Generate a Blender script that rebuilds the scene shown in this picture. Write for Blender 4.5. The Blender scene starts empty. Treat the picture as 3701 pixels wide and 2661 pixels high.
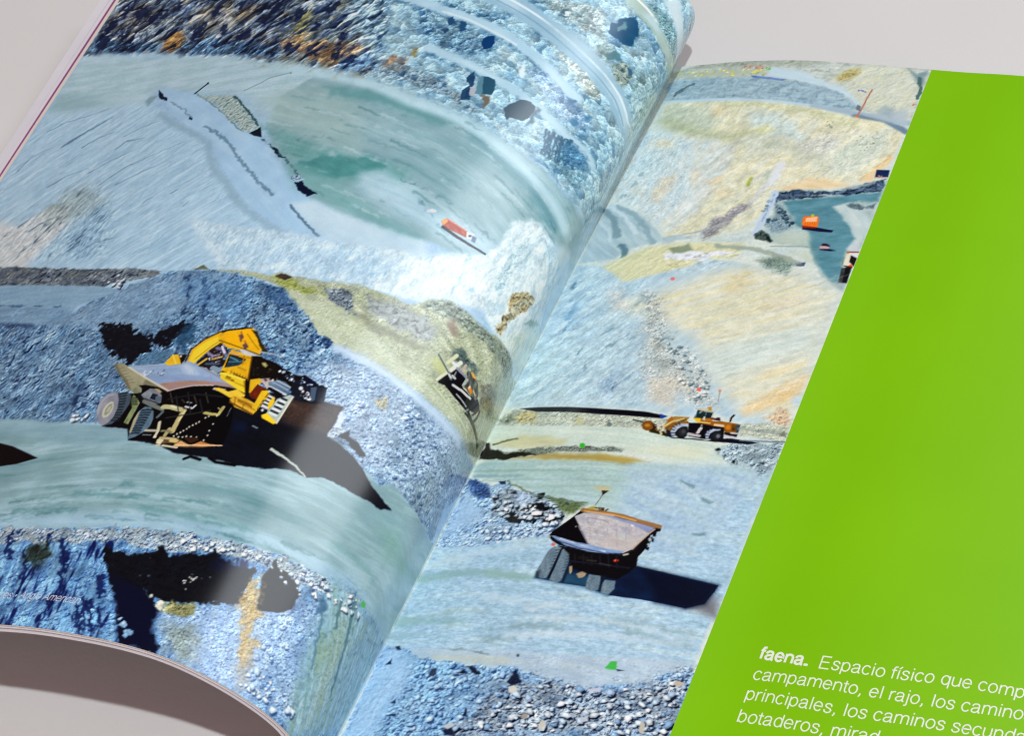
import bpy, math
import numpy as np
from mathutils import Matrix
scene = bpy.context.scene

# ------------------------------------------------------------------ camera
cam_data = bpy.data.cameras.new('camera')
cam = bpy.data.objects.new('camera', cam_data)
scene.collection.objects.link(cam)
cam.matrix_world = Matrix([[0.926068, -0.127569, 0.35514, 0.253168], [0.342984, 0.676987, -0.651191, -0.60514], [-0.157353, 0.724855, 0.67069, 0.484499], [0.0, 0.0, 0.0, 1.0]])
cam_data.sensor_fit = 'HORIZONTAL'
cam_data.sensor_width = 36.0
cam_data.lens = 94.347
cam_data.clip_start, cam_data.clip_end = 0.02, 20.0
cam_data.dof.use_dof = True
cam_data.dof.focus_distance = 0.6963
cam_data.dof.aperture_fstop = 80.0
scene.camera = cam

# ------------------------------------------------------------------ light
world = bpy.data.worlds.new('World'); scene.world = world
world.use_nodes = True
wb = world.node_tree.nodes['Background']
wnt = world.node_tree                                             # a room: warm and light behind the photographer, dim across the table
wtc = wnt.nodes.new('ShaderNodeTexCoord'); wsp = wnt.nodes.new('ShaderNodeSeparateXYZ'); wmr = wnt.nodes.new('ShaderNodeMapRange'); wcr = wnt.nodes.new('ShaderNodeValToRGB')
wnt.links.new(wtc.outputs['Generated'], wsp.inputs[0]); wnt.links.new(wsp.outputs['Y'], wmr.inputs['Value']); wnt.links.new(wmr.outputs[0], wcr.inputs[0]); wnt.links.new(wcr.outputs[0], wb.inputs['Color'])
wmr.inputs['From Min'].default_value, wmr.inputs['From Max'].default_value = -1, .75
wcr.color_ramp.elements[0].color = (1, .50, .44, 1); wcr.color_ramp.elements[1].color = (.02, .018, .02, 1)
wb.inputs['Strength'].default_value = 0.56
def area_lamp(name, target, direction, dist, sx, sy, watts, colour):
    d = bpy.data.lights.new(name, 'AREA'); d.shape = 'RECTANGLE'; d.size, d.size_y = sx, sy
    d.energy = watts; d.color = colour
    o = bpy.data.objects.new(name, d); scene.collection.objects.link(o)
    v = np.array(direction, float); v /= np.linalg.norm(v)
    o.location = np.array(target) + v * dist
    z = v; x = np.cross((0, 0, 1), z); x /= np.linalg.norm(x); y = np.cross(z, x)
    M = Matrix(((x[0], y[0], z[0]), (x[1], y[1], z[1]), (x[2], y[2], z[2]))).to_4x4()
    M.translation = o.location; o.matrix_world = M
    return o
TGT = (-.05, -.15, 0)
area_lamp('ceiling_lamp', TGT, (.37, -.44, 1.), 1.6, .035, .035, 16.5, (.97, .99, 1.0))
area_lamp('window', TGT, (.447, .48, .755), 1.5, 1.2, .62, 11.0, (.88, .94, 1.0))
scene.view_settings.view_transform = 'Standard'
scene.view_settings.look = 'None'
scene.view_settings.exposure = 0.0
scene.view_settings.gamma = 1.0
scene.view_settings.use_curve_mapping = False
scene.cycles.use_denoising = True
scene.cycles.max_bounces = 6
scene.cycles.filter_width = 1.1

# ------------------------------------------------------------------ helpers
def link(ob, parent=None):
    scene.collection.objects.link(ob)
    if parent is not None: ob.parent = parent
    return ob
def mesh_obj(name, verts, faces, mat, parent=None, smooth=True):
    me = bpy.data.meshes.new(name)
    verts = np.asarray(verts, np.float32).reshape(-1, 3); faces = np.asarray(faces, np.int32)
    me.vertices.add(len(verts)); me.vertices.foreach_set('co', verts.ravel())
    k = faces.shape[1]
    me.loops.add(faces.size); me.loops.foreach_set('vertex_index', faces.ravel())
    me.polygons.add(len(faces)); me.polygons.foreach_set('loop_start', np.arange(len(faces), dtype=np.int32) * k)
    me.polygons.foreach_set('use_smooth', np.full(len(faces), smooth))
    me.update(calc_edges=True)
    me.materials.append(mat)
    return link(bpy.data.objects.new(name, me), parent)
def material(name, colour, rough=.5, spec=.5):
    m = bpy.data.materials.new(name); m.use_nodes = True
    b = m.node_tree.nodes['Principled BSDF']
    b.inputs['Base Color'].default_value = (*colour, 1)
    b.inputs['Roughness'].default_value = rough
    b.inputs['Specular IOR Level'].default_value = spec
    return m, m.node_tree, b
def node(nt, kind, **kw):
    n = nt.nodes.new(kind)
    for k, v in kw.items(): setattr(n, k, v)
    return n
def grain(nt, b, colour, scale, amount, bump=0., bscale=None, detail=3.):
    tc = node(nt, 'ShaderNodeTexCoord')
    nz = node(nt, 'ShaderNodeTexNoise'); nz.inputs['Scale'].default_value = scale; nz.inputs['Detail'].default_value = detail
    nt.links.new(tc.outputs['Object'], nz.inputs['Vector'])
    r = node(nt, 'ShaderNodeMapRange'); r.inputs['From Min'].default_value = .3; r.inputs['From Max'].default_value = .7
    r.inputs['To Min'].default_value = 1 - amount; r.inputs['To Max'].default_value = 1 + amount
    nt.links.new(nz.outputs['Fac'], r.inputs['Value'])
    mx = node(nt, 'ShaderNodeVectorMath', operation='SCALE')
    if colour is None:
        return tc, r, mx
    mx.inputs[0].default_value = colour
    nt.links.new(r.outputs['Result'], mx.inputs['Scale']); nt.links.new(mx.outputs['Vector'], b.inputs['Base Color'])
    if bump:
        n2 = node(nt, 'ShaderNodeTexNoise'); n2.inputs['Scale'].default_value = bscale or scale * 4; n2.inputs['Detail'].default_value = 2
        nt.links.new(tc.outputs['Object'], n2.inputs['Vector'])
        bp = node(nt, 'ShaderNodeBump'); bp.inputs['Strength'].default_value = bump; bp.inputs['Distance'].default_value = .0003
        nt.links.new(n2.outputs['Fac'], bp.inputs['Height']); nt.links.new(bp.outputs['Normal'], b.inputs['Normal'])

# ------------------------------------------------------------------ shape of the open book (metres; spine along y, gutter at x = 0)
BOOK_H = 0.28076
LEFT_HEAD = [[0.0, 0.0], [0.00765, 0.02446], [-0.02084, 0.04107], [-0.05402, 0.04402], [-0.08675, 0.03911], [-0.11871, 0.03037], [-0.15079, 0.02056], [-0.18454, 0.01277]]
LEFT_FOOT = [[0.0, 0.0], [-0.00168, 0.02363], [-0.02471, 0.04104], [-0.05533, 0.0441], [-0.08694, 0.03909], [-0.11804, 0.03072], [-0.14797, 0.01995], [-0.17503, 0.00514]]
RIGHT_X = [0.0, 0.00864, 0.0216, 0.0396, 0.0612, 0.0864, 0.1152, 0.18, 0.22]
RIGHT_HEAD = [0.0, 0.00182, 0.00449, 0.00687, 0.00768, 0.00784, 0.0083, 0.00499, 0.00379]
RIGHT_FOOT = [0.0, 0.00175, 0.00402, 0.00594, 0.00615, 0.00463, 0.00689, 0.0064, 0.0052]
TABLE_Z = -0.003
def catmull(P, n=40):
    P = np.asarray(P, float); Q = np.vstack([2 * P[0] - P[1], P, 2 * P[-1] - P[-2]]); out = []
    for i in range(1, len(Q) - 2):
        a, b, c, d = Q[i - 1:i + 3]
        for t in np.arange(n) / n:
            out.append(.5 * (2 * b + (c - a) * t + (2 * a - 5 * b + 4 * c - d) * t * t + (3 * b - a - 3 * c + d) * t ** 3))
    out.append(P[-1]); return np.array(out)
def even(c, n):
    d = np.r_[0, np.cumsum(np.linalg.norm(np.diff(c, axis=0), axis=1))]; t = np.linspace(0, d[-1], n)
    return np.stack([np.interp(t, d, c[:, 0]), np.interp(t, d, c[:, 1])], 1)
LT, LB = even(catmull(LEFT_HEAD), 961), even(catmull(LEFT_FOOT), 961)
_xr = np.linspace(0, .22, 881)
RT, RB = [np.stack([_xr, np.interp(_xr, *catmull(np.stack([RIGHT_X, z], 1)).T)], 1) for z in (RIGHT_HEAD, RIGHT_FOOT)]
def page(x, y):
    """page millimetres (left page x < 0, right page x >= 0, y down from the head) to a point on the paper"""
    x, y = np.asarray(x, float), np.asarray(y, float)
    if x.size and x.min() < 0: T, B, u = LT, LB, -x / 240. * 960
    else: T, B, u = RT, RB, x / 220. * 880
    i = np.clip(u.astype(int), 0, len(T) - 2); f = (u - i)[..., None]
    a = T[i] * (1 - f) + T[i + 1] * f; b = B[i] * (1 - f) + B[i + 1] * f
    t = (y / 280.)[..., None]; q = a * (1 - t) + b * t
    return np.stack([q[..., 0], -y / 280. * BOOK_H, q[..., 1]], -1)
def page_normal(x, y):
    s = -1. if np.size(x) and np.min(x) < 0 else 1.
    e = .6
    xm, xp = (np.clip(x - e, -240, -1e-4), np.clip(x + e, -240, -1e-4)) if s < 0 else (np.clip(x - e, 0, 220), np.clip(x + e, 0, 220))
    n = np.cross(page(xp, y) - page(xm, y), page(x, y - e) - page(x, y + e))
    return n / np.linalg.norm(n, axis=-1)[..., None]

# ---- print shop: numpy painter working in page millimetres (x from the gutter, y from the head) ----
PX = 4.0                                    # samples per millimetre of print
X0, X1, Y0, Y1 = -240.0, 80.0, 0.0, 280.0
GX = np.arange(X0, X1 + 1e-6, 1 / PX, dtype=np.float32)
GY = np.arange(Y0, Y1 + 1e-6, 1 / PX, dtype=np.float32)
INK = np.zeros((len(GY), len(GX), 3), np.float32)
PID = np.zeros((len(GY), len(GX)), np.int16)
_r = np.random.RandomState(7)
_perm = _r.permutation(4096).astype(np.int64)
_g = _r.rand(4096).astype(np.float32) * 6.2831853
_gx, _gy = np.cos(_g), np.sin(_g)
_u1, _u2, _u3 = _r.rand(3, 4096).astype(np.float32)
def _h(i, j, s):
    return _perm[(_perm[(i + s * 131) & 4095] + j) & 4095]
def noise(u, v, s=0):
    iu, iv = np.floor(u).astype(np.int64), np.floor(v).astype(np.int64)
    fu, fv = (u - iu).astype(np.float32), (v - iv).astype(np.float32)
    su, sv = fu * fu * (3 - 2 * fu), fv * fv * (3 - 2 * fv)
    def d(a, b):
        k = _h(iu + a, iv + b, s)
        return _gx[k] * (fu - a) + _gy[k] * (fv - b)
    a = d(0, 0); a += su * (d(1, 0) - a)
    b = d(0, 1); b += su * (d(1, 1) - b)
    return (a + sv * (b - a)) * 1.6
def fbm(u, v, o=4, s=0, g=.55):
    t = 0; a = 1.; n = 0
    for k in range(o):
        t = t + a * noise(u * 2 ** k + 17.3 * k, v * 2 ** k - 9.1 * k, s + k); n += a * a; a *= g
    return t / n ** .5
def cells(u, v, s=0):
    iu, iv = np.floor(u).astype(np.int64), np.floor(v).astype(np.int64)
    f1 = np.full(u.shape, 9., np.float32); f2 = f1.copy(); du = f1 * 0; dv = f1 * 0; rid = f1 * 0
    for a in (-1, 0, 1):
        for b in (-1, 0, 1):
            k = _h(iu + a, iv + b, s)
            x = (u - (iu + a) - .1 - .8 * _u1[k]).astype(np.float32); y = (v - (iv + b) - .1 - .8 * _u2[k]).astype(np.float32)
            d = x * x + y * y; m = d < f1
            f2 = np.where(m, f1, np.minimum(f2, d)); f1 = np.where(m, d, f1)
            du = np.where(m, x, du); dv = np.where(m, y, dv); rid = np.where(m, _u3[k], rid)
    return np.sqrt(f1), np.sqrt(f2), du, dv, rid
def sdf(X, Y, p):
    d = np.full(X.shape, 1e9, np.float32); ins = np.zeros(X.shape, bool)
    q = np.roll(p, -1, 0)
    for (ax, ay), (bx, by) in zip(p, q):
        ex, ey = bx - ax, by - ay
        wx, wy = X - ax, Y - ay
        t = np.clip((wx * ex + wy * ey) / (ex * ex + ey * ey + 1e-9), 0, 1)
        np.minimum(d, (wx - ex * t) ** 2 + (wy - ey * t) ** 2, out=d)
        c = ((ay > Y) != (by > Y))
        if ey != 0:
            ins ^= c & (wx < ex * wy / ey)
    d = np.sqrt(d)
    return np.where(ins, -d, d)
def ldist(X, Y, p):
    d = np.full(X.shape, 1e9, np.float32); L = np.zeros(X.shape, np.float32); sd = L.copy(); acc = 0.
    for (ax, ay), (bx, by) in zip(p[:-1], p[1:]):
        ex, ey = bx - ax, by - ay; n = (ex * ex + ey * ey) ** .5 + 1e-9
        wx, wy = X - ax, Y - ay
        t = np.clip((wx * ex + wy * ey) / (n * n), 0, 1)
        e = (wx - ex * t) ** 2 + (wy - ey * t) ** 2; m = e < d
        d = np.where(m, e, d); L = np.where(m, acc + t * n, L); sd = np.where(m, np.sign(ex * wy - ey * wx), sd); acc += n
    d = np.sqrt(d)
    return d, L, d * sd, acc
def box(p, m):
    i0, i1 = [int(np.clip(round((v - Y0) * PX), 0, len(GY))) for v in (p[:, 1].min() - m, p[:, 1].max() + m)]
    j0, j1 = [int(np.clip(round((v - X0) * PX), 0, len(GX))) for v in (p[:, 0].min() - m, p[:, 0].max() + m)]
    return slice(i0, i1), slice(j0, j1)
def smooth(d, w):
    t = np.clip(.5 - d / (2 * w), 0, 1); return t * t * (3 - 2 * t)
def ramp(t, cols):
    cols = np.asarray(sorted(cols, key=lambda c: c[0] * .3 + c[1] * .6 + c[2] * .1), np.float32)
    if len(cols) == 1: return np.broadcast_to(cols[0], t.shape + (3,))
    u = np.clip(t, 0, .9999) * (len(cols) - 1); i = u.astype(int); f = (u - i)[..., None]
    return cols[i] * (1 - f) + cols[np.minimum(i + 1, len(cols) - 1)] * f
def hexc(c):
    return [[int(w[i:i + 2], 16) for i in (0, 2, 4)] for w in c.split()]
LX, LY = -.75, -.66                          # where the sun of the printed photograph stands
_seed = [0]
def texture(c, X, Y, kind, a):
    _seed[0] += 7; s = _seed[0]
    sc, amp = a[0], a[1]; ang = a[2] if len(a) > 2 else 0; st = a[3] if len(a) > 3 else 1.
    ca, sa = np.cos(np.radians(ang)), np.sin(np.radians(ang))
    u, v = (X * ca + Y * sa) / (sc * st), (-X * sa + Y * ca) / sc
    if kind == 'mul':                        # streaked or clouded brightness
        return c * (1 + amp * fbm(u, v, 4, s))[..., None]
    lu, lv = LX * ca + LY * sa, -LX * sa + LY * ca
    if kind == 'rel':                        # broken rock lit from one side
        w = fbm(u * st * .45, v * .45, 3, s + 3) * .75; w2 = fbm(u * st * .45 + 31, v * .45, 3, s + 5) * .75
        p, q = u + w, v + w2
        d = 0; g = 1.
        for k in range(5):
            f = 2. ** k; e = .17
            d = d + g * (noise(p * f + lu * e + k * 7.7, q * f + lv * e, s + k) - noise(p * f - lu * e + k * 7.7, q * f - lv * e, s + k))
            g *= .68
        d = d * 1.05 + .12 * fbm(u * .5, v * .5, 3, s + 21)
        lit = np.clip(d, 0, 1.2)[..., None]; sh = np.clip(-d - .06, 0, 1.3)[..., None]
        c = c * (1 + amp * .36 * lit)
        dk = np.array(a[4], np.float32) if len(a) > 4 else np.array((30, 45, 75), np.float32)
        k = np.clip(sh * amp * 1.5, 0, 1)
        return c * (1 - k) + dk * k
    if kind == 'fac':                        # angular blocks, each face with its own light
        dk = np.array(a[4], np.float32) if len(a) > 4 else np.array((30, 45, 80), np.float32)
        for sc2, wt in ((1., 1.), (.45, .6)):
            wu = u + .35 * fbm(u * .9, v * .9, 3, s + 1); wv = v + .35 * fbm(u * .9 + 20, v * .9, 3, s + 2)
            f1, f2, du, dv, rid = cells(wu / sc2, wv / sc2, s + int(sc2 * 20))
            r2 = rid * 61 % 1; cl = fbm(u * .2, v * .2, 3, s + 7)
            c = c * (1 + amp * wt * ((r2 - .5) * .5 + .45 * np.clip(du * lu + dv * lv, -.6, .6)))[..., None]
            k = np.clip((.27 + .3 * cl - rid) * 6, 0, 1) * np.clip((f2 - f1) * 6 + .2, 0, 1) * np.clip(.75 - (du * lu + dv * lv) * 1.4, 0, 1)
            k = np.clip(k * amp * wt, 0, .93)[..., None]
            c = c * (1 - k) + dk * k
        return c
    if kind == 'fle':                        # sparse flecks and mottling: (size, amount, angle, stretch, dark colour, share)
        dk = np.array(a[4], np.float32) if len(a) > 4 else np.array((70, 90, 115), np.float32)
        big = fbm(u * .16, v * .3, 3, s + 1)
        n = noise(u, v, s) * .7 + noise(u * 2.1, v * 2.1, s + 2) * .5 + .45 * big
        cut = a[5] if len(a) > 5 else .35
        k = np.clip((n - cut) * 2.2, 0, 1) * np.clip(.6 + big, 0, 1)
        c = c * (1 + amp * .22 * fbm(u * .9, v * .9, 4, s + 5, .75))[..., None]
        n2 = np.clip((-n - cut - .05) * 1.6, 0, .5)[..., None]
        c = c * (1 + .3 * amp * n2)
        k = np.clip(k * amp, 0, .95)[..., None]
        return c * (1 - k) + dk * k
    if kind == 'rub':                        # loose stones: (size, amount, angle, stretch, gap colour, share of stones)
        dens = a[5] if len(a) > 5 else 1.
        dk = np.array(a[4], np.float32) if len(a) > 4 else np.array((35, 50, 85), np.float32)
        cl = fbm(u * .14, v * .14, 4, s + 4); c2 = fbm(u * .35 + 9, v * .35, 3, s + 6)
        c = c * (1 + amp * .16 * cl + amp * .12 * c2 + amp * .10 * noise(u * 2.3, v * 2.3, s + 8))[..., None]
        for sc2, share, pw in ((.55, .85, .75), (1., .55, .95), (1.65, .16, 1.15)):
            wu = u + .30 * noise(u * 1.3 / sc2, v * 1.3 / sc2, s + 1); wv = v + .30 * noise(u * 1.3 / sc2 + 5, v * 1.3 / sc2, s + 2)
            f1, f2, du, dv, rid = cells(wu / sc2, wv / sc2, s + int(sc2 * 10))
            r2 = rid * 97 % 1
            on = (rid < share * dens + .30 * cl + .12 * c2).astype(np.float32)
            rad = .30 + .25 * r2
            inside = np.clip((rad - f1) * 6 + .5, 0, 1) * np.clip((f2 - f1) * 5, 0, 1) * on
            side = (du * lu + dv * lv) / np.maximum(f1, .05)
            fall = np.clip(1.25 - np.abs(f1 - rad) * 4.2, 0, 1) * (f1 > rad * .75)
            shd = np.clip(-side * 1.5 - .1, 0, 1) * fall * on * (1 - inside)
            g = np.clip(amp * pw * shd, 0, .96)[..., None]
            c = c * (1 - g) + dk * g
            face = np.clip((du * lu + dv * lv) / rad * .75 + .12, -1, 1) + (r2 - .5) * .5
            k = (amp * pw * inside)[..., None]
            up = np.clip(face, 0, 1)[..., None]; dn = np.clip(-face, 0, 1)[..., None]
            st = c * (1 + .36 * up); st = st * (1 - .72 * dn) + dk * .72 * dn
            c = c * (1 - np.clip(k, 0, 1)) + st * np.clip(k, 0, 1)
        return c
    raise ValueError(kind)
def put(sl, m, c):
    INK[sl] += m[..., None] * (c - INK[sl])
def fill(p, cols, soft=.2, rag=0, rs=3., a=1., mix=None, tex=(), pid=0, gain=1.):
    p = np.asarray(p, np.float32).reshape(-1, 2)
    sl = box(p, soft + rag * 1.6 + .5)
    X, Y = np.meshgrid(GX[sl[1]], GY[sl[0]])
    if X.size == 0: return
    _seed[0] += 11; s = _seed[0]
    wx, wy = X, Y
    if rag:
        wx = X + rag * fbm(X / rs, Y / rs, 3, s); wy = Y + rag * fbm(X / rs + 40, Y / rs, 3, s + 1)
    m = smooth(sdf(wx, wy, p), max(soft, .13)) * a
    cols = hexc(cols) if isinstance(cols, str) else cols
    if len(cols) > 1 and mix:
        ang, ln, wd = mix; ca, sa = np.cos(np.radians(ang)), np.sin(np.radians(ang))
        t = .5 + .42 * gain * fbm((X * ca + Y * sa) / ln, (-X * sa + Y * ca) / wd, 5, s + 2, .6)
    else:
        t = np.zeros(X.shape, np.float32)
    c = ramp(t, cols).astype(np.float32)
    for k in tex: c = texture(c, X, Y, k[0], k[1:])
    put(sl, m, c)
    if pid: PID[sl][m > .5] = pid
def line(p, w, col, soft=.15, rag=0, rs=2., a=1., tip=0, pid=0, brk=0):
    p = np.asarray(p, np.float32).reshape(-1, 2)
    sl = box(p, w + soft + rag * 1.6 + .5)
    X, Y = np.meshgrid(GX[sl[1]], GY[sl[0]])
    if X.size == 0: return
    _seed[0] += 5; s = _seed[0]
    wx, wy = X, Y
    if rag:
        wx = X + rag * fbm(X / rs, Y / rs, 3, s); wy = Y + rag * fbm(X / rs + 40, Y / rs, 3, s + 1)
    d, L, _, tot = ldist(wx, wy, p)
    ww = w / 2
    if tip: ww = ww * np.clip(1 - tip * L / tot, .05, 1)
    m = smooth(d - ww, max(soft, .13)) * a
    if brk: m = m * np.clip(.5 + 1.5 * noise(X / brk, Y / brk, s + 3), 0, 1)
    put(sl, m, np.array(hexc(col)[0], np.float32))
    if pid: PID[sl][m > .5] = pid
def flow(p, q, cols, ln, wd, soft=.5, rag=0, a=1., gain=1.):      # streaks running along the line q inside the outline p
    p = np.asarray(p, np.float32).reshape(-1, 2); q = np.asarray(q, np.float32).reshape(-1, 2)
    sl = box(p, soft + rag * 1.6 + .5)
    X, Y = np.meshgrid(GX[sl[1]], GY[sl[0]])
    _seed[0] += 11; s = _seed[0]
    wx, wy = X, Y
    if rag:
        wx = X + rag * fbm(X / 4, Y / 4, 3, s); wy = Y + rag * fbm(X / 4 + 40, Y / 4, 3, s + 1)
    m = smooth(sdf(wx, wy, p), max(soft, .13)) * a
    d, L, sd, tot = ldist(X, Y, q)
    t = .5 + .40 * gain * (fbm(L / (ln * 1.6), sd / (wd * 1.9), 3, s + 2, .55) + .42 * fbm(L / (ln * .5), sd / (wd * .5), 4, s + 9, .7) + .4 * fbm(X / 16, Y / 10, 3, s + 12))
    put(sl, m, ramp(t, hexc(cols)).astype(np.float32))
def dots(p, n, r0, r1, cols, seed=1, asp=1.4, ang=20, shade=None):  # single loose stones
    p = np.asarray(p, np.float32).reshape(-1, 2); rs = np.random.RandomState(seed); cols = hexc(cols)
    lo, hi = p.min(0), p.max(0); k = 0; t = 0
    while k < n and t < n * 20:
        t += 1
        c = lo + (hi - lo) * rs.rand(2)
        if sdf(np.array([[c[0]]]), np.array([[c[1]]]), p)[0, 0] > 0: continue
        k += 1
        r = r0 + (r1 - r0) * rs.rand() ** 2
        th = np.radians(ang + rs.randn() * 40); e = r * (1 + (asp - 1) * rs.rand())
        m = 5 + k % 3; f = (np.arange(m) + rs.rand(m) * .6) / m * 6.283; rr = 1 + .30 * rs.randn(m).clip(-1, 1)
        q = np.stack([c[0] + rr * (e * np.cos(f) * np.cos(th) - r * np.sin(f) * np.sin(th)), c[1] + rr * (e * np.cos(f) * np.sin(th) + r * np.sin(f) * np.cos(th))], 1)
        if shade: fill(q - np.array([LX, LY]) * r * .9, shade, .15)
        col = cols[rs.randint(len(cols))]
        fill(q, [col], .15)
        if r > .35: fill(q * .6 + .4 * (c + np.array([LX, LY]) * r * .5), [[min(255, v * 1.2 + 10) for v in col]], .2)
def over(p, tex, soft=.6, rag=0, a=1.):                             # more texture over whatever is printed there
    p = np.asarray(p, np.float32).reshape(-1, 2)
    sl = box(p, soft + rag * 1.6 + .5)
    X, Y = np.meshgrid(GX[sl[1]], GY[sl[0]])
    _seed[0] += 13; s = _seed[0]
    wx, wy = X, Y
    if rag:
        wx = X + rag * fbm(X / 4, Y / 4, 3, s); wy = Y + rag * fbm(X / 4 + 40, Y / 4, 3, s + 1)
    m = smooth(sdf(wx, wy, p), soft) * a * (PID[sl] == 0)
    c = INK[sl].copy()
    for k in tex: c = texture(c, X, Y, k[0], k[1:])
    put(sl, m, c)
def streaks(p, q, n, l0, l1, w0, w1, cols, seed, a0=.3, a1=.65):      # n loose strokes inside the outline p, following the line q
    p = np.asarray(p, np.float32).reshape(-1, 2); q = np.asarray(q, np.float32).reshape(-1, 2)
    rs = np.random.RandomState(seed); lo, hi = p.min(0), p.max(0); d = np.diff(q, axis=0); mid = (q[1:] + q[:-1]) / 2; cols = cols.split()
    k = t = 0
    while k < n and t < n * 30:
        t += 1
        c = lo + (hi - lo) * rs.rand(2)
        if sdf(np.array([[c[0]]]), np.array([[c[1]]]), p)[0, 0] > -.5: continue
        k += 1; L = l0 + (l1 - l0) * rs.rand(); pts = [c]
        for _ in range(4):
            w = 1 / (((mid - pts[-1]) ** 2).sum(1) + 4); v = (d / np.linalg.norm(d, axis=1)[:, None] * w[:, None]).sum(0); v /= np.linalg.norm(v)
            v = v + rs.randn(2) * .05; pts.append(pts[-1] + v * L / 4)
        line(np.array(pts), w0 + (w1 - w0) * rs.rand(), cols[rs.randint(len(cols))], soft=.5, rag=.5, a=a0 + (a1 - a0) * rs.rand(), tip=.6, brk=3 if k % 2 else 0)

# ---- the printed photograph, drawn region by region ----
fill([-241.0,-1.0,1.0,-1.0,1.0,281.0,-241.0,281.0], '9dbbdc b0cde6 94b2d4', soft=0.2, mix=(20.0, 30, 6), tex=(('mul', 1.2, 0.06),))
fill([-223.1,152.1,-239.3,97.5,-240.0,58.7,-217.7,63.0,-196.2,65.2,-182.4,78.4,-167.5,88.3,-154.5,94.5,-147.0,104.4,-139.9,111.7,-131.1,120.2,-116.3,131.9,-105.0,137.8,-95.6,144.1,-89.0,152.1,-84.2,163.8], '9fbfdb b2cee8 98b9d8 bcd4e8 a8c6e0', soft=2, mix=(-41.4, 14, 1.3), tex=(('rel', 5, 0.14, -41.4, 1.7, (110, 140, 175)),))
fill([-226.2,117.3,-215.2,121.0,-205.0,114.6,-194.5,115.3,-191.7,125.8,-196.9,139.9,-196.1,150.9,-220.3,146.0,-234.6,136.2], 'c2ccd0 d8d9d4 b2c3cf e0dcd4', soft=3, a=0.8, mix=(-52.6, 14, 1.2))
fill([-206.8,114.9,-203.4,107.8,-194.2,107.5,-182.9,114.9,-182.7,121.2,-189.4,124.1,-200.9,123.9,-205.6,120.9], '8f9f98 a7b6b0 7a8f8a 9fb2bc', soft=4, rag=4, a=0.65, mix=(-70.1, 6, 1.5))
fill([-185.4,135.3,-186.6,127.5,-181.8,120.7,-174.4,124.2,-172.3,133.5,-170.7,144.0,-180.0,142.4], '90aecb a4bfd6 7fa0c0', soft=2.5, a=0.7, mix=(-84.5, 6, 1), tex=(('rel', 1.2, 0.7, -84.5, 2, (60, 85, 125)),))
line([-220.0,83.8,-216.4,80.8,-210.8,76.6,-205.8,72.7], 1.3, '56708a', soft=0.3, rag=0.4, a=0.75, tip=0.7)
line([-210.1,86.6,-206.6,83.6,-200.0,81.2], 0.6, '56708a', soft=0.3, rag=0.4, a=0.75, tip=0.7)
line([-193.3,90.9,-190.6,87.8,-183.9,87.8], 0.9, '56708a', soft=0.3, rag=0.4, a=0.75, tip=0.7)
line([-189.5,108.5,-183.1,101.9,-171.9,97.0,-163.2,93.6], 0.5, '56708a', soft=0.3, rag=0.4, a=0.75, tip=0.7)
line([-181.5,109.8,-173.2,105.4,-165.2,101.9], 0.5, '56708a', soft=0.3, rag=0.4, a=0.75, tip=0.7)
line([-234.7,92.7,-232.2,86.6,-225.0,83.5], 0.5, '56708a', soft=0.3, rag=0.4, a=0.75, tip=0.7)
line([-214.6,121.8,-211.7,118.9], 1.2, '56708a', soft=0.3, rag=0.4, a=0.75, tip=0.7)
line([-208.2,125.3,-204.6,122.5,-200.5,120.5], 1.1, '56708a', soft=0.3, rag=0.4, a=0.75, tip=0.7)
line([-182.2,134.1,-179.6,130.2], 0.7, '56708a', soft=0.3, rag=0.4, a=0.75, tip=0.7)
line([-184.7,135.4,-181.0,132.0], 0.8, '56708a', soft=0.3, rag=0.4, a=0.75, tip=0.7)
line([-213.9,104.2,-208.2,100.2,-200.0,98.3], 0.5, '56708a', soft=0.3, rag=0.4, a=0.75, tip=0.7)
line([-177.0,140.2,-172.7,136.8,-163.4,135.6], 0.4, '56708a', soft=0.3, rag=0.4, a=0.75, tip=0.7)
line([-232.7,74.6,-226.4,71.3,-217.6,69.9,-209.5,67.8], 0.5, '56708a', soft=0.3, rag=0.4, a=0.75, tip=0.7)
line([-163.6,121.2,-161.3,118.8], 0.5, '56708a', soft=0.3, rag=0.4, a=0.75, tip=0.7)
line([-154.0,118.7,-152.6,116.8], 0.5, '56708a', soft=0.3, rag=0.4, a=0.75, tip=0.7)
line([-145.7,125.4,-144.4,123.5], 0.5, '56708a', soft=0.3, rag=0.4, a=0.75, tip=0.7)
line([-193.7,84.8,-187.6,81.7,-181.3,80.2], 0.4, '56708a', soft=0.3, rag=0.4, a=0.75, tip=0.7)
line([-198.4,100.8,-191.9,96.4,-183.3,93.1], 0.5, '56708a', soft=0.3, rag=0.4, a=0.75, tip=0.7)
over([-223.1,152.1,-239.3,97.5,-240.0,58.7,-217.7,63.0,-196.2,65.2,-182.4,78.4,-167.5,88.3,-154.5,94.5,-147.0,104.4,-139.9,111.7,-131.1,120.2,-116.3,131.9,-105.0,137.8,-95.6,144.1,-89.0,152.1,-84.2,163.8], (('fle', 1.4, 0.2, -41.4, 4, (100, 130, 158), 0.5), ('fle', 0.4, 0.22, -41.4, 1.6, (90, 118, 150), 0.45)), soft=1)
over([-207.3,116.3,-203.9,106.9,-194.7,106.7,-180.4,114.6,-171.5,124.7,-163.8,145.0,-189.2,141.4,-212.7,136.8,-221.7,123.8,-216.3,119.4], (('fle', 1.6, 0.7, -70.1, 2.2, (62, 84, 110), 0.32), ('fle', 0.6, 0.5, -70.1, 1.4, (60, 80, 110), 0.35)), soft=4)
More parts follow.
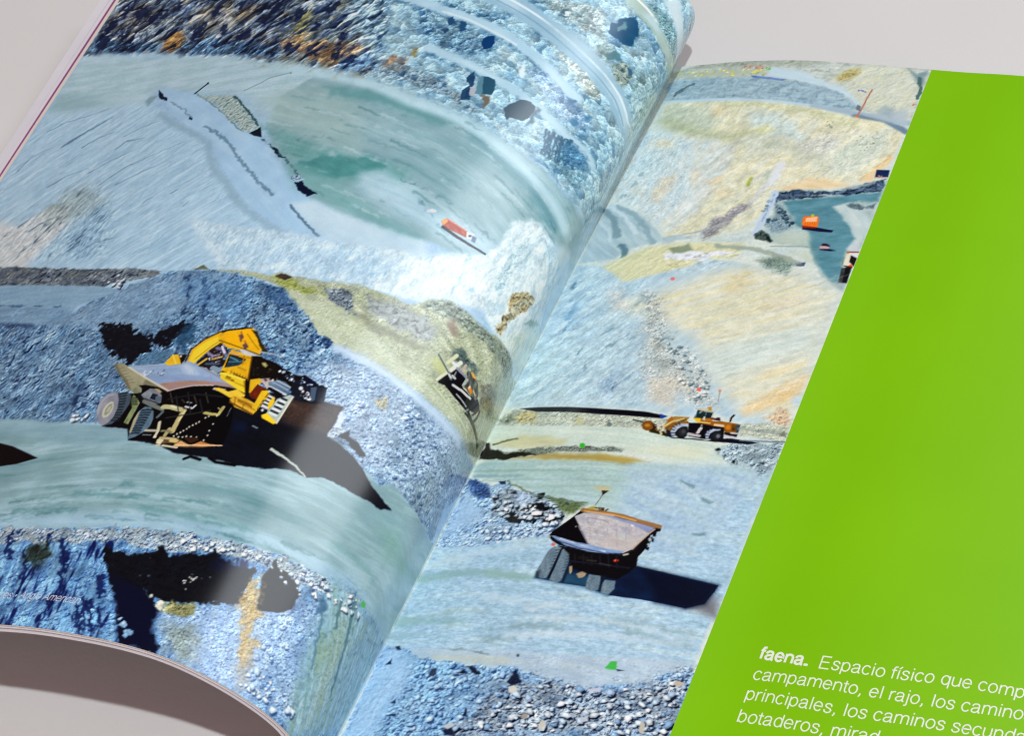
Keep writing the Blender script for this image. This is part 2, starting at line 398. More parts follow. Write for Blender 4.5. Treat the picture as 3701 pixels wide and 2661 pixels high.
fill([-239.8,41.7,-238.6,36.0,-181.2,47.8,-150.5,57.3,-111.2,69.1,-106.3,79.4,-138.4,79.7,-153.7,74.0,-172.8,69.3,-192.7,62.2,-196.2,67.6,-216.6,67.1,-236.1,65.6,-240.0,52.5], '9bbad2 b0cbdc a4c0cc b4cdd8', soft=3, mix=(0.0, 16, 2.5), tex=(('mul', 0.7, 0.04),))
fill([-239.5,63.4,-238.4,56.0,-224.9,57.8,-215.6,64.2,-229.0,67.0], '89a8b4', soft=3, a=0.6)
fill([-193.5,62.0,-172.8,69.3,-156.4,80.2,-139.4,93.4,-125.5,104.0,-111.7,116.6,-101.4,123.1,-91.1,127.3,-82.2,130.4,-69.3,133.3,-63.9,145.2,-88.9,148.3,-98.4,140.6,-117.3,129.9,-130.1,118.9,-142.9,106.4,-158.9,92.2,-179.1,76.2], 'a2c2e4 aecdea 9dbde0', soft=1, mix=(37.3, 20, 3))
fill([-106.2,127.3,-98.5,124.9,-82.4,129.8,-60.7,130.9,-57.4,138.1,-75.0,145.4,-88.2,140.5,-97.5,134.0], 'b2cce2 bfd6e6', soft=2, mix=(23.9, 12, 3))
line([-183.4,76.7,-174.3,83.2,-160.1,91.2,-152.9,96.2,-147.4,104.3,-142.2,110.7,-134.3,116.5,-128.4,123.1,-119.6,129.8,-109.7,136.0,-102.0,139.6,-96.0,144.2,-92.7,148.9], 2.4, '8fabc0', soft=1, rag=0.6, a=0.75)
line([-159.2,87.4,-151.5,92.1,-144.1,97.7,-135.5,105.9,-127.6,112.9,-120.4,118.9,-114.4,122.9], 1.0, '5f788e', soft=0.4, rag=0.6, a=0.75)
line([-106.2,127.3,-101.3,131.7,-96.4,135.2,-91.0,139.0], 0.8, '4f667c', soft=0.25, rag=0.4, a=0.8)
line([-182.3,70.9,-173.7,76.6,-167.1,82.5], 0.6, '6a8298', soft=0.3, rag=0.5, a=0.7)
fill([-192.4,62.6,-188.2,66.4,-184.9,68.7,-184.1,70.1,-187.7,68.4,-190.6,65.8], '0e2038', soft=0.2, rag=0.4)
fill([-168.9,81.0,-167.0,82.2,-166.7,83.1,-168.5,82.2], '15273f', soft=0.2)
fill([-195.0,67.8,-194.3,65.7,-190.6,65.8,-191.5,68.7,-192.2,70.8], '7f98a0', soft=0.8, a=0.8)
line([-173.6,68.9,-170.8,64.7], 0.9, '2f4258', soft=0.15)
fill([-170.3,64.8,-170.2,65.1,-170.3,65.3,-170.6,65.2,-171.0,64.9,-171.3,64.5,-171.4,64.2,-171.3,64.0,-171.0,64.1,-170.6,64.4], '2b3c50', soft=0.2)
line([-152.3,72.1,-147.5,69.6,-145.0,67.5,-137.6,66.1], 0.5, '7d929c', soft=0.15, a=0.9)
fill([-137.2,66.3,-137.1,66.7,-137.2,66.8,-137.5,66.7,-137.8,66.6,-138.0,66.2,-138.1,65.9,-138.0,65.8,-137.7,65.8,-137.5,66.0], '55686f', soft=0.2)
flow([-133.8,90.7,-135.5,78.0,-128.1,69.8,-111.9,70.0,-97.4,74.7,-81.8,79.7,-67.3,83.5,-57.7,85.8,-47.7,88.5,-39.5,91.5,-32.8,93.7,-26.0,94.6,-11.1,90.9,-0.8,94.6,-24.1,111.5,-28.9,109.0,-37.4,110.9,-41.6,121.5,-42.8,126.9,-51.5,131.8,-66.7,132.4,-87.8,129.5,-100.5,124.5,-113.8,113.2,-127.0,100.5], [-190.0,44.7,-150.4,58.0,-120.6,69.9,-104.1,74.3,-88.5,80.8,-71.5,84.7,-59.8,88.7,-50.8,91.8,-42.5,95.1,-33.7,99.6,-26.9,103.1,-17.7,103.4], '74959f 8daab4 a6c2ce 80a0aa 9ab6c2 86a4b0', 30, 2.8, soft=1.2, rag=0.8)
fill([-147.7,78.2,-135.4,74.2,-110.0,79.4,-102.9,86.5,-94.6,104.1,-117.6,97.6,-136.6,88.7], '98b0b0 a6bbb8', soft=6, a=0.6, mix=(10.0, 14, 4))
fill([-135.8,91.3,-120.9,96.7,-109.4,102.9,-93.1,107.3,-75.5,108.8,-77.3,116.0,-88.2,117.5,-99.8,116.9,-110.3,111.8,-119.6,104.5,-125.7,98.4], '5f9093 76a0a2', soft=3, rag=2, a=0.85, mix=(25.8, 10, 2))
fill([-102.7,106.2,-94.3,107.5,-91.3,104.9,-85.0,107.5,-83.1,109.5,-88.1,110.7,-92.7,114.1,-97.9,116.1,-109.6,113.9,-114.5,109.7], '477f83 5b9092', soft=1, rag=1.2, a=0.85, mix=(10.0, 5, 2))
fill([-121.3,74.3,-100.3,77.8,-91.6,79.7,-82.2,83.3,-72.7,86.6,-75.0,88.3,-83.3,86.7,-91.9,84.8,-103.6,82.3,-116.1,79.1], '659299', soft=2, rag=1.5, rs=5, a=0.8)
fill([-65.7,88.9,-56.8,89.8,-48.9,92.6,-41.7,95.8,-33.7,99.6,-27.3,104.9,-33.4,107.3,-40.9,102.0,-50.5,98.4,-59.6,94.9], '54808f 6a93a2 7fa6b4', soft=2.5, rag=1.5, a=0.8, mix=(16.3, 16, 2))
fill([-90.4,112.4,-83.4,110.9,-72.6,116.0,-63.4,121.1,-52.9,121.3,-42.2,122.1,-43.2,127.9,-51.4,130.1,-62.1,128.3,-73.2,125.5,-82.4,121.8,-89.1,118.3], '9fbfd4 b4d0e0 acc8da', soft=3, a=0.9, mix=(15.6, 16, 1.4))
fill([-118.5,107.4,-97.9,116.1,-90.9,119.9,-80.7,125.4,-71.1,130.1,-63.3,132.2,-68.5,132.7,-81.0,130.1,-92.7,126.8,-109.2,120.0], '78a2a7', soft=2.5, a=0.8)
line([-141.8,62.7,-120.6,69.9,-104.1,74.3,-88.5,80.8,-71.5,84.7,-59.8,88.7,-50.8,91.8,-42.5,95.1,-33.7,99.6,-26.9,103.1], 3.6, 'aeccdc', soft=1.6)
streaks([-133.8,90.7,-135.5,78.0,-128.1,69.8,-111.9,70.0,-97.4,74.7,-81.8,79.7,-67.3,83.5,-57.7,85.8,-47.7,88.5,-39.5,91.5,-32.8,93.7,-26.7,97.2,-19.0,104.3,-28.9,109.0,-37.4,110.9,-44.1,119.5,-52.9,128.9,-68.2,129.2,-88.6,127.8,-101.4,122.7,-114.9,111.3,-127.0,100.5], [-190.0,44.7,-150.4,58.0,-120.6,69.9,-104.1,74.3,-88.5,80.8,-71.5,84.7,-59.8,88.7,-50.8,91.8,-42.5,95.1,-33.7,99.6,-26.9,103.1,-17.7,103.4], 95, 4, 14, 0.35, 1.1, '587f88 6a929c 4f757e b6ced8 a8c6d2 5f8a92 c0d4de', 8, a0=0.3, a1=0.65)
line([-77.6,112.7,-68.3,114.6,-59.6,116.5], 0.7, '5f7f92', soft=0.3, rag=0.8, a=0.6, brk=3)
line([-71.0,117.5,-65.1,121.9,-60.5,125.5], 1.0, '5f7f92', soft=0.3, rag=0.8, a=0.6, brk=3)
line([-50.9,120.1,-47.4,121.1,-42.6,122.4], 1.0, '5f7f92', soft=0.3, rag=0.8, a=0.6, brk=3)
line([-37.1,103.1,-32.2,104.9,-28.0,107.5], 0.8, '5f7f92', soft=0.3, rag=0.8, a=0.6, brk=3)
line([-172.8,69.3,-163.3,75.8,-153.6,83.0,-146.3,89.4,-141.3,93.1], 0.5, '71878c', soft=0.15, rag=0.4)
fill([-171.6,70.3,-155.1,73.8,-147.2,81.2,-139.8,88.3,-134.7,93.2,-140.7,93.2,-151.3,84.9,-163.1,75.1], '9fb2b2 b0bdb6 8aa0a2', soft=1, rag=0.6, mix=(30.0, 4, 1.5), tex=(('rel', 1.2, 0.6, 0.0, 1.0, (70, 90, 95)),))
line([-154.8,74.2,-147.7,80.4,-141.7,85.8,-136.9,90.8], 0.8, '3f5c60', soft=0.15, rag=0.5)
fill([-138.4,94.1,-136.2,92.7,-135.3,91.7,-132.3,96.7,-135.8,95.6], '0d1f2e', soft=0.2)
fill([-126.8,101.1,-124.1,102.4,-118.1,107.4,-121.0,106.2,-124.7,103.4], '14273a', soft=0.2, rag=0.4)
fill([-110.0,117.3,-107.9,116.6,-104.6,119.9,-99.3,122.4,-102.2,123.6,-106.5,121.3], '0a1a38', soft=0.2, rag=0.5)
fill([-112.4,115.2,-109.1,114.2,-106.7,117.3,-109.3,118.0], '8fa9bf', soft=0.2, rag=0.7, tex=(('rel', 1, 0.8, 0.0),))
line([-132.7,97.0,-125.5,101.9,-114.9,110.3,-110.0,114.6], 0.7, '54707c', soft=0.15, rag=0.6, brk=2)
fill([-239.8,36.0,-226.4,37.5,-212.8,39.1,-181.2,47.7,-150.5,57.3,-129.7,63.5,-110.8,69.8,-105.6,72.2,-89.7,78.1,-72.9,81.7,-62.0,83.5,-49.9,87.8,-44.0,89.3,-37.7,91.4,-31.2,92.6,-25.8,93.8,-13.7,91.5,-1.4,70.7,-4.3,44.0,-1.4,8.2,0.0,-9.0,-22.9,1.2,-35.0,-2.8,-43.2,-2.8,-66.7,-4.6,-88.2,-6.0,-152.7,-3.1,-190.1,3.3,-240.0,9.0], '89a8c0 a4bfce 7597b8 9cb3be', soft=0.4, rag=0.8, mix=(30.0, 10, 5), tex=(('mul', 4, 0.08),))
fill([-118.5,66.2,-135.8,44.6,-154.1,-5.9,-88.2,-6.0,-66.7,-4.6,-43.2,-2.8,-22.9,1.2,0.0,-9.0,-4.3,44.0,-13.7,91.5,-31.2,92.6,-49.9,87.8,-72.9,81.7,-105.6,72.2], '9abcd0 84aac8 b0c8d0 90b2ca a8c4d0', soft=4, rag=3, a=0.9, mix=(30.0, 9, 4), tex=(('mul', 4, 0.08),))
fill([-158.2,55.1,-181.2,-1.3,-145.2,1.3,-129.2,41.1,-106.1,68.9,-112.3,69.2,-131.6,63.0], '8b9a9e a9b3ac 7488a0 a09a78 8090a4', soft=4, rag=3, mix=(-40.0, 9, 4), tex=(('mul', 4, 0.12),))
fill([-239.6,36.0,-240.0,11.0,-240.0,-6.7,-175.4,-4.5,-151.9,36.9,-153.2,47.8,-149.7,57.6,-181.2,47.7,-212.8,39.1,-226.4,37.5], '74869c 9ca8aa 566a86 99998a 6a7a94', soft=1, rag=1.5, mix=(-45.0, 8, 4), tex=(('mul', 4, 0.12),))
fill([-224.1,23.6,-218.8,16.3,-204.6,24.1,-198.1,32.2,-207.2,30.1,-207.1,37.5,-214.6,36.0], '97a4a8 aab1ac', soft=2, rag=2, a=0.6)
fill([-239.9,34.2,-237.1,27.1,-226.6,31.3,-208.1,35.6,-204.7,40.4], '5f7e9c 7d98ac 4a6688', soft=1, rag=1, mix=(0.0, 4, 2), tex=(('rub', 1.1, 0.7, 0.0, 1.0, (20, 40, 75)),))
fill([-240.0,12.6,-228.1,11.4,-215.8,21.9,-219.2,27.8,-230.6,24.2], '9c9080 a8a290', soft=3, rag=3, a=0.5, mix=(0.0, 4, 2))
fill([-200.1,20.2,-189.0,19.7,-177.4,31.2,-184.8,35.7,-195.3,28.8], 'a09884 8c8878', soft=3, rag=3, a=0.5, mix=(0.0, 4, 2))
fill([-197.9,39.5,-186.5,38.4,-170.2,44.2,-154.2,50.2,-147.2,56.4,-166.2,51.4,-193.1,44.3], '6f90b2 87a4bc 5878a0', soft=1, rag=1.5, mix=(0.0, 4, 2), tex=(('rel', 1.8, 0.8, -40.0, 1.4, (28, 50, 90)), ('rub', 1.1, 0.5, 0.0, 1.0, (20, 40, 75))))
fill([-206.6,33.5,-203.7,30.5,-200.4,31.6,-196.4,36.3,-197.3,40.5,-199.9,41.9,-205.5,39.0], 'a97c3e 92744c b98f58', soft=1.2, rag=1.5, a=0.8, mix=(0.0, 3, 2))
fill([-149.8,50.4,-149.1,47.1,-143.6,45.9,-139.8,50.8,-129.0,52.4,-115.7,56.1,-116.0,59.1,-122.2,63.8,-130.7,61.7,-142.0,54.7], 'b4905f 927854 c4ab88 a37d58', soft=1.2, rag=2.2, a=0.8, mix=(0.0, 4, 2))
fill([-152.4,32.5,-145.8,35.6,-143.3,44.0,-142.5,50.4,-147.0,44.0], '8d8c50 a5a066', soft=1.5, rag=1.5, a=0.7)
fill([-180.1,23.9,-171.4,25.4,-170.3,32.2,-176.9,32.1], 'a38a5c', soft=2, rag=2, a=0.6)
fill([-129.4,54.6,-122.0,54.4,-122.5,59.3,-120.9,64.3,-124.0,65.5], 'a98550 907650', soft=1.2, rag=2, a=0.8, mix=(0.0, 3, 2))
fill([-106.4,64.8,-104.3,61.0,-98.1,61.8,-97.5,66.6,-102.4,68.7], '86705e a08a74', soft=1, rag=1.2, mix=(0.0, 3, 2))
fill([-98.9,57.8,-97.1,56.9,-95.7,61.2,-97.0,61.3], '9c8b52', soft=0.7, rag=0.6, a=0.8)
fill([-122.1,60.1,-110.6,61.7,-107.9,66.2,-113.0,68.3,-119.8,67.0], '5d80ae 7797bc', soft=2, rag=1.5, a=0.7, tex=(('rub', 1.1, 0.8, 0.0, 1, (30, 52, 98)),))
fill([-93.6,42.1,-87.4,42.8,-85.1,47.1,-86.7,49.6,-91.2,46.4], '5f83a6 3f6488 7d9cb8', soft=1.5, rag=2, a=0.8, mix=(0.0, 4, 2), tex=(('rub', 1.5, 1.2, 0.0, 1.1, (14, 38, 80)),))
fill([-100.7,46.5,-93.2,46.6,-86.0,51.0,-77.8,50.9,-78.6,56.3,-85.6,56.9,-95.7,52.9], '5f83a6 3f6488 7d9cb8', soft=1.5, rag=2, a=0.8, mix=(0.0, 4, 2), tex=(('rub', 1.5, 1.2, 0.0, 1.1, (14, 38, 80)),))
fill([-89.1,37.7,-81.2,37.9,-76.1,39.0,-76.6,41.5,-83.7,40.7], '5f83a6 3f6488 7d9cb8', soft=1.5, rag=2, a=0.8, mix=(0.0, 4, 2), tex=(('rub', 1.5, 1.2, 0.0, 1.1, (14, 38, 80)),))
fill([-87.5,69.0,-84.0,67.7,-81.0,72.2,-83.7,74.2], '5f83a6 3f6488 7d9cb8', soft=1.5, rag=2, a=0.8, mix=(0.0, 4, 2), tex=(('rub', 1.5, 1.2, 0.0, 1.1, (14, 38, 80)),))
fill([-61.1,31.5,-57.5,30.2,-56.3,35.7], '5f83a6 3f6488 7d9cb8', soft=1.5, rag=2, a=0.8, mix=(0.0, 4, 2), tex=(('rub', 1.5, 1.2, 0.0, 1.1, (14, 38, 80)),))
over([-239.6,36.0,-240.0,11.0,-240.0,-6.7,-175.4,-4.5,-151.9,36.9,-151.2,48.3,-147.8,58.0,-181.2,47.7,-212.8,39.1,-226.4,37.5], (('rel', 7, 0.7, -50.0, 1.2, (18, 28, 58)), ('fac', 3.6, 1.0, -52.0, 1.7, (16, 26, 54)), ('fac', 1.3, 0.6, -45.0, 1.3, (22, 34, 64))), soft=2, rag=1.5)
over([-149.7,57.6,-175.4,-4.5,-127.0,0.1,-113.6,42.8,-103.6,70.9,-121.7,66.3], (('rel', 6, 0.6, -45.0, 1.2, (28, 42, 78)), ('fac', 3.2, 0.9, -48.0, 1.6, (26, 42, 78)), ('fac', 1.2, 0.6, -45.0, 1.3, (34, 52, 88))), soft=2, rag=1.5)
over([-103.1,72.2,-117.0,42.5,-130.6,-0.5,-88.2,-6.0,-66.7,-4.6,-43.2,-2.8,-22.9,1.2,0.0,-9.0,-4.3,44.0,-13.7,91.5,-31.2,92.6,-49.9,87.8,-72.9,81.7], (('fac', 3.0, 0.5, 30.0, 1.5, (60, 98, 138)), ('fle', 1.1, 0.4, 30.0, 1.2, (76, 112, 146), 0.4), ('rub', 1.0, 0.35, 0.0, 1.0, (74, 110, 144), 0.9)), soft=2, rag=1)
fill([-229.1,17.1,-226.9,13.7,-224.2,13.7,-222.5,18.2,-224.1,21.2,-226.9,19.9], '101a3c 1c2a50', soft=0.5, rag=1.3, rs=2, a=0.85, mix=(0.0, 3, 1.5))
fill([-194.2,37.2,-194.7,32.2,-193.2,27.7,-191.4,29.8,-191.0,36.4,-191.8,39.1], '101a3c 1c2a50', soft=0.5, rag=1.3, rs=2, a=0.85, mix=(0.0, 3, 1.5))
fill([-172.4,42.5,-171.5,38.3,-167.6,38.5,-165.8,42.8,-169.4,44.4], '101a3c 1c2a50', soft=0.5, rag=1.3, rs=2, a=0.85, mix=(0.0, 3, 1.5))
fill([-183.2,23.0,-181.4,20.2,-178.6,21.8,-179.0,25.8], '101a3c 1c2a50', soft=0.5, rag=1.3, rs=2, a=0.85, mix=(0.0, 3, 1.5))
fill([-165.0,30.2,-164.3,25.5,-161.8,25.3,-160.3,30.6,-162.5,32.4], '101a3c 1c2a50', soft=0.5, rag=1.3, rs=2, a=0.85, mix=(0.0, 3, 1.5))
fill([-238.0,20.4,-236.5,18.3,-233.0,22.1,-234.1,25.2,-236.8,23.9], '101a3c 1c2a50', soft=0.5, rag=1.3, rs=2, a=0.85, mix=(0.0, 3, 1.5))
fill([-221.5,20.0,-217.8,18.2,-215.5,21.1,-218.0,23.9], '101a3c 1c2a50', soft=0.5, rag=1.3, rs=2, a=0.85, mix=(0.0, 3, 1.5))
fill([-236.6,32.8,-237.1,27.1,-233.1,27.0,-231.3,31.3,-233.1,34.2], '101a3c 1c2a50', soft=0.5, rag=1.3, rs=2, a=0.85, mix=(0.0, 3, 1.5))
fill([-235.0,16.1,-233.3,10.6,-231.1,13.4,-232.0,19.0], '101a3c 1c2a50', soft=0.5, rag=1.3, rs=2, a=0.85, mix=(0.0, 3, 1.5))
fill([-192.8,23.7,-190.8,20.1,-188.4,23.2,-189.6,27.0], '101a3c 1c2a50', soft=0.5, rag=1.3, rs=2, a=0.85, mix=(0.0, 3, 1.5))
fill([-212.9,14.9,-210.8,12.8,-208.0,16.7,-210.2,18.8], '101a3c 1c2a50', soft=0.5, rag=1.3, rs=2, a=0.85, mix=(0.0, 3, 1.5))
fill([-182.4,36.3,-182.0,32.4,-178.8,35.6,-179.3,39.5], '101a3c 1c2a50', soft=0.5, rag=1.3, rs=2, a=0.85, mix=(0.0, 3, 1.5))
fill([-166.4,34.7,-163.7,33.8,-162.0,38.2,-164.4,38.4], '101a3c 1c2a50', soft=0.5, rag=1.3, rs=2, a=0.85, mix=(0.0, 3, 1.5))
fill([-229.6,28.4,-228.6,25.3,-225.1,29.2,-226.6,31.3], '101a3c 1c2a50', soft=0.5, rag=1.3, rs=2, a=0.85, mix=(0.0, 3, 1.5))
fill([-153.1,34.7,-152.6,30.8,-149.8,33.9,-150.2,37.8], '101a3c 1c2a50', soft=0.5, rag=1.3, rs=2, a=0.85, mix=(0.0, 3, 1.5))
fill([-140.2,35.9,-137.9,30.8,-136.0,31.1,-137.1,37.3], '101a3c 1c2a50', soft=0.5, rag=1.3, rs=2, a=0.85, mix=(0.0, 3, 1.5))
fill([-141.3,44.4,-140.6,39.8,-138.2,43.3,-138.5,46.4], '101a3c 1c2a50', soft=0.5, rag=1.3, rs=2, a=0.85, mix=(0.0, 3, 1.5))
fill([-148.1,52.3,-146.5,49.6,-143.8,52.4,-145.4,55.2], '101a3c 1c2a50', soft=0.5, rag=1.3, rs=2, a=0.85, mix=(0.0, 3, 1.5))
fill([-129.2,48.5,-126.6,46.6,-124.4,52.2,-126.9,51.9], '101a3c 1c2a50', soft=0.5, rag=1.3, rs=2, a=0.85, mix=(0.0, 3, 1.5))
fill([-136.2,56.8,-132.6,55.8,-131.5,58.9], '101a3c 1c2a50', soft=0.5, rag=1.3, rs=2, a=0.85, mix=(0.0, 3, 1.5))
fill([-126.4,58.8,-124.3,56.0,-122.1,61.6,-124.8,62.0], '101a3c 1c2a50', soft=0.5, rag=1.3, rs=2, a=0.85, mix=(0.0, 3, 1.5))
fill([-108.3,66.6,-99.7,64.2,-86.9,68.2,-75.9,74.6,-68.6,78.7,-70.0,81.4,-80.2,76.4,-91.9,73.3,-103.7,70.6], '7d93a4 98a8a4 8a8d80', soft=0.9, rag=1.6, a=0.75, mix=(25.0, 5, 1.6), tex=(('fac', 2.2, 0.8, 30.0, 1.4, (28, 50, 86)), ('rub', 1.5, 0.8, 0.0, 1.1, (28, 50, 86), 1.0)))
fill([-106.4,38.6,-92.4,41.2,-83.7,46.8,-75.3,49.5,-73.3,54.9,-79.6,56.5,-90.4,53.1,-99.7,48.8], '6a90b0 86a8c0 7896a8', soft=0.9, rag=1.6, a=0.75, mix=(25.0, 5, 1.6), tex=(('fac', 2.2, 0.8, 30.0, 1.4, (20, 48, 92)), ('rub', 1.5, 0.8, 0.0, 1.1, (20, 48, 92), 1.0)))
fill([-97.6,33.9,-89.4,37.0,-81.3,37.6,-75.2,38.8,-76.5,41.8,-85.3,40.6,-94.7,38.3], '7ba0b8 94b4c4', soft=0.9, rag=1.6, a=0.75, mix=(25.0, 5, 1.6), tex=(('fac', 2.2, 0.8, 30.0, 1.4, (24, 56, 96)), ('rub', 1.3, 0.8, 0.0, 1.1, (24, 56, 96), 1.0)))
fill([-57.5,41.7,-49.9,43.7,-38.8,52.0,-37.1,57.1,-42.2,56.8,-50.2,50.6,-56.0,46.8], 'b4bcae c4c8b4 a8b8b4', soft=0.9, rag=1.6, a=0.75, mix=(25.0, 5, 1.6), tex=(('fac', 2.2, 0.8, 30.0, 1.4, (96, 116, 122)), ('rub', 1.1, 0.8, 0.0, 1.1, (96, 116, 122), 1.0)))
fill([-61.4,57.3,-53.8,54.4,-46.1,60.3,-36.5,64.6,-36.5,69.6,-42.9,70.3,-52.4,65.2], '9cb6d6 b2c8de 88a8cc', soft=0.9, rag=1.6, a=0.75, mix=(25.0, 5, 1.6), tex=(('fac', 2.2, 0.8, 30.0, 1.4, (62, 98, 146)), ('rub', 1.2, 0.8, 0.0, 1.1, (62, 98, 146), 1.0)))
fill([-68.9,29.0,-60.9,24.4,-50.9,23.1,-47.0,27.4,-46.3,34.5,-53.8,34.2,-63.1,31.8], 'a4b4b4 b8c4bc 94a8ac', soft=0.9, rag=1.6, a=0.75, mix=(25.0, 5, 1.6), tex=(('fac', 2.2, 0.8, 30.0, 1.4, (66, 90, 104)), ('rub', 1.2, 0.8, 0.0, 1.1, (66, 90, 104), 1.0)))
fill([-46.3,34.5,-42.5,35.6,-41.2,41.3,-46.6,41.5], '8aa4a4 a4b4a8', soft=0.9, rag=1.6, a=0.75, mix=(25.0, 5, 1.6), tex=(('fac', 2.2, 0.8, 30.0, 1.4, (52, 84, 96)), ('rub', 1.1, 0.8, 0.0, 1.1, (52, 84, 96), 1.0)))
fill([-33.6,37.9,-28.6,35.7,-26.1,29.8,-18.6,33.6,-19.1,46.0,-28.3,48.0], '8fb0ba a8c2c4', soft=0.9, rag=1.6, a=0.75, mix=(25.0, 5, 1.6), tex=(('fac', 2.2, 0.8, 30.0, 1.4, (50, 90, 112)), ('rub', 1.2, 0.8, 0.0, 1.1, (50, 90, 112), 1.0)))
fill([-47.1,82.4,-40.8,82.1,-32.7,82.4,-28.0,86.0,-33.1,88.9,-42.9,87.1], '7fa4b8 96b6c4', soft=0.9, rag=1.6, a=0.75, mix=(25.0, 5, 1.6), tex=(('fac', 2.2, 0.8, 30.0, 1.4, (40, 80, 116)), ('rub', 1.2, 0.8, 0.0, 1.1, (40, 80, 116), 1.0)))
line([-114.2,33.6,-96.3,40.5,-80.7,45.2,-68.5,49.9,-56.4,55.7,-47.6,60.4,-43.7,62.0], 1.8, '43678c', soft=0.6, rag=1.3, a=0.75, brk=3)
line([-114.7,31.5,-96.7,38.5,-81.0,43.3,-68.8,48.0,-56.6,53.9,-47.9,58.7,-44.0,60.3], 3.6, 'a6c6de', soft=0.7, rag=0.5)
line([-114.7,31.5,-96.7,38.5,-81.0,43.3,-68.8,48.0,-56.6,53.9,-47.9,58.7,-44.0,60.3], 1.8, 'bcd6e8', soft=0.5, rag=0.3, a=0.6, brk=12)
line([-93.7,58.4,-78.6,63.4,-69.7,66.6,-58.2,69.8,-48.9,73.4,-40.5,76.7,-33.2,77.7,-29.5,79.7], 1.8, '43678c', soft=0.6, rag=1.3, a=0.75, brk=3)
line([-94.1,56.5,-78.9,61.6,-69.9,64.8,-58.4,68.1,-49.1,71.7,-40.7,75.0,-33.5,76.1,-29.8,78.2], 3.0, 'a4c4da', soft=0.7, rag=0.5)
line([-94.1,56.5,-78.9,61.6,-69.9,64.8,-58.4,68.1,-49.1,71.7,-40.7,75.0,-33.5,76.1,-29.8,78.2], 1.5, 'bcd6e8', soft=0.5, rag=0.3, a=0.6, brk=12)
line([-82.2,31.6,-69.1,37.2,-59.8,41.2,-50.3,45.2,-40.5,49.3,-33.0,53.2,-26.5,58.0,-14.8,57.2,-0.0,50.2,0.0,60.0], 1.8, '43678c', soft=0.6, rag=1.3, a=0.75, brk=3)
line([-82.5,29.7,-69.4,35.3,-60.1,39.3,-50.5,43.4,-40.7,47.6,-33.2,51.5,-26.8,56.5,-16.2,56.8,-0.0,49.2,0.0,58.0], 7.5, '93b3cc', soft=0.7, rag=0.5)
line([-82.5,29.7,-69.4,35.3,-60.1,39.3,-50.5,43.4,-40.7,47.6,-33.2,51.5,-26.8,56.5,-16.2,56.8,-0.0,49.2,0.0,58.0], 3.75, 'bcd6e8', soft=0.5, rag=0.3, a=0.6, brk=12)
line([-46.4,14.2,-39.7,17.0,-33.2,19.8,-27.4,22.7,-20.3,22.4,-3.1,10.8], 1.8, '43678c', soft=0.6, rag=1.3, a=0.75, brk=3)
line([-46.6,12.4,-40.0,15.2,-33.5,18.1,-27.7,21.1,-21.1,21.4,-6.4,12.3], 5.5, 'a3b9b4', soft=0.7, rag=0.5)
line([-46.6,12.4,-40.0,15.2,-33.5,18.1,-27.7,21.1,-21.1,21.4,-6.4,12.3], 2.75, 'bcd6e8', soft=0.5, rag=0.3, a=0.6, brk=12)
line([-81.9,28.8,-68.8,34.3,-59.5,38.2,-50.0,42.3,-40.1,46.4,-32.8,50.4,-26.3,55.2,-13.8,54.3,0.0,49.5], 0.8, 'd5e6f0', soft=0.3)
line([-81.6,31.8,-69.3,36.8,-60.0,40.8,-50.5,44.9,-40.7,49.0,-33.6,52.6,-27.3,57.8], 0.6, '7795ac', soft=0.3, a=0.7)
line([-44.7,11.8,-39.2,13.8,-32.4,17.0,-26.9,20.1,-20.1,20.1,-1.5,7.0], 0.8, 'e4efec', soft=0.3)
line([-96.4,39.3,-86.8,42.0,-78.0,45.6,-68.3,49.3], 0.8, 'cfe1ec', soft=0.3, a=0.8)
fill([-64.8,36.5,-60.7,35.1,-50.4,37.3,-42.3,41.4,-35.6,46.4,-37.3,47.8,-45.1,45.0,-54.7,42.3], '9db9cb a9c3d0', soft=2, rag=1, a=0.7)
fill([-46.4,27.0,-44.0,22.9,-41.6,19.4,-39.5,20.2,-37.3,26.1,-36.9,30.3,-39.0,32.1,-42.3,30.9,-45.7,30.7], '0f4a72 1f5a80', soft=0.3, rag=1, mix=(0.0, 4, 3))
fill([-44.4,27.1,-43.1,23.8,-41.3,24.0,-41.7,25.8,-43.5,28.0], '7f9aa2', soft=0.4, rag=1, a=0.8)
fill([-43.2,39.1,-40.8,35.8,-38.6,36.3,-38.5,38.5,-41.2,40.2], '527a86', soft=0.4, rag=0.8, a=0.9)
fill([-40.1,41.2,-36.6,37.6,-32.8,39.4,-32.2,43.3,-33.6,46.8,-36.5,45.7], 'a3b0a4 b8beac 8f9f9a', soft=0.6, rag=0.8, tex=(('rel', 1.4, 0.8, 0.0, 1, (60, 84, 96)),))
fill([-35.5,38.9,-33.3,39.1,-32.5,41.3,-33.9,41.1], '3f6784', soft=0.2, rag=0.4)
fill([-72.0,65.4,-68.1,65.6,-66.5,70.0,-66.8,72.3,-69.6,72.7,-71.2,69.6], '2f5670', soft=0.2, rag=0.4)
fill([-72.8,65.8,-71.8,65.3,-69.4,72.6,-71.2,73.2,-72.6,68.6], '5d8296', soft=0.2, rag=0.4)
fill([-76.8,67.6,-75.1,64.1,-73.2,68.8,-73.1,71.7,-71.6,76.2,-74.4,77.1,-75.5,73.1,-74.5,70.7], '1c3a5e 35587a', soft=0.2, rag=0.5, mix=(90.0, 2, 1))
fill([-74.0,70.9,-72.3,70.7,-70.9,73.8,-72.5,74.4], 'a4a8b4', soft=0.2, rag=0.4)
fill([-69.4,73.3,-66.8,72.3,-65.7,76.1,-66.6,78.6], '6f6a60', soft=0.5, rag=0.6)
fill([-61.0,75.9,-60.1,72.6,-57.6,69.9,-55.0,69.0,-53.0,71.4,-52.9,75.0,-54.5,77.3,-57.8,77.9,-58.9,79.6], '4a5f70', soft=0.2, rag=0.5)
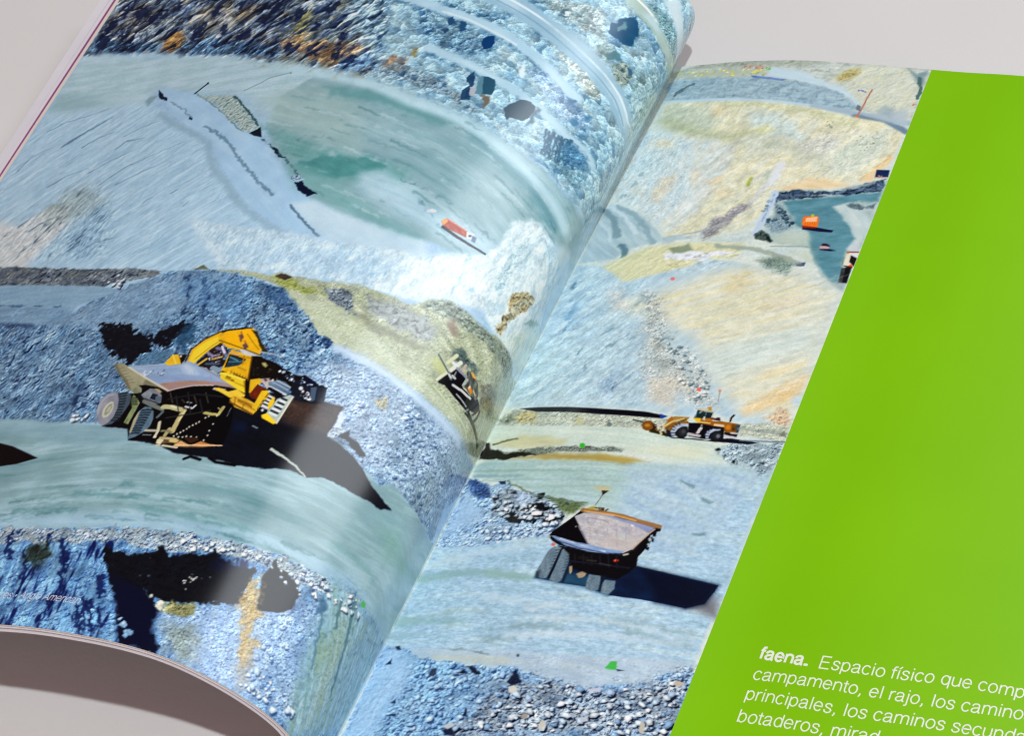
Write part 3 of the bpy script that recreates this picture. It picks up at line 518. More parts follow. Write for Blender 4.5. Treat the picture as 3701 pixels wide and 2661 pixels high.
fill([-52.9,76.3,-52.4,70.2,-51.5,70.4,-51.4,76.1,-52.7,79.0], '5f7788', soft=0.5, rag=0.6)
fill([-78.7,51.2,-77.5,47.9,-76.0,47.4,-74.5,50.7,-74.8,53.2,-76.8,54.5], '123e72', soft=0.2, rag=0.5)
fill([-93.5,42.2,-91.6,41.7,-89.8,44.7,-91.5,45.7], '2a4f78', soft=0.2, rag=0.8)
fill([-89.1,43.8,-86.9,43.5,-85.6,47.1,-86.8,48.1], '2a4f78', soft=0.2, rag=0.8)
fill([-63.3,59.0,-63.2,54.9,-61.6,58.1,-60.9,61.5,-62.2,61.4], 'cfe2ee', soft=0.4, rag=0.5)
fill([-46.0,62.4,-44.3,60.7,-43.3,61.2,-44.0,62.8,-45.3,63.4], '3c6a92', soft=0.4, rag=0.5)
fill([-39.4,65.1,-38.1,63.6,-37.3,64.9,-38.4,66.1], '5480a4', soft=0.5, rag=0.5)
fill([-42.7,69.4,-40.9,67.4,-39.2,68.6,-41.2,70.4], '5480a4', soft=0.5, rag=0.6)
line([-46.9,76.6,-45.5,81.3,-44.5,85.4], 0.7, '2e5674', soft=0.3, rag=0.6, a=0.85, tip=0.4)
line([-45.9,76.6,-44.6,81.3,-43.5,85.4], 0.95, '2e5674', soft=0.3, rag=0.6, a=0.85, tip=0.4)
line([-44.9,76.5,-43.6,81.2,-42.5,85.3], 1.2, '2e5674', soft=0.3, rag=0.6, a=0.85, tip=0.4)
line([-43.9,76.5,-42.6,81.1,-41.5,85.2], 0.7, '2e5674', soft=0.3, rag=0.6, a=0.85, tip=0.4)
line([-42.9,76.4,-41.6,81.0,-40.5,85.1], 0.95, '2e5674', soft=0.3, rag=0.6, a=0.85, tip=0.4)
line([-41.9,76.3,-40.6,80.9,-39.6,84.9], 1.2, '2e5674', soft=0.3, rag=0.6, a=0.85, tip=0.4)
line([-40.9,76.2,-39.6,80.8,-38.6,84.8], 0.7, '2e5674', soft=0.3, rag=0.6, a=0.85, tip=0.4)
line([-40.0,76.1,-38.7,80.6,-37.6,84.6], 0.95, '2e5674', soft=0.3, rag=0.6, a=0.85, tip=0.4)
line([-39.0,75.9,-37.7,80.5,-36.6,84.5], 1.2, '2e5674', soft=0.3, rag=0.6, a=0.85, tip=0.4)
fill([-39.8,77.1,-35.8,76.0,-32.1,77.6,-30.7,82.6,-34.9,82.9,-39.5,83.9], '6f93ae 527a9c', soft=1.2, rag=1.5, a=0.8, tex=(('rub', 1.1, 0.9, 0.0, 1, (34, 70, 112)),))
fill([-31.1,48.1,-26.5,40.0,-19.4,28.4,-8.7,26.2,-12.9,42.4,-5.0,46.2,-21.0,58.3], '9dbcc8 b4cdd4 84a8b8', soft=2, rag=1, a=0.8, mix=(37.3, 6, 1), tex=(('rel', 1.4, 0.7, 90.0, 2, (64, 104, 126)),))
fill([-39.3,11.5,-34.9,10.8,-29.3,12.9,-23.5,15.1,-21.9,20.8,-27.4,20.0,-33.5,16.6], '7fa0a8 5f8496 9ab4b4', soft=1, rag=1, mix=(60.0, 4, 1), tex=(('rub', 1.0, 0.9, 0.0, 1, (46, 80, 110)),))
fill([-35.9,7.1,-31.6,2.9,-26.2,8.5,-20.5,12.1,-14.6,15.5,-23.9,15.6,-30.3,11.0], 'b6cddc cadbe4', soft=1.0, mix=(60.0, 6, 1))
fill([-139.3,132.0,-113.5,137.6,-86.0,140.5,-71.6,139.6,-59.8,137.8,-48.2,130.4,-44.4,127.5,-41.7,122.1,-41.9,113.7,-40.7,110.6,-37.5,108.1,-33.4,108.3,-27.1,111.0,-18.0,110.7,-13.1,120.3,-0.2,122.8,-1.4,141.5,-11.3,147.1,-24.4,148.9,-32.2,147.5,-36.3,144.1,-43.7,146.4,-50.4,149.5,-55.4,153.6,-64.9,154.1,-79.2,154.7,-94.2,154.5,-115.7,153.7], 'bfd3e2 d4e4ee b0cce0 cadee6 e2eef2', soft=1.2, rag=0.8, mix=(-62.8, 9, 1.6), tex=(('mul', 2, 0.03),))
fill([-139.3,132.0,-113.5,137.6,-86.0,140.5,-71.4,140.2,-63.2,145.2,-69.4,154.7,-79.2,154.7,-94.2,154.5,-115.7,153.7], 'a9c4e0 bcd3e8 9ebcdc', soft=6, a=0.8, mix=(-50.6, 8, 1.4), tex=(('rel', 1.3, 0.18, -50.6, 1.7, (110, 142, 178)),))
fill([-57.0,143.9,-50.1,137.3,-42.0,132.6,-37.5,137.4,-36.6,143.6,-45.5,146.9,-53.1,148.0], 'dfecf2 ecf5f6 d0e0ea', soft=6, a=0.6, mix=(20.0, 9, 2))
fill([-30.8,112.0,-26.7,109.2,-18.8,103.5,-2.1,99.7,-1.9,110.1,-5.7,118.8,-21.8,121.0], 'a9c6e2 bcd4e8', soft=1.5, a=0.9, mix=(21.6, 8, 1))
line([-31.3,111.1,-27.8,113.6,-23.1,119.1,-14.1,121.3], 0.5, '93b4cc', soft=0.3, a=0.7)
fill([-36.3,136.5,-37.7,128.1,-37.3,120.1,-34.9,116.9,-34.2,124.0,-34.6,132.0,-35.2,137.5], 'a6c2d2 c2d6de', soft=2, rag=1.2, a=0.7, mix=(-89.4, 4, 0.8), tex=(('rel', 1.1, 0.8, -89.4, 2, (84, 124, 150)),))
fill([-31.4,136.9,-31.5,133.5,-29.4,130.5,-23.1,127.4,-23.3,130.5,-28.1,141.3,-28.8,147.3,-30.7,146.8,-30.2,140.2], '9c9474 c4bd9c 7f7256 b3ab8c', soft=0.5, rag=1, mix=(-83.4, 3, 0.9), tex=(('rel', 1.2, 0.9, -83.4, 1.5, (66, 56, 40)),))
fill([-23.0,137.1,-18.2,130.8,-6.4,122.5,-17.1,133.1], '7d9c8e', soft=0.6, rag=0.8)
fill([-26.8,147.5,-21.4,138.4,-4.4,122.2,-0.2,122.8,-1.5,137.8,-18.6,146.9], 'c9dbc6 d8e6d2', soft=2, a=0.8, mix=(-60.0, 5, 1.5))
over([-139.3,132.0,-113.5,137.6,-86.0,140.5,-71.6,139.6,-59.8,137.8,-48.2,130.4,-44.4,127.5,-41.7,122.1,-41.9,113.7,-40.7,110.6,-37.5,108.1,-33.4,108.3,-27.1,111.0,-18.0,110.7,-13.1,120.3,-0.2,122.8,-1.4,141.5,-11.3,147.1,-24.4,148.9,-32.2,147.5,-36.3,144.1,-43.7,146.4,-50.4,149.5,-55.4,153.6,-64.9,154.1,-79.2,154.7,-94.2,154.5,-115.7,153.7], (('rel', 4, 0.23, -96.8, 1.5, (150, 184, 208)), ('fle', 1.6, 0.5, -91.4, 2.6, (122, 164, 194), 0.4), ('fle', 0.6, 0.3, -91.4, 1.8, (126, 166, 194), 0.42)), soft=1)
fill([-126.2,153.3,-122.9,152.1,-118.3,154.3,-109.6,154.4,-98.4,155.7,-95.0,154.3,-90.5,155.2,-83.4,155.4,-70.7,154.6,-79.2,154.7,-71.2,154.0,-63.2,154.6,-54.9,154.6,-50.4,149.5,-45.3,147.4,-39.6,148.4,-34.0,149.6,-27.7,148.4,-22.4,148.0,-10.5,145.2,-0.8,140.3,-0.1,145.3,-0.0,152.7,-0.0,159.9,-0.0,168.2,-2.3,173.6,-14.4,177.8,-26.0,180.2,-35.2,179.8,-43.2,178.5,-50.9,178.2,-58.7,177.2,-66.7,177.4,-59.0,179.2,-65.7,178.8,-68.8,176.4,-75.1,172.4,-83.0,166.3,-90.4,161.4,-97.2,158.0,-108.8,155.8], 'a6ae94 bcc4aa 939c86 acb5a0 c6ccb8 9ca592', soft=0.5, rag=0.5, mix=(30.7, 12, 2.4), tex=(('rub', 0.8, 0.4, 0.0, 1.0, (70, 78, 62)), ('mul', 1.5, 0.08)))
fill([-50.3,149.7,-45.3,147.4,-39.1,148.3,-31.2,149.4,-24.1,148.6,-10.5,145.2,-23.2,153.1,-32.2,153.0,-39.0,152.8,-46.2,153.0,-52.4,153.7], '8b988e a3aea2 738279', soft=0.8, rag=0.8, mix=(2.5, 8, 1.2), tex=(('rub', 1.1, 0.85, 30.0, 1.5, (56, 66, 64)),))
fill([-68.4,156.8,-58.1,156.1,-51.2,156.1,-45.9,157.7,-44.3,162.1,-48.4,164.1,-55.6,163.5,-64.7,162.7], '8f98a4 a6aeb4 78828e', soft=1.5, rag=1.5, a=0.7, mix=(3.9, 6, 1.5), tex=(('rel', 1.4, 0.7, 30.0, 1.6, (80, 80, 92)),))
fill([-68.2,163.5,-59.9,164.7,-52.5,164.8,-44.7,165.3,-45.8,167.3,-53.7,167.3,-61.9,167.5], '8d9078 7e8270', soft=1.5, rag=1, a=0.7)
fill([-79.9,157.6,-70.0,156.1,-77.1,157.0,-71.6,156.7,-68.9,162.5,-71.3,164.9,-65.8,165.0,-73.5,162.8,-77.8,160.9], '7d8894 a9b2ba 5f6b78', soft=0.6, rag=0.8, mix=(20.0, 4, 2), tex=(('rub', 1.3, 1.0, 0.0, 1, (24, 30, 44)),))
fill([-91.0,160.9,-75.0,163.2,-67.0,164.8,-60.4,168.6,-48.5,173.1,-34.0,175.9,-22.1,178.3,-5.1,173.6,-12.9,178.9,-27.2,180.7,-37.8,178.9,-48.6,177.9,-59.0,176.5,-68.9,175.8,-79.9,173.0], 'bcc6ac c8d0b8 aeba9e c0cab6', soft=1.5, rag=0.6, a=0.75, mix=(14.3, 14, 1.8), tex=(('rub', 0.8, 0.3, 0.0, 1.0, (90, 98, 74)),))
fill([-97.8,156.8,-94.1,155.1,-87.2,157.8,-78.8,159.9,-83.2,160.8,-91.3,159.7], '96a058 a4ad68 86924c', soft=1, rag=1, a=0.85, mix=(0.0, 3, 1.5), tex=(('rel', 1, 0.6, 0.0, 1, (60, 66, 24)),))
fill([-96.8,155.8,-95.0,154.3,-91.1,155.6,-92.7,156.9], '332c28 5a4c44', soft=0.2, rag=0.5, mix=(0.0, 2, 1))
fill([-125.6,153.3,-123.0,151.9,-119.6,153.9], '68705a', soft=0.2, rag=0.5)
fill([-43.8,167.1,-40.5,165.5,-35.6,166.6,-36.5,169.1,-39.3,169.9], 'b9c28a c8cc9c', soft=1.2, a=0.8)
fill([-43.7,153.8,-42.6,151.8,-39.5,155.0,-39.3,157.4,-41.6,157.1], '8a7a70', soft=1, rag=0.8, a=0.8)
fill([-26.9,163.4,-21.9,160.3,-11.5,156.4,-8.3,160.3,-21.7,167.9], '77745e 8f8c70 615f50', soft=1, rag=1, a=0.8, mix=(60.0, 4, 1), tex=(('rel', 1, 0.7, 0.0, 1, (52, 48, 50)),))
fill([-24.8,152.9,-22.0,148.2,-9.5,144.9,-8.2,147.5,-18.1,152.5], '7f8a74 98a088', soft=0.7, rag=0.8, tex=(('rel', 1, 0.9, 60.0, 1.5, (44, 50, 44)),))
line([-40.3,174.2,-31.4,176.2,-21.8,177.4,-6.8,172.6], 1.0, '9aa88a', soft=0.6, a=0.7)
line([-38.1,174.3,-29.9,176.7,-19.2,177.4], 0.5, 'd2dac0', soft=0.3, a=0.7)
fill([-216.0,161.6,-187.3,167.3,-169.2,171.3,-160.6,167.3,-158.0,163.8,-150.5,160.2,-141.9,156.8,-132.0,153.9,-123.7,153.7,-110.1,155.4,-100.1,158.3,-91.4,160.5,-86.3,164.5,-79.1,169.1,-73.9,173.8,-69.2,175.6,-65.5,178.2,-59.2,178.7,-66.7,177.4,-58.3,177.9,-50.4,179.3,-43.2,180.6,-35.4,181.4,-27.8,182.0,-17.1,179.9,-1.1,172.5,-0.0,183.1,-8.3,193.7,-3.3,200.4,-5.2,202.4,-19.2,207.3,-28.0,208.4,-34.4,206.9,-37.2,209.5,-46.3,206.8,-52.1,204.1,-55.2,203.6,-56.2,204.8,-74.4,211.6,-124.9,212.2,-141.8,212.2,-161.5,209.5,-182.0,207.3], '6d8dae 86a2be 5c7da2 92aac0 7997b6', soft=0.4, rag=0.8, mix=(85.0, 14, 5), tex=(('rel', 6, 0.16, 80.0, 1.7, (40, 60, 100)), ('fle', 1.8, 0.6, 80.0, 2.5, (36, 56, 98), 0.35), ('rub', 1.35, 1.15, 0.0, 1.0, (16, 28, 64), 1.0), ('rub', 0.8, 0.5, 0.0, 1.0, (24, 38, 74), 0.7)))
fill([-215.7,162.0,-169.2,171.3,-153.5,174.5,-134.1,179.2,-121.6,171.8,-115.9,162.6,-109.6,156.3,-123.5,154.1,-141.8,157.0,-150.3,160.6,-157.7,164.2,-160.4,167.6], '86a0bc 98b0c6 7893b0', soft=2, rag=1, a=0.7, mix=(-30.0, 8, 2), tex=(('rub', 1.1, 0.5, 0.0, 1.0, (44, 62, 104), 0.5),))
fill([-126.4,155.8,-110.5,157.6,-101.1,160.3,-99.2,173.7,-108.0,171.9,-118.2,168.1,-125.5,162.2], '6488ae 7a9abc 5476a0', soft=3, rag=2, a=0.6, mix=(85.0, 10, 2), tex=(('rel', 1.8, 0.7, 80.0, 2.5, (26, 52, 104)), ('rub', 1.2, 0.5, 0.0, 1, (26, 42, 84), 0.6)))
fill([-99.8,158.9,-91.9,160.4,-86.3,164.5,-82.1,168.0,-84.1,169.0,-90.4,166.4,-94.4,164.5], '3f5a80 5b7698', soft=1.2, rag=1.5, a=0.8, tex=(('rub', 1.5, 1.0, 0.0, 1, (10, 18, 42)),))
fill([-67.8,181.3,-58.7,179.6,-66.6,177.6,-58.3,177.9,-50.4,179.3,-43.2,180.6,-35.4,181.4,-27.8,182.0,-17.1,179.9,-1.7,173.1,-0.0,183.1,-13.1,193.9,-32.4,210.3,-43.6,207.2,-55.2,203.6,-57.4,198.6,-66.4,194.8,-71.8,188.6], '98acc4 869ebc aebed0 90a6c0', soft=4, rag=1.5, mix=(60.0, 10, 4), tex=(('rub', 1.2, 0.95, 0.0, 1.0, (44, 66, 116)), ('mul', 1, 0.08)))
fill([-34.1,206.4,-24.4,196.1,-8.3,193.7,-3.3,200.4,-9.8,204.4,-28.0,207.6], '8fa2b4 a9b8c2 7a90a8', soft=2, rag=1, a=0.8, mix=(75.0, 8, 1.2), tex=(('rub', 1.0, 0.95, 75.0, 1.8, (36, 62, 98)),))
fill([-39.9,180.9,-34.5,181.0,-26.7,181.4,-15.7,178.9,-3.0,173.6,-9.4,182.9,-27.1,186.9,-34.7,184.6], 'a4b8d8 b4c6e0', soft=3, a=0.5, mix=(45.0, 8, 2))
line([-127.2,154.5,-122.1,162.4,-119.5,168.7,-117.6,176.8], 1.4, '1c3058', soft=0.5, rag=1.2, a=0.75, tip=0.3, brk=3)
line([-119.3,157.4,-114.1,165.7,-112.1,171.3], 1.2, '1c3058', soft=0.5, rag=1.2, a=0.75, tip=0.3, brk=3)
line([-182.3,174.5,-173.3,184.6,-171.2,190.4], 1.3, '1c3058', soft=0.5, rag=1.2, a=0.75, tip=0.3, brk=3)
line([-175.4,174.2,-171.1,182.4,-166.4,192.8], 1.0, '1c3058', soft=0.5, rag=1.2, a=0.75, tip=0.3, brk=3)
line([-138.1,198.4,-133.3,205.0,-132.4,209.1], 2.2, '1c3058', soft=0.5, rag=1.2, a=0.75, tip=0.3, brk=3)
line([-137.8,202.5,-134.9,207.9], 1.6, '1c3058', soft=0.5, rag=1.2, a=0.75, tip=0.3, brk=3)
line([-85.2,171.6,-82.5,175.9], 1.3, '1c3058', soft=0.5, rag=1.2, a=0.75, tip=0.3, brk=3)
line([-90.5,167.0,-86.0,173.0,-82.4,177.1], 1.0, '1c3058', soft=0.5, rag=1.2, a=0.75, tip=0.3, brk=3)
line([-175.2,171.7,-169.1,175.1], 1.4, '1c3058', soft=0.5, rag=1.2, a=0.75, tip=0.3, brk=3)
line([-74.6,173.4,-71.9,175.0,-67.3,177.6], 1.6, '1c3058', soft=0.5, rag=1.2, a=0.75, tip=0.3, brk=3)
fill([-191.3,167.3,-174.3,169.3,-175.2,171.7,-185.3,170.2], '2c3c5c', soft=1, rag=1.2, a=0.7, tex=(('rub', 1.2, 1.0, 0.0, 1, (10, 16, 34)),))
line([-67.4,177.0,-59.4,177.6,-51.7,178.6,-44.0,180.0,-36.6,181.1,-29.2,181.9,-21.9,181.5], 2.2, 'b7cbe6', soft=1.2, rag=0.4)
fill([-49.8,187.4,-48.5,185.1,-46.6,186.0,-46.2,188.6,-48.3,189.4], 'a3a48e b7b49a', soft=0.2, rag=0.6, tex=(('rel', 1, 0.8, 0.0, 1, (90, 84, 70)),))
dots([-136.5,209.0,-129.0,209.2,-125.3,211.6,-133.4,212.0], 9, 0.5, 1.3, 'b8c2cc 9fb0c0 c8ccd0', seed=3, shade='24344e')
fill([-235.7,134.7,-210.3,140.3,-186.6,145.3,-171.7,148.3,-144.9,151.8,-136.7,153.8,-142.4,156.0,-153.8,156.9,-156.3,157.8,-203.1,150.5,-228.0,145.4], '5f6a7a 7d868c 4c5768 878a86', soft=0.4, rag=0.7, mix=(0.0, 5, 2), tex=(('rub', 1.3, 1.0, 0.0, 1.2, (18, 24, 38)),))
fill([-143.8,153.6,-138.9,153.1,-136.4,154.3,-139.4,156.1,-142.5,155.3], '7f868c', soft=0.2, rag=0.5, tex=(('rub', 1.0, 1.0, 0.0, 1.0, (20, 26, 40)),))
fill([-228.0,145.4,-156.3,157.8,-148.1,160.2,-156.0,163.1,-162.7,165.1,-173.7,164.5,-220.4,155.7], '8aa6c0 7b98b6 98b3cc 83a0bc', soft=0.5, mix=(2.0, 26, 1.3), tex=(('mul', 1, 0.05),))
fill([-220.9,155.1,-174.0,164.0,-162.0,165.2,-162.8,169.6,-168.9,171.6,-215.4,162.4], '7d99b6 8ea8c0 6f8cac', soft=0.8, mix=(2.0, 12, 2), tex=(('rub', 1.0, 0.4, 0.0, 1.5, (44, 62, 100), 0.4),))
line([-213.1,156.0,-185.5,161.4,-168.8,164.3], 0.7, '4f6a8c', soft=0.15, rag=0.5, brk=4)
dots([-155.8,155.7,-148.8,155.3,-149.2,158.5,-152.7,158.7], 8, 0.5, 1.1, 'b9c4cc a6b2bc', seed=5, shade='2c3a52')
fill([-147.0,173.8,-145.7,172.9,-142.8,174.5,-141.6,173.5,-139.3,175.1,-137.9,173.9,-134.4,176.1,-131.5,177.9,-128.8,178.8,-125.8,179.9,-123.0,180.5,-122.8,178.9,-122.0,177.3,-120.8,176.2,-118.9,175.4,-116.8,174.5,-113.3,175.0,-113.1,177.5,-115.4,181.0,-117.2,182.9,-117.5,185.4,-119.9,183.9,-122.9,182.8,-121.2,187.0,-125.0,187.3,-124.2,189.5,-126.2,191.1,-130.5,188.0,-134.9,186.2,-139.1,184.4,-142.9,179.8], '080c14 141e2c 0c1420', soft=0.4, rag=1.5, rs=2, mix=(0.0, 2, 1.5), tex=(('rub', 1.1, 0.9, 0.0, 1, (3, 4, 8), 0.6),))
fill([-116.5,175.1,-111.8,176.1,-109.3,179.7,-110.3,182.9,-109.0,186.7,-111.3,186.1,-114.6,183.9,-116.1,182.3], '2c5070 45688a', soft=1.2, rag=1.5, a=0.8, tex=(('rub', 1.2, 0.8, 0.0, 1, (14, 30, 56)),))
fill([-125.0,187.3,-121.4,186.7,-120.3,185.1,-116.0,185.5,-112.7,186.2,-114.1,188.7,-114.1,190.6,-121.4,191.2,-124.0,189.9], '5a7a98 7390aa', soft=0.8, rag=1, tex=(('rub', 1.1, 0.7, 0.0, 1, (24, 40, 70)),))
dots([-146.9,173.5,-134.7,175.1,-130.2,178.6,-132.7,182.4,-138.2,183.5,-142.2,180.5], 12, 0.2, 0.35, '22344a 1a2838 3f5468', seed=11)
dots([-122.8,178.9,-114.5,175.5,-115.9,180.7,-118.2,184.2], 6, 0.2, 0.35, '33485e 4f6478', seed=12)
flow([-182.0,207.3,-152.3,209.8,-142.2,211.6,-133.2,212.3,-123.1,213.3,-112.5,214.7,-99.5,219.2,-76.5,216.6,-56.6,204.1,-54.9,204.2,-51.9,204.5,-46.2,207.0,-37.1,209.7,-34.5,206.7,-27.5,208.2,-18.9,207.4,-3.9,201.9,-1.6,200.6,-0.5,216.1,-1.4,226.4,-0.6,233.9,-9.9,236.0,-23.1,239.6,-30.8,239.0,-35.9,239.7,-26.3,238.6,-32.5,240.3,-39.8,241.3,-49.4,241.6,-62.3,243.7,-75.3,245.1,-89.0,246.1,-112.3,249.1,-151.1,249.4], [-165.3,238.3,-140.5,239.7,-120.4,236.6,-100.4,235.0,-81.5,233.9,-63.0,233.5,-49.6,232.3,-31.0,231.9,-20.9,228.9,0.0,219.0], '6a8c94 86a2aa a0b9c4 7896a0 94b0bc aec6d2 809ca6', 26, 2.6, soft=0.4)
fill([-182.0,207.3,-142.2,211.6,-123.1,213.3,-112.3,215.0,-108.6,219.4,-125.4,220.1,-158.0,214.6,-179.6,210.6], '85a3b4 96b2be 7b9aa4', soft=2.5, a=0.8, mix=(3.0, 14, 2))
fill([-155.5,243.4,-137.3,244.4,-115.5,244.0,-91.4,242.0,-73.0,240.8,-55.8,238.4,-42.3,236.8,-28.0,236.4,-37.6,236.7,-28.8,237.5,-13.3,235.4,-0.9,233.8,-26.2,238.8,-32.4,240.4,-39.8,241.4,-49.4,241.7,-62.2,243.8,-75.3,245.2,-88.9,246.2,-112.2,249.2,-151.0,249.5], '9fbcd4 acc8dc 94b3cc', soft=3, a=0.85, mix=(10.0, 20, 2))
fill([-33.0,217.0,-21.7,212.0,-7.8,204.4,-5.0,208.8,-4.6,219.4,-3.3,227.9,-3.2,233.1,-21.1,236.4,-21.8,226.5,-26.2,219.6], 'a2c2d0 8fb4ba b0ccd8', soft=6, a=0.6, mix=(3.0, 12, 1.4))
fill([-30.0,219.0,-22.4,217.4,-12.3,216.7,-10.7,221.9,-24.8,224.8], '7fab9a', soft=5, a=0.5)
line([-132.6,243.1,-121.7,242.8,-111.9,243.1], 1.6, '4f7c80', soft=1.0, rag=0.8, a=0.55, tip=0.5)
line([-115.7,237.0,-104.2,237.0,-96.1,237.1], 1.6, '5a868c', soft=1.0, rag=0.8, a=0.55, tip=0.5)
line([-92.6,239.8,-78.1,240.1,-66.9,239.3,-60.1,239.0], 1.8, '669298', soft=1.0, rag=0.8, a=0.55, tip=0.5)
line([-91.8,232.7,-78.8,230.1,-65.3,229.1], 1.2, '6a949c', soft=1.0, rag=0.8, a=0.55, tip=0.5)
line([-40.6,231.4,-32.8,231.2,-25.4,231.7], 1.2, '6f979a', soft=1.0, rag=0.8, a=0.55, tip=0.5)
line([-40.3,226.5,-32.1,225.9,-24.2,226.4], 1.0, '8fb2b8', soft=1.0, rag=0.8, a=0.55, tip=0.5)
line([-102.5,233.0,-98.9,233.2], 2.2, '557e86', soft=1.0, rag=0.8, a=0.55, tip=0.5)
streaks([-162.8,233.4,-101.0,234.0,-77.0,233.4,-53.5,234.0,-49.2,242.0,-75.6,244.7,-113.0,248.0,-151.9,248.3], [-165.3,238.3,-140.5,239.7,-120.4,236.6,-100.4,235.0,-81.5,233.9,-63.0,233.5,-49.6,232.3,-31.0,231.9,-20.9,228.9,0.0,219.0], 95, 4, 14, 0.4, 1.3, '547a80 62888f 5a7e86 9fbcc6 4f757b 6a8c92', 5, a0=0.25, a1=0.6)
streaks([-239.3,97.5,-239.2,60.4,-217.2,63.9,-195.2,67.0,-181.3,80.2,-166.5,90.0,-153.6,96.1,-147.9,104.9,-140.7,112.3,-131.9,120.8,-117.0,132.5,-107.6,137.9,-111.8,150.2,-212.7,136.8], [-225.1,118.9,-220.0,83.8,-206.8,72.1], 60, 3, 12, 0.25, 0.6, '7d9cb8 86a4be c2d8ea 8eacc6', 12, a0=0.25, a1=0.55)
fill([-175.5,216.1,-155.4,218.3,-149.5,219.9,-137.1,224.7,-143.8,226.6,-149.2,227.1,-168.4,225.8], '05050a', soft=0.2)
fill([-151.1,249.4,-112.3,249.1,-89.0,246.1,-75.3,245.1,-62.3,243.7,-49.4,241.6,-39.8,241.3,-32.5,240.3,-26.3,238.6,-35.9,239.7,-30.8,239.0,-23.1,239.6,-9.9,236.0,-0.6,233.9,-0.0,247.5,-0.0,261.8,-1.0,276.2,-15.7,279.4,-61.3,287.0,-124.5,286.5], '6890bd 80a6cc 557fb4 90b2d0 749ac4', soft=0.3, rag=0.7, mix=(80.0, 14, 3), tex=(('rel', 5, 0.27, 82.0, 1.7, (20, 42, 100)), ('fle', 1.8, 1.0, 80.0, 4, (8, 22, 78), 0.3), ('rub', 1.1, 0.75, 0.0, 1.1, (16, 36, 96), 0.8)))
fill([-71.8,268.1,-61.3,262.6,-49.5,255.5,-39.7,250.4,-34.4,241.7,-26.0,238.9,-35.5,240.4,-30.3,239.7,-28.0,252.2,-26.9,271.0,-17.7,278.5,-53.5,280.8,-65.6,279.2], '8aa6d0 9db6d8 7996c6 a9c0d6', soft=4, rag=2, mix=(70.0, 12, 4), tex=(('rub', 1.05, 0.8, 0.0, 1.0, (40, 62, 118)), ('mul', 2, 0.06)))
fill([-151.3,249.1,-112.3,249.1,-89.0,246.1,-75.3,245.1,-62.3,243.7,-49.4,241.6,-39.8,241.3,-32.5,240.3,-26.3,238.6,-25.2,239.8,-33.1,243.8,-42.2,246.0,-53.8,246.7,-68.7,248.8,-80.8,252.2,-95.7,251.3,-114.4,254.1,-147.7,254.1], '8d9fae a6b4bc 7289a4 b4bcbc', soft=0.5, rag=1.5, mix=(10.0, 4, 2), tex=(('rub', 1.25, 1.1, 0.0, 1.0, (22, 36, 84)), ('mul', 0.6, 0.1)))
fill([-35.7,240.1,-30.5,239.4,-22.8,239.8,-9.6,236.0,-0.6,233.9,-0.0,247.5,-0.0,262.0,-25.4,281.4,-31.4,264.6], '84a6ba 9dbac8 89a494 a9c4d2 7d9cb0', soft=3, rag=1, mix=(62.9, 16, 1.2), tex=(('rel', 1.3, 0.27, 62.9, 1.7, (58, 86, 100)),))
fill([-27.3,256.6,-29.7,244.4,-27.7,241.8,-22.5,252.8,-17.9,266.6,-20.8,273.6], '98a890 a6b298', soft=3, rag=1.5, a=0.4, mix=(66.5, 10, 1), tex=(('rub', 0.9, 0.6, 0.0, 1, (60, 74, 70)),))
fill([-0.0,262.0,-0.0,247.5,-0.4,237.1,0.0,246.5,0.0,261.0], 'a3c0e2 b0cae6', soft=3, a=0.8, mix=(86.9, 10, 1))
line([-27.1,240.8,-25.2,244.9,-22.0,251.4,-19.6,257.6,-17.0,262.5], 1.3, '4a6a78', soft=0.4, rag=0.6, a=0.8, tip=0.3)
line([-30.6,243.0,-29.0,248.0,-28.1,250.2], 1.0, '4f6f7c', soft=0.4, rag=0.6, a=0.8, tip=0.3)
line([-8.7,236.1,-6.3,239.5,-4.0,246.0,-2.9,253.2], 0.8, '6b8a98', soft=0.4, rag=0.6, a=0.8, tip=0.3)
line([-19.4,240.2,-16.1,245.3,-13.4,249.8], 0.6, '7390a0', soft=0.4, rag=0.6, a=0.8, tip=0.3)
line([-34.0,246.5,-31.5,254.8,-28.6,262.6], 0.8, '567690', soft=0.4, rag=0.6, a=0.8, tip=0.3)
line([-129.0,251.7,-126.7,255.9,-123.1,259.5], 2.0, '0a1a50', soft=0.4, rag=1.2, a=0.85, tip=0.4)
line([-115.9,251.0,-113.7,255.1], 1.4, '0a1a50', soft=0.4, rag=1.2, a=0.85, tip=0.4)
line([-109.9,252.8,-105.1,260.8,-101.0,268.5,-99.5,271.3], 2.0, '0a1a50', soft=0.4, rag=1.2, a=0.85, tip=0.4)
line([-106.7,256.3,-103.2,262.7], 1.6, '0a1a50', soft=0.4, rag=1.2, a=0.85, tip=0.4)
line([-92.2,262.1,-90.4,265.9,-88.4,268.5], 2.2, '0a1a50', soft=0.4, rag=1.2, a=0.85, tip=0.4)
line([-90.8,270.9,-87.6,275.3,-84.9,279.2], 1.6, '0a1a50', soft=0.4, rag=1.2, a=0.85, tip=0.4)
line([-93.7,272.4,-90.3,277.3,-88.0,280.3], 1.4, '0a1a50', soft=0.4, rag=1.2, a=0.85, tip=0.4)
line([-87.4,271.8,-83.9,276.1], 1.6, '0a1a50', soft=0.4, rag=1.2, a=0.85, tip=0.4)
line([-102.6,270.7,-101.5,274.1,-101.3,277.6], 1.4, '0a1a50', soft=0.4, rag=1.2, a=0.85, tip=0.4)
line([-120.2,257.4,-117.0,261.5,-115.3,265.5], 1.4, '0a1a50', soft=0.4, rag=1.2, a=0.85, tip=0.4)
line([-92.7,269.3,-90.3,274.8,-87.2,279.2], 1.2, '0a1a50', soft=0.4, rag=1.2, a=0.85, tip=0.4)
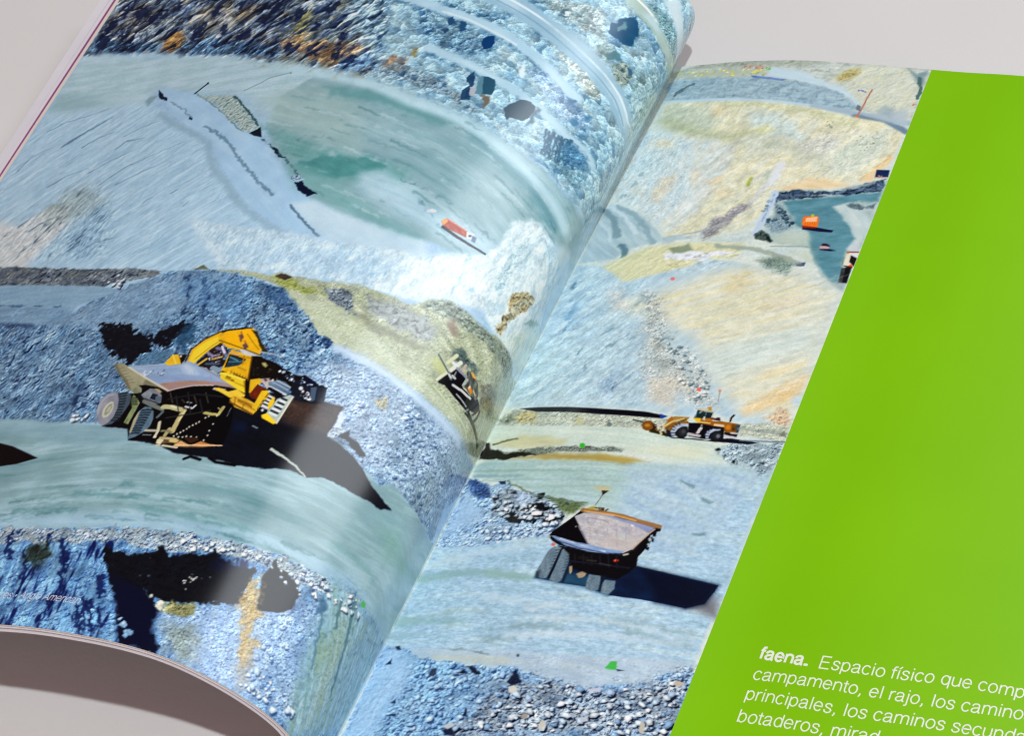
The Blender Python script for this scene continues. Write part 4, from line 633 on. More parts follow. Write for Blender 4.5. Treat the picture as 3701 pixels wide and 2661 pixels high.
line([-113.3,261.3,-112.2,265.4], 1.0, '0a1a50', soft=0.4, rag=1.2, a=0.85, tip=0.4)
fill([-120.0,256.9,-119.4,253.7,-113.5,254.6,-110.2,258.1,-112.3,261.3,-118.2,260.5], '25301c 3a4630', soft=1.2, rag=1.5, a=0.8, tex=(('rel', 1.2, 1.0, 60.0, 1.5, (8, 12, 16)),))
fill([-97.9,251.7,-92.8,254.5,-86.3,254.1,-81.6,252.4,-81.8,250.3,-79.5,250.3,-77.5,253.0,-73.7,251.4,-68.5,250.0,-66.5,247.0,-63.8,249.5,-59.0,249.9,-54.9,248.1,-54.1,253.0,-54.5,255.7,-52.7,257.8,-55.7,260.2,-61.3,262.6,-66.5,264.5,-72.0,266.1,-76.4,264.9,-79.0,263.5,-71.0,268.8,-71.9,271.6,-70.2,275.0,-65.9,278.3,-66.0,280.1,-76.5,280.0,-80.5,273.8,-85.5,266.9,-91.0,260.9,-94.3,257.3], '070a0f 14181a 0c121e', soft=0.4, rag=0.9, rs=2, mix=(0.0, 3, 1.5), tex=(('rub', 1.1, 0.9, 0.0, 1, (2, 3, 6), 0.5),))
fill([-89.9,261.2,-78.8,264.0,-71.4,268.9,-71.6,272.9,-66.3,278.5,-66.3,279.9,-76.3,279.9,-82.5,270.8], '040d30', soft=1.5, a=0.9)
fill([-65.0,249.0,-59.2,249.5,-59.4,252.6,-65.3,252.7], '05103a', soft=2, a=0.8)
fill([-52.1,249.8,-51.5,246.5,-50.3,244.8,-47.5,245.1,-43.3,246.6,-41.4,248.0,-41.0,252.9,-42.6,254.9,-49.6,258.6,-50.3,253.9], '08090c', soft=0.25, rag=0.5)
fill([-51.8,244.6,-51.4,242.8,-49.2,245.6,-50.0,246.6], '101114', soft=0.2, rag=0.4)
fill([-54.5,255.7,-54.2,253.6,-53.9,250.8,-52.2,250.4,-51.9,252.8,-49.1,255.3,-48.0,258.1,-48.1,262.2,-44.9,265.7,-43.6,271.8,-45.1,275.1,-49.7,266.5,-51.9,260.4,-54.5,258.2], 'b89a58 ccb47c a48c58 c0a86c', soft=1.3, rag=2.0, a=0.85, mix=(80.0, 5, 1.2), tex=(('rub', 1.0, 0.8, 0.0, 1.0, (92, 74, 44)),))
fill([-46.1,274.2,-45.5,266.0,-40.9,277.3,-42.8,279.0], 'a59a80', soft=2, rag=1, a=0.6, tex=(('rub', 0.9, 0.8, 0.0, 1, (70, 70, 70)),))
fill([-72.0,266.1,-63.5,263.6,-62.3,266.6,-66.1,268.6,-70.6,268.7], 'a9a872 bdb98c 8f9068', soft=0.8, rag=1, tex=(('rub', 1.2, 1.0, 0.0, 1.0, (30, 30, 24)),))
fill([-68.4,271.9,-63.0,269.3,-58.4,271.2,-56.7,276.7,-60.0,279.7,-63.9,277.5], 'a3a983 b4b694 8d9a90', soft=3, rag=2, a=0.8, tex=(('rub', 1.0, 0.9, 0.0, 1.0, (60, 66, 70)),))
dots([-89.8,255.5,-59.2,249.5,-55.6,257.8,-75.6,264.7], 7, 0.2, 0.4, '3a4048 4b5258', seed=21)
dots([-70.7,257.7,-67.1,255.9,-66.8,257.4,-69.2,259.7,-65.5,263.9], 11, 0.25, 0.5, 'a9a8a8 8d8a84 bfbfbe', seed=22)
dots([-76.0,264.8,-72.0,266.1,-71.0,268.8], 10, 0.4, 0.8, 'c6c6b4 a5a798', seed=23)
dots([-80.6,272.9,-75.4,275.5,-72.9,278.2,-75.8,278.1], 14, 0.3, 0.8, '8fa9c4 6f8cac', seed=24)
dots([-52.0,245.7,-25.5,239.5,-22.9,242.0,-40.1,249.7], 40, 0.3, 0.9, 'c4ccd0 a8b6c4 d6dadc', seed=25, shade='3a5272')
dots([-78.9,247.1,-44.5,241.8,-60.5,247.0,-77.1,250.3], 40, 0.3, 0.8, 'c6ccc8 aab4b8', seed=26, shade='2a3c60')
dots([-42.2,271.8,-24.1,273.7,-30.3,278.4,-43.7,277.6], 40, 0.3, 0.9, 'b4c4da c4d0dc 9db2ca', seed=27, shade='3c5680')
fill([-36.5,246.2,-35.0,244.2,-33.4,247.7,-34.7,250.1], '4a6a88', soft=0.6, rag=0.8, a=0.8)
fill([-24.9,239.5,-24.8,238.4,-23.5,238.1,-22.8,239.1,-23.8,239.9], '4db04e', soft=0.2)
fill([-59.9,123.6,-58.9,121.8,-51.7,123.3,-51.0,125.4,-58.6,125.2], 'a8513e 963f2e c07058', soft=0.2, mix=(30.0, 3, 1), pid=4)
fill([-59.9,123.6,-59.0,121.9,-58.1,122.8,-58.8,124.7], 'dca066', soft=0.2, pid=4)
line([-58.9,122.0,-51.8,123.4], 0.35, 'd48a70', soft=0.15, pid=4)
fill([-51.9,123.4,-49.8,123.0,-49.4,125.1,-51.2,125.6], 'd4dae2', soft=0.2, pid=4)
fill([-50.0,123.8,-48.6,123.8,-48.3,125.9,-49.5,125.7], '6b7e96', soft=0.2, pid=4)
fill([-51.0,124.1,-50.2,123.8,-50.1,124.5,-50.8,124.8], '33465c', soft=0.2, pid=4)
line([-58.6,125.3,-54.0,126.5,-49.7,127.1,-44.2,127.5], 1.1, '1c2a3c', soft=0.15, tip=0.4)
line([-64.6,121.6,-63.2,121.0], 1.2, 'c4cedc', soft=0.15)
fill([-63.5,120.8,-63.4,121.2,-63.5,121.5,-63.8,121.6,-64.1,121.5,-64.3,121.2,-64.4,120.8,-64.3,120.5,-64.0,120.4,-63.7,120.5], 'd0d4dc', soft=0.2)
fill([-121.8,213.6,-112.6,214.4,-109.5,218.4,-99.5,219.2,-93.4,221.2,-83.6,221.1,-74.0,221.5,-67.1,220.4,-61.7,218.1,-55.7,217.9,-51.0,215.7,-49.1,215.6,-43.7,215.5,-39.2,215.5,-34.1,215.1,-30.9,213.2,-33.8,212.7,-37.2,211.4,-40.6,210.0,-47.4,205.9,-52.1,204.9,-54.8,204.6,-56.6,204.1,-56.4,201.0,-56.8,195.7,-56.6,194.0,-62.3,194.8,-71.5,196.5,-76.7,196.4,-86.4,197.9,-108.6,198.8,-116.6,198.9,-116.8,203.0], '070a12 0e141e 0a1020', soft=0.3, rag=0.35, mix=(10.0, 6, 2), tex=(('mul', 1.2, 0.15),), pid=0)
fill([-71.1,197.3,-66.5,196.4,-62.2,195.0,-56.6,194.0,-56.7,196.1,-56.5,201.3,-56.8,203.8,-62.1,205.3,-71.0,205.5,-71.2,202.2], '40322c 55443a 33281f 4a3a36', soft=1.2, mix=(12.0, 5, 2.5), tex=(('mul', 0.8, 0.16),))
fill([-70.1,204.3,-64.4,205.7,-56.6,204.1,-52.8,204.6,-50.6,207.9,-60.6,213.3,-70.5,213.4,-71.0,207.6], '0a0e16 101626', soft=3, a=0.8, mix=(0.0, 8, 4))
fill([-82.4,208.1,-78.5,208.2,-77.5,210.6,-80.6,211.1], '0c1c40', soft=1.5, a=0.8)
fill([-64.8,208.9,-63.0,206.9,-61.2,209.1,-62.7,211.0], '0c1a3a', soft=2.5, a=0.6)
fill([-54.5,203.2,-53.3,201.6,-51.8,199.4,-51.4,201.2,-48.5,201.8,-44.3,204.2,-46.1,205.4,-50.6,202.8], '141a22', soft=0.3, rag=0.5)
fill([-50.5,194.2,-50.6,191.9,-49.2,193.7], '4a5870', soft=0.6, rag=0.4, a=0.7)
fill([-56.4,201.0,-56.6,195.9,-56.0,194.6,-55.1,196.9,-54.6,200.0], 'c9d4e8 b4c2da', soft=0.2, rag=0.5, mix=(0.0, 3, 1))
fill([-56.6,204.1,-56.2,201.4,-54.2,199.7,-52.7,199.8,-53.7,201.8,-54.5,203.8], '94a4b4 b4c0cc', soft=0.2, rag=0.6, mix=(0.0, 2, 1), tex=(('rel', 1, 0.6, 0.0),))
line([-68.0,213.9,-63.2,215.3,-59.3,216.3,-55.9,218.1], 0.8, 'b4c0b8', soft=0.15, rag=0.2, tip=0.4)
line([-76.4,208.3,-74.9,208.7], 0.5, '6f7a84', soft=0.15)
line([-89.6,222.7,-88.2,221.6,-85.0,222.1], 0.9, '05070c', soft=0.2)
line([-82.7,221.1,-80.3,222.0,-74.8,221.7], 0.9, '05070c', soft=0.2)
fill([-118.7,198.7,-115.9,198.4,-111.5,199.1,-107.1,200.5,-105.0,199.6,-100.3,198.1,-95.4,197.3,-90.1,197.2,-84.2,198.4,-82.5,200.2,-87.1,201.0,-84.7,203.4,-82.5,209.1,-81.3,215.7,-82.1,217.1,-94.3,218.6,-100.4,219.2,-104.5,217.8,-109.9,218.5,-110.9,214.5,-121.3,213.5,-119.9,208.2,-120.2,201.9,-115.6,201.3], '05070b', soft=0.15, pid=1)
fill([-123.8,201.4,-120.5,200.9,-118.3,202.6,-117.2,205.4,-117.2,207.9,-117.5,210.6,-118.8,212.8,-121.3,213.4,-120.5,210.6,-120.9,206.6], '41505e 55646f', soft=0.15, mix=(60.0, 3, 1), pid=1)
line([-123.0,202.1,-121.7,201.6,-120.5,201.4], 0.55, '1a242e', soft=0.15, a=0.8, pid=1)
line([-122.7,203.0,-121.3,202.6,-120.1,202.4], 0.55, '1a242e', soft=0.15, a=0.8, pid=1)
line([-122.4,203.9,-121.0,203.6,-119.7,203.5], 0.55, '1a242e', soft=0.15, a=0.8, pid=1)
line([-122.1,204.9,-120.6,204.6,-119.4,204.5], 0.55, '1a242e', soft=0.15, a=0.8, pid=1)
line([-121.8,205.8,-120.3,205.6,-119.0,205.5], 0.55, '1a242e', soft=0.15, a=0.8, pid=1)
line([-121.5,206.7,-119.9,206.6,-118.6,206.6], 0.55, '1a242e', soft=0.15, a=0.8, pid=1)
line([-121.1,207.7,-119.6,207.6,-118.3,207.6], 0.55, '1a242e', soft=0.15, a=0.8, pid=1)
line([-120.8,208.6,-119.3,208.6,-117.9,208.6], 0.55, '1a242e', soft=0.15, a=0.8, pid=1)
line([-120.5,209.5,-118.9,209.5,-117.6,209.6], 0.55, '1a242e', soft=0.15, a=0.8, pid=1)
line([-120.2,210.5,-118.6,210.5,-117.2,210.6], 0.55, '1a242e', soft=0.15, a=0.8, pid=1)
line([-119.9,211.4,-118.2,211.5,-116.9,211.6], 0.55, '1a242e', soft=0.15, a=0.8, pid=1)
fill([-126.5,209.0,-127.8,206.2,-128.2,203.7,-127.5,202.0,-125.9,201.1,-123.6,201.6,-121.9,203.8,-120.4,206.9,-119.8,210.2,-120.3,212.3,-121.6,213.4,-123.7,212.4], '8b8e9a 9a9aa2 7d828e', soft=0.15, mix=(40.0, 5, 3), pid=1)
line([-126.0,209.0,-127.2,206.2,-127.3,203.8,-126.3,202.3,-124.7,201.9], 0.7, 'a9a9ae', soft=0.15, a=0.7, pid=1)
fill([-124.2,209.6,-125.1,207.5,-125.0,205.6,-124.2,204.5,-123.2,204.7,-122.1,206.3,-121.5,208.4,-121.9,210.1,-123.1,210.6], 'b9b9a8', soft=0.15, pid=1)
fill([-123.7,209.2,-124.4,207.2,-124.0,205.6,-123.2,205.3,-122.3,206.9,-122.2,208.7,-123.0,209.7], '8d9084', soft=0.15, pid=1)
fill([-123.4,208.6,-123.8,206.9,-123.3,205.9,-122.5,207.1,-122.5,208.4], 'a8aa9a', soft=0.15, pid=1)
fill([-110.1,218.1,-111.3,214.5,-112.1,210.9,-112.4,208.0,-111.4,206.4,-109.4,206.5,-107.5,208.1,-106.2,210.6,-105.7,213.3,-106.5,215.3,-108.2,217.1], '62798a 728a98 516878', soft=0.15, mix=(60.0, 4, 1.5), pid=1)
fill([-111.2,215.5,-112.4,211.2,-112.5,208.5,-112.2,208.0,-111.6,210.1,-110.9,213.3,-110.4,216.2], 'a49f88', soft=0.15, pid=1)
line([-111.5,207.8,-110.0,207.5,-108.4,207.6], 0.65, '1d2b38', soft=0.15, a=0.85, pid=1)
line([-111.3,208.7,-109.8,208.4,-108.4,208.5], 0.65, '1d2b38', soft=0.15, a=0.85, pid=1)
line([-111.2,209.6,-109.7,209.3,-108.3,209.4], 0.65, '1d2b38', soft=0.15, a=0.85, pid=1)
line([-111.0,210.5,-109.5,210.2,-108.2,210.4], 0.65, '1d2b38', soft=0.15, a=0.85, pid=1)
line([-110.9,211.4,-109.4,211.1,-108.2,211.3], 0.65, '1d2b38', soft=0.15, a=0.85, pid=1)
line([-110.7,212.3,-109.2,212.0,-108.1,212.2], 0.65, '1d2b38', soft=0.15, a=0.85, pid=1)
line([-110.6,213.3,-109.1,213.0,-108.1,213.1], 0.65, '1d2b38', soft=0.15, a=0.85, pid=1)
line([-110.5,214.2,-108.9,213.9,-108.0,214.0], 0.65, '1d2b38', soft=0.15, a=0.85, pid=1)
line([-110.3,215.1,-108.8,214.8,-107.9,214.9], 0.65, '1d2b38', soft=0.15, a=0.85, pid=1)
line([-110.2,216.0,-108.7,215.7,-107.9,215.8], 0.65, '1d2b38', soft=0.15, a=0.85, pid=1)
fill([-115.1,212.2,-115.5,206.8,-117.6,204.0,-117.8,202.1,-115.4,203.8,-113.9,205.1,-113.7,207.0,-113.2,212.9], '87926c 6f7a58 98a07c', soft=0.15, mix=(60.0, 4, 1.5), pid=1)
fill([-114.7,212.0,-114.8,210.6,-114.2,210.9,-114.0,212.4], '6b7650', soft=0.15, pid=1)
line([-118.0,203.2,-115.7,203.5], 0.5, '3a4434', soft=0.15, pid=1)
line([-117.5,204.0,-115.3,204.3], 0.5, '3a4434', soft=0.15, pid=1)
line([-117.0,204.8,-114.9,205.0], 0.5, '3a4434', soft=0.15, pid=1)
line([-116.5,205.6,-114.4,205.7], 0.5, '3a4434', soft=0.15, pid=1)
fill([-131.4,190.9,-130.4,189.9,-128.7,190.0,-125.4,192.0,-120.8,194.2,-117.0,196.1,-109.3,199.5,-107.1,200.6,-111.4,199.2,-115.9,198.4,-118.1,198.7,-116.4,199.8,-115.6,201.3,-117.9,201.7,-121.2,199.9,-123.9,197.0,-127.8,193.9], '98957e a5a28c 86846e', soft=0.15, mix=(40.0, 6, 3), pid=1)
fill([-118.8,198.5,-117.0,198.5,-117.0,196.2,-114.1,197.6,-111.5,199.1,-115.9,198.4], '7a7862', soft=0.4, pid=1)
fill([-119.6,200.1,-118.4,199.2,-116.4,199.9,-115.8,201.4,-117.9,201.7], '6b6f5c 9aa08a', soft=0.15, mix=(60.0, 3, 2), pid=1)
fill([-131.4,190.9,-130.8,190.4,-127.4,193.6,-123.0,196.9,-119.7,200.4,-121.2,199.9,-124.1,197.0,-128.0,193.9], '6f6a54', soft=0.5, pid=1)
fill([-125.6,191.7,-122.4,191.6,-115.7,191.0,-110.3,190.3,-107.1,189.5,-105.3,189.4,-100.7,191.0,-95.5,193.2,-90.0,195.5,-84.3,198.3,-90.2,197.1,-95.4,197.2,-100.4,198.0,-105.0,199.5,-107.1,200.5,-111.2,198.5,-117.5,195.7,-122.6,193.1], '8fa4c2 9db0ca 8096b8', soft=0.15, mix=(10.0, 10, 3), pid=1)
fill([-107.9,200.4,-111.3,198.5,-110.8,197.8,-107.9,197.0,-102.7,196.3,-97.6,195.8,-92.8,195.7,-88.4,196.4,-84.8,198.2,-90.2,197.1,-95.4,197.2,-100.4,198.0,-105.0,199.5,-107.1,200.5], 'a3826e b09080 8f705f 9a8590', soft=0.6, mix=(5.0, 8, 1.5), pid=1)
fill([-117.6,195.5,-114.9,194.3,-109.3,194.6,-101.0,194.5,-96.4,194.5,-93.7,195.4,-98.8,195.9,-106.6,196.8,-111.7,197.8], '7f93b6 8ea2c2', soft=0.8, mix=(5.0, 8, 1.5), pid=1)
fill([-108.7,191.2,-106.5,190.1,-103.8,191.9,-101.3,193.9,-104.1,193.8], 'bccada', soft=1.2, a=0.8, pid=1)
fill([-105.4,189.5,-100.7,191.0,-95.5,193.2,-89.9,195.6,-92.3,195.2,-97.7,193.1,-101.9,191.4], '8a8c98', soft=0.4, pid=1)
dots([-121.2,193.4,-112.7,193.2,-111.6,195.0,-117.7,195.4], 40, 0.2, 0.45, 'a9b4c4 5f7696 7f90a8', seed=31)
line([-125.8,191.7,-120.8,194.2,-117.0,196.1,-109.3,199.5,-107.1,200.5], 0.45, 'cbc7b4', soft=0.15, pid=1)
line([-107.1,200.6,-105.0,199.6,-100.4,198.1,-95.4,197.3,-90.2,197.1,-84.0,198.3], 0.35, 'c4b0a8', soft=0.15, pid=1)
line([-125.6,191.6,-115.7,190.9,-107.2,189.4,-105.2,189.4,-95.6,193.0], 0.35, 'a8b0bc', soft=0.15, pid=1)
line([-84.3,198.3,-89.6,197.7,-93.8,197.7], 1.2, '15100e', soft=0.3, pid=1)
fill([-94.0,198.6,-93.8,197.8,-90.0,197.9,-90.4,198.8,-91.9,198.9], 'b4b4b8 8a8c94', soft=0.15, mix=(0.0, 2, 1), pid=1)
fill([-115.3,202.1,-113.6,199.8,-110.6,200.1,-108.2,202.3,-107.0,204.8,-108.3,205.5,-112.0,204.6,-113.6,204.2], '7f858e 93989c 6a7078', soft=0.15, mix=(30.0, 4, 2), pid=1)
fill([-111.5,203.5,-111.7,201.5,-109.6,202.0,-109.0,204.2], '1a2536', soft=0.15, pid=1)
fill([-112.2,199.8,-110.4,200.0,-108.6,201.2,-109.7,201.2], 'b09a78', soft=0.15, pid=1)
fill([-113.8,203.8,-108.3,205.5,-104.7,206.6,-104.4,207.9,-109.4,206.5,-113.1,205.0], '68706e 7c8078', soft=0.15, mix=(0.0, 3, 1), pid=1)
fill([-110.1,202.5,-108.0,202.6,-107.3,204.5,-109.1,204.6], '5d6876', soft=0.15, pid=1)
line([-113.5,203.5,-107.4,205.2], 0.4, '2a323c', soft=0.15, pid=1)
line([-116.1,202.0,-113.8,203.8], 0.9, '10141a', soft=0.15, pid=1)
line([-105.4,206.2,-103.0,206.1,-99.6,206.7], 1.6, 'b3b08a', soft=0.15, pid=1)
line([-103.1,205.8,-101.0,206.2], 0.5, 'd4d2b0', soft=0.15, pid=1)
line([-98.3,207.0,-98.3,210.5,-97.9,214.3], 1.5, 'b7aa7c', soft=0.15, pid=1)
line([-98.0,207.1,-98.0,210.6], 0.4, 'dcd2a8', soft=0.15, pid=1)
line([-103.5,211.6,-102.3,214.6,-102.2,216.7], 0.9, 'c6c2a6', soft=0.15, pid=1)
line([-106.3,214.7,-102.9,214.6], 0.8, 'b4b2a2', soft=0.15, pid=1)
line([-106.2,216.3,-103.7,216.2], 0.4, '7d8084', soft=0.15, pid=1)
line([-98.7,205.5,-96.3,205.8,-95.9,204.7], 0.6, 'c4c9cc', soft=0.15, pid=1)
line([-99.0,203.9,-97.6,204.0], 0.4, '9aa0a4', soft=0.15, pid=1)
line([-91.9,206.8,-89.7,206.9,-87.7,206.7,-87.6,204.0], 0.9, 'b8ae6e', soft=0.15, pid=1)
line([-88.9,204.5,-87.7,205.2,-87.6,203.8], 0.4, '9a9468', soft=0.15, pid=1)
line([-105.2,209.9,-104.6,208.1], 0.9, '5d6b70', soft=0.15, pid=1)
line([-85.3,203.9,-85.0,206.8], 0.3, '5f686c', soft=0.15, pid=1)
line([-99.4,215.8,-99.2,213.6], 1.2, 'a8a078', soft=0.15, pid=1)
line([-98.1,214.7,-99.4,214.3,-101.2,214.5], 0.7, '7f7c60', soft=0.15, pid=1)
fill([-101.7,216.5,-101.6,216.9,-101.7,217.1,-102.0,217.1,-102.3,216.9,-102.6,216.6,-102.7,216.3,-102.6,216.1,-102.3,216.1,-101.9,216.2], 'd2ceb8', soft=0.15, pid=1)
fill([-89.9,207.7,-89.8,207.9,-89.9,208.0,-90.0,208.0,-90.2,207.9,-90.4,207.8,-90.4,207.6,-90.3,207.5,-90.2,207.5,-90.0,207.6], 'd6d3c2', soft=0.15, pid=1)
fill([-90.6,208.4,-90.5,208.5,-90.6,208.7,-90.7,208.7,-90.9,208.6,-91.1,208.4,-91.1,208.3,-91.0,208.1,-90.9,208.1,-90.7,208.2], 'd6d3c2', soft=0.15, pid=1)
fill([-91.7,210.0,-91.6,210.1,-91.7,210.3,-91.8,210.3,-92.0,210.2,-92.2,210.0,-92.2,209.9,-92.1,209.7,-92.0,209.7,-91.8,209.8], 'd6d3c2', soft=0.15, pid=1)
fill([-92.2,210.7,-92.2,210.8,-92.2,211.0,-92.4,211.0,-92.6,210.9,-92.7,210.7,-92.8,210.6,-92.7,210.4,-92.5,210.4,-92.4,210.5], 'd6d3c2', soft=0.15, pid=1)
fill([-92.9,211.4,-92.8,211.5,-92.9,211.7,-93.1,211.7,-93.2,211.6,-93.4,211.4,-93.4,211.3,-93.4,211.1,-93.2,211.1,-93.0,211.2], 'd6d3c2', soft=0.15, pid=1)
fill([-93.6,212.1,-93.5,212.3,-93.6,212.4,-93.7,212.4,-93.9,212.3,-94.0,212.2,-94.1,212.0,-94.0,211.8,-93.9,211.8,-93.7,211.9], 'd6d3c2', soft=0.15, pid=1)
fill([-94.0,212.8,-93.9,213.0,-94.0,213.1,-94.1,213.1,-94.3,213.0,-94.4,212.9,-94.5,212.7,-94.4,212.6,-94.3,212.6,-94.1,212.6], 'd6d3c2', soft=0.15, pid=1)
fill([-94.6,213.6,-94.5,213.8,-94.6,213.9,-94.7,213.9,-94.9,213.8,-95.1,213.7,-95.1,213.5,-95.0,213.4,-94.9,213.3,-94.7,213.4], 'd6d3c2', soft=0.15, pid=1)
fill([-95.1,214.3,-95.1,214.4,-95.1,214.6,-95.3,214.6,-95.5,214.5,-95.6,214.3,-95.7,214.2,-95.6,214.0,-95.4,214.0,-95.3,214.1], 'd6d3c2', soft=0.15, pid=1)
fill([-95.8,215.0,-95.8,215.1,-95.8,215.3,-96.0,215.3,-96.1,215.2,-96.3,215.0,-96.3,214.9,-96.3,214.7,-96.1,214.7,-95.9,214.8], 'd6d3c2', soft=0.15, pid=1)
fill([-96.4,215.7,-96.3,215.9,-96.4,216.1,-96.5,216.1,-96.7,216.0,-96.9,215.8,-96.9,215.6,-96.8,215.5,-96.7,215.5,-96.5,215.6], 'd6d3c2', soft=0.15, pid=1)
fill([-94.9,215.9,-94.8,216.1,-94.9,216.2,-95.1,216.2,-95.2,216.1,-95.4,216.0,-95.4,215.8,-95.4,215.7,-95.2,215.6,-95.0,215.7], 'd6d3c2', soft=0.15, pid=1)
fill([-93.7,215.7,-93.6,215.9,-93.7,216.0,-93.8,216.0,-94.0,215.9,-94.2,215.8,-94.2,215.6,-94.1,215.5,-94.0,215.5,-93.8,215.5], 'd6d3c2', soft=0.15, pid=1)
fill([-92.7,215.3,-92.7,215.4,-92.7,215.6,-92.9,215.6,-93.1,215.5,-93.2,215.3,-93.3,215.2,-93.2,215.0,-93.0,215.0,-92.9,215.1], 'd6d3c2', soft=0.15, pid=1)
fill([-91.3,215.2,-91.3,215.4,-91.3,215.5,-91.5,215.5,-91.7,215.4,-91.8,215.3,-91.8,215.1,-91.8,215.0,-91.6,214.9,-91.5,215.0], 'd6d3c2', soft=0.15, pid=1)
fill([-89.6,215.1,-89.6,215.3,-89.6,215.4,-89.8,215.5,-90.0,215.4,-90.1,215.2,-90.2,215.0,-90.1,214.9,-89.9,214.9,-89.8,215.0], 'd6d3c2', soft=0.15, pid=1)
fill([-87.1,215.7,-87.0,215.9,-87.1,216.0,-87.2,216.1,-87.4,216.0,-87.6,215.8,-87.6,215.7,-87.5,215.5,-87.4,215.5,-87.2,215.6], 'd6d3c2', soft=0.15, pid=1)
fill([-87.3,210.0,-87.3,210.2,-87.3,210.3,-87.5,210.3,-87.7,210.2,-87.8,210.1,-87.8,209.9,-87.8,209.8,-87.6,209.7,-87.5,209.8], 'd6d3c2', soft=0.15, pid=1)
fill([-87.2,212.4,-87.2,212.6,-87.2,212.7,-87.4,212.7,-87.6,212.6,-87.7,212.5,-87.7,212.3,-87.7,212.2,-87.5,212.1,-87.3,212.2], 'd6d3c2', soft=0.15, pid=1)
fill([-87.7,207.2,-87.6,207.4,-87.7,207.5,-87.8,207.5,-88.0,207.4,-88.1,207.3,-88.2,207.1,-88.1,207.0,-88.0,206.9,-87.8,207.0], 'd6d3c2', soft=0.15, pid=1)
fill([-86.9,214.0,-86.8,214.1,-86.9,214.3,-87.0,214.3,-87.2,214.2,-87.3,214.1,-87.4,213.9,-87.3,213.8,-87.2,213.7,-87.0,213.8], 'd6d3c2', soft=0.15, pid=1)
fill([-100.9,216.4,-95.5,216.4,-94.0,216.8,-90.4,218.0,-88.8,217.1,-88.0,216.1,-84.9,216.7,-81.3,216.4,-86.7,218.2,-91.4,219.0,-95.1,219.1,-95.1,218.1,-99.5,218.8], '6b5638 8a7450 4a3a26', soft=0.15, mix=(0.0, 3, 1.2), pid=1)
fill([-94.9,218.4,-93.6,217.0,-90.3,218.2,-94.1,219.0], 'd0a070', soft=0.15, pid=1)
fill([-90.3,218.2,-88.0,216.3,-84.8,216.8,-81.5,216.5,-86.8,217.9], 'cf9460 b87c48', soft=0.15, mix=(0.0, 3, 1), pid=1)
fill([-93.5,215.8,-89.8,215.2,-88.7,215.9,-90.5,217.4,-92.9,216.3], '3a2418', soft=0.15, pid=1)
line([-100.3,216.9,-95.6,216.7], 0.8, 'b4aa84', soft=0.15, pid=1)
line([-100.4,217.7,-99.3,217.8], 1.0, 'cfc8a8', soft=0.15, pid=1)
line([-100.3,218.4,-99.4,218.6], 0.9, 'd4ccb0', soft=0.15, pid=1)
line([-100.0,219.4,-99.2,219.3], 0.8, 'bcb498', soft=0.15, pid=1)
line([-94.7,218.8,-81.4,216.5], 0.35, 'f0c89c', soft=0.15, pid=1)
line([-98.2,219.3,-93.7,219.4], 0.7, 'c6c0a6', soft=0.15, pid=1)
line([-96.6,217.3,-95.0,217.3], 1.2, 'c4b078', soft=0.15, pid=1)
line([-118.2,191.6,-114.2,195.4], 0.22, '74839e', soft=0.15, a=0.5, pid=1, brk=2)
line([-113.0,192.2,-109.4,195.6], 0.22, '74839e', soft=0.15, a=0.5, pid=1, brk=2)
line([-107.9,192.6,-104.8,195.6], 0.22, '74839e', soft=0.15, a=0.5, pid=1, brk=2)
line([-103.0,192.9,-100.3,195.5], 0.22, '74839e', soft=0.15, a=0.5, pid=1, brk=2)
line([-98.8,192.1,-96.0,195.2], 0.22, '74839e', soft=0.15, a=0.5, pid=1, brk=2)
line([-94.2,192.0,-91.8,194.8], 0.22, '74839e', soft=0.15, a=0.5, pid=1, brk=2)
line([-124.2,192.4,-112.2,192.1,-104.9,191.0], 0.3, 'b4c2d4', soft=0.15, a=0.6, pid=1, brk=2)
line([-128.8,192.3,-127.5,191.7], 0.3, '6f6c58', soft=0.15, a=0.7, pid=1)
line([-127.4,193.3,-126.0,192.9], 0.3, '6f6c58', soft=0.15, a=0.7, pid=1)
line([-126.1,194.4,-124.5,194.1], 0.3, '6f6c58', soft=0.15, a=0.7, pid=1)
line([-124.7,195.4,-123.0,195.2], 0.3, '6f6c58', soft=0.15, a=0.7, pid=1)
line([-123.3,196.5,-121.5,196.4], 0.3, '6f6c58', soft=0.15, a=0.7, pid=1)
line([-122.0,197.5,-120.1,197.6], 0.3, '6f6c58', soft=0.15, a=0.7, pid=1)
line([-106.1,201.1,-103.3,204.6], 0.3, '4a4638', soft=0.15, pid=1)
line([-103.6,202.1,-99.5,207.9], 0.3, '2c3038', soft=0.15, pid=1)
line([-101.1,203.2,-99.6,204.2], 0.3, '4a4638', soft=0.15, pid=1)
line([-100.6,200.6,-96.0,207.4], 0.3, '2c3038', soft=0.15, pid=1)
line([-98.1,201.6,-96.1,203.8], 0.3, '4a4638', soft=0.15, pid=1)
line([-95.8,202.5,-92.5,206.9], 0.3, '2c3038', soft=0.15, pid=1)
line([-95.3,200.0,-92.7,203.3], 0.3, '4a4638', soft=0.15, pid=1)
line([-105.5,203.5,-97.5,200.9,-89.6,200.6], 0.5, '20242c', soft=0.15, pid=1)
line([-102.4,210.0,-95.1,207.6,-90.8,205.7], 0.4, '33342e', soft=0.15, pid=1)
fill([-86.3,185.0,-82.8,186.1,-79.3,187.1,-74.2,188.7,-69.1,189.4,-66.7,190.3,-63.4,190.4,-62.1,194.9,-65.2,196.3,-69.8,196.6,-72.2,194.5,-76.0,195.6,-79.7,193.0,-85.4,194.2,-88.5,185.4], '12100f 201c1a 0a0c14', soft=0.15, rag=0.6, mix=(30.0, 4, 1.5), pid=2)
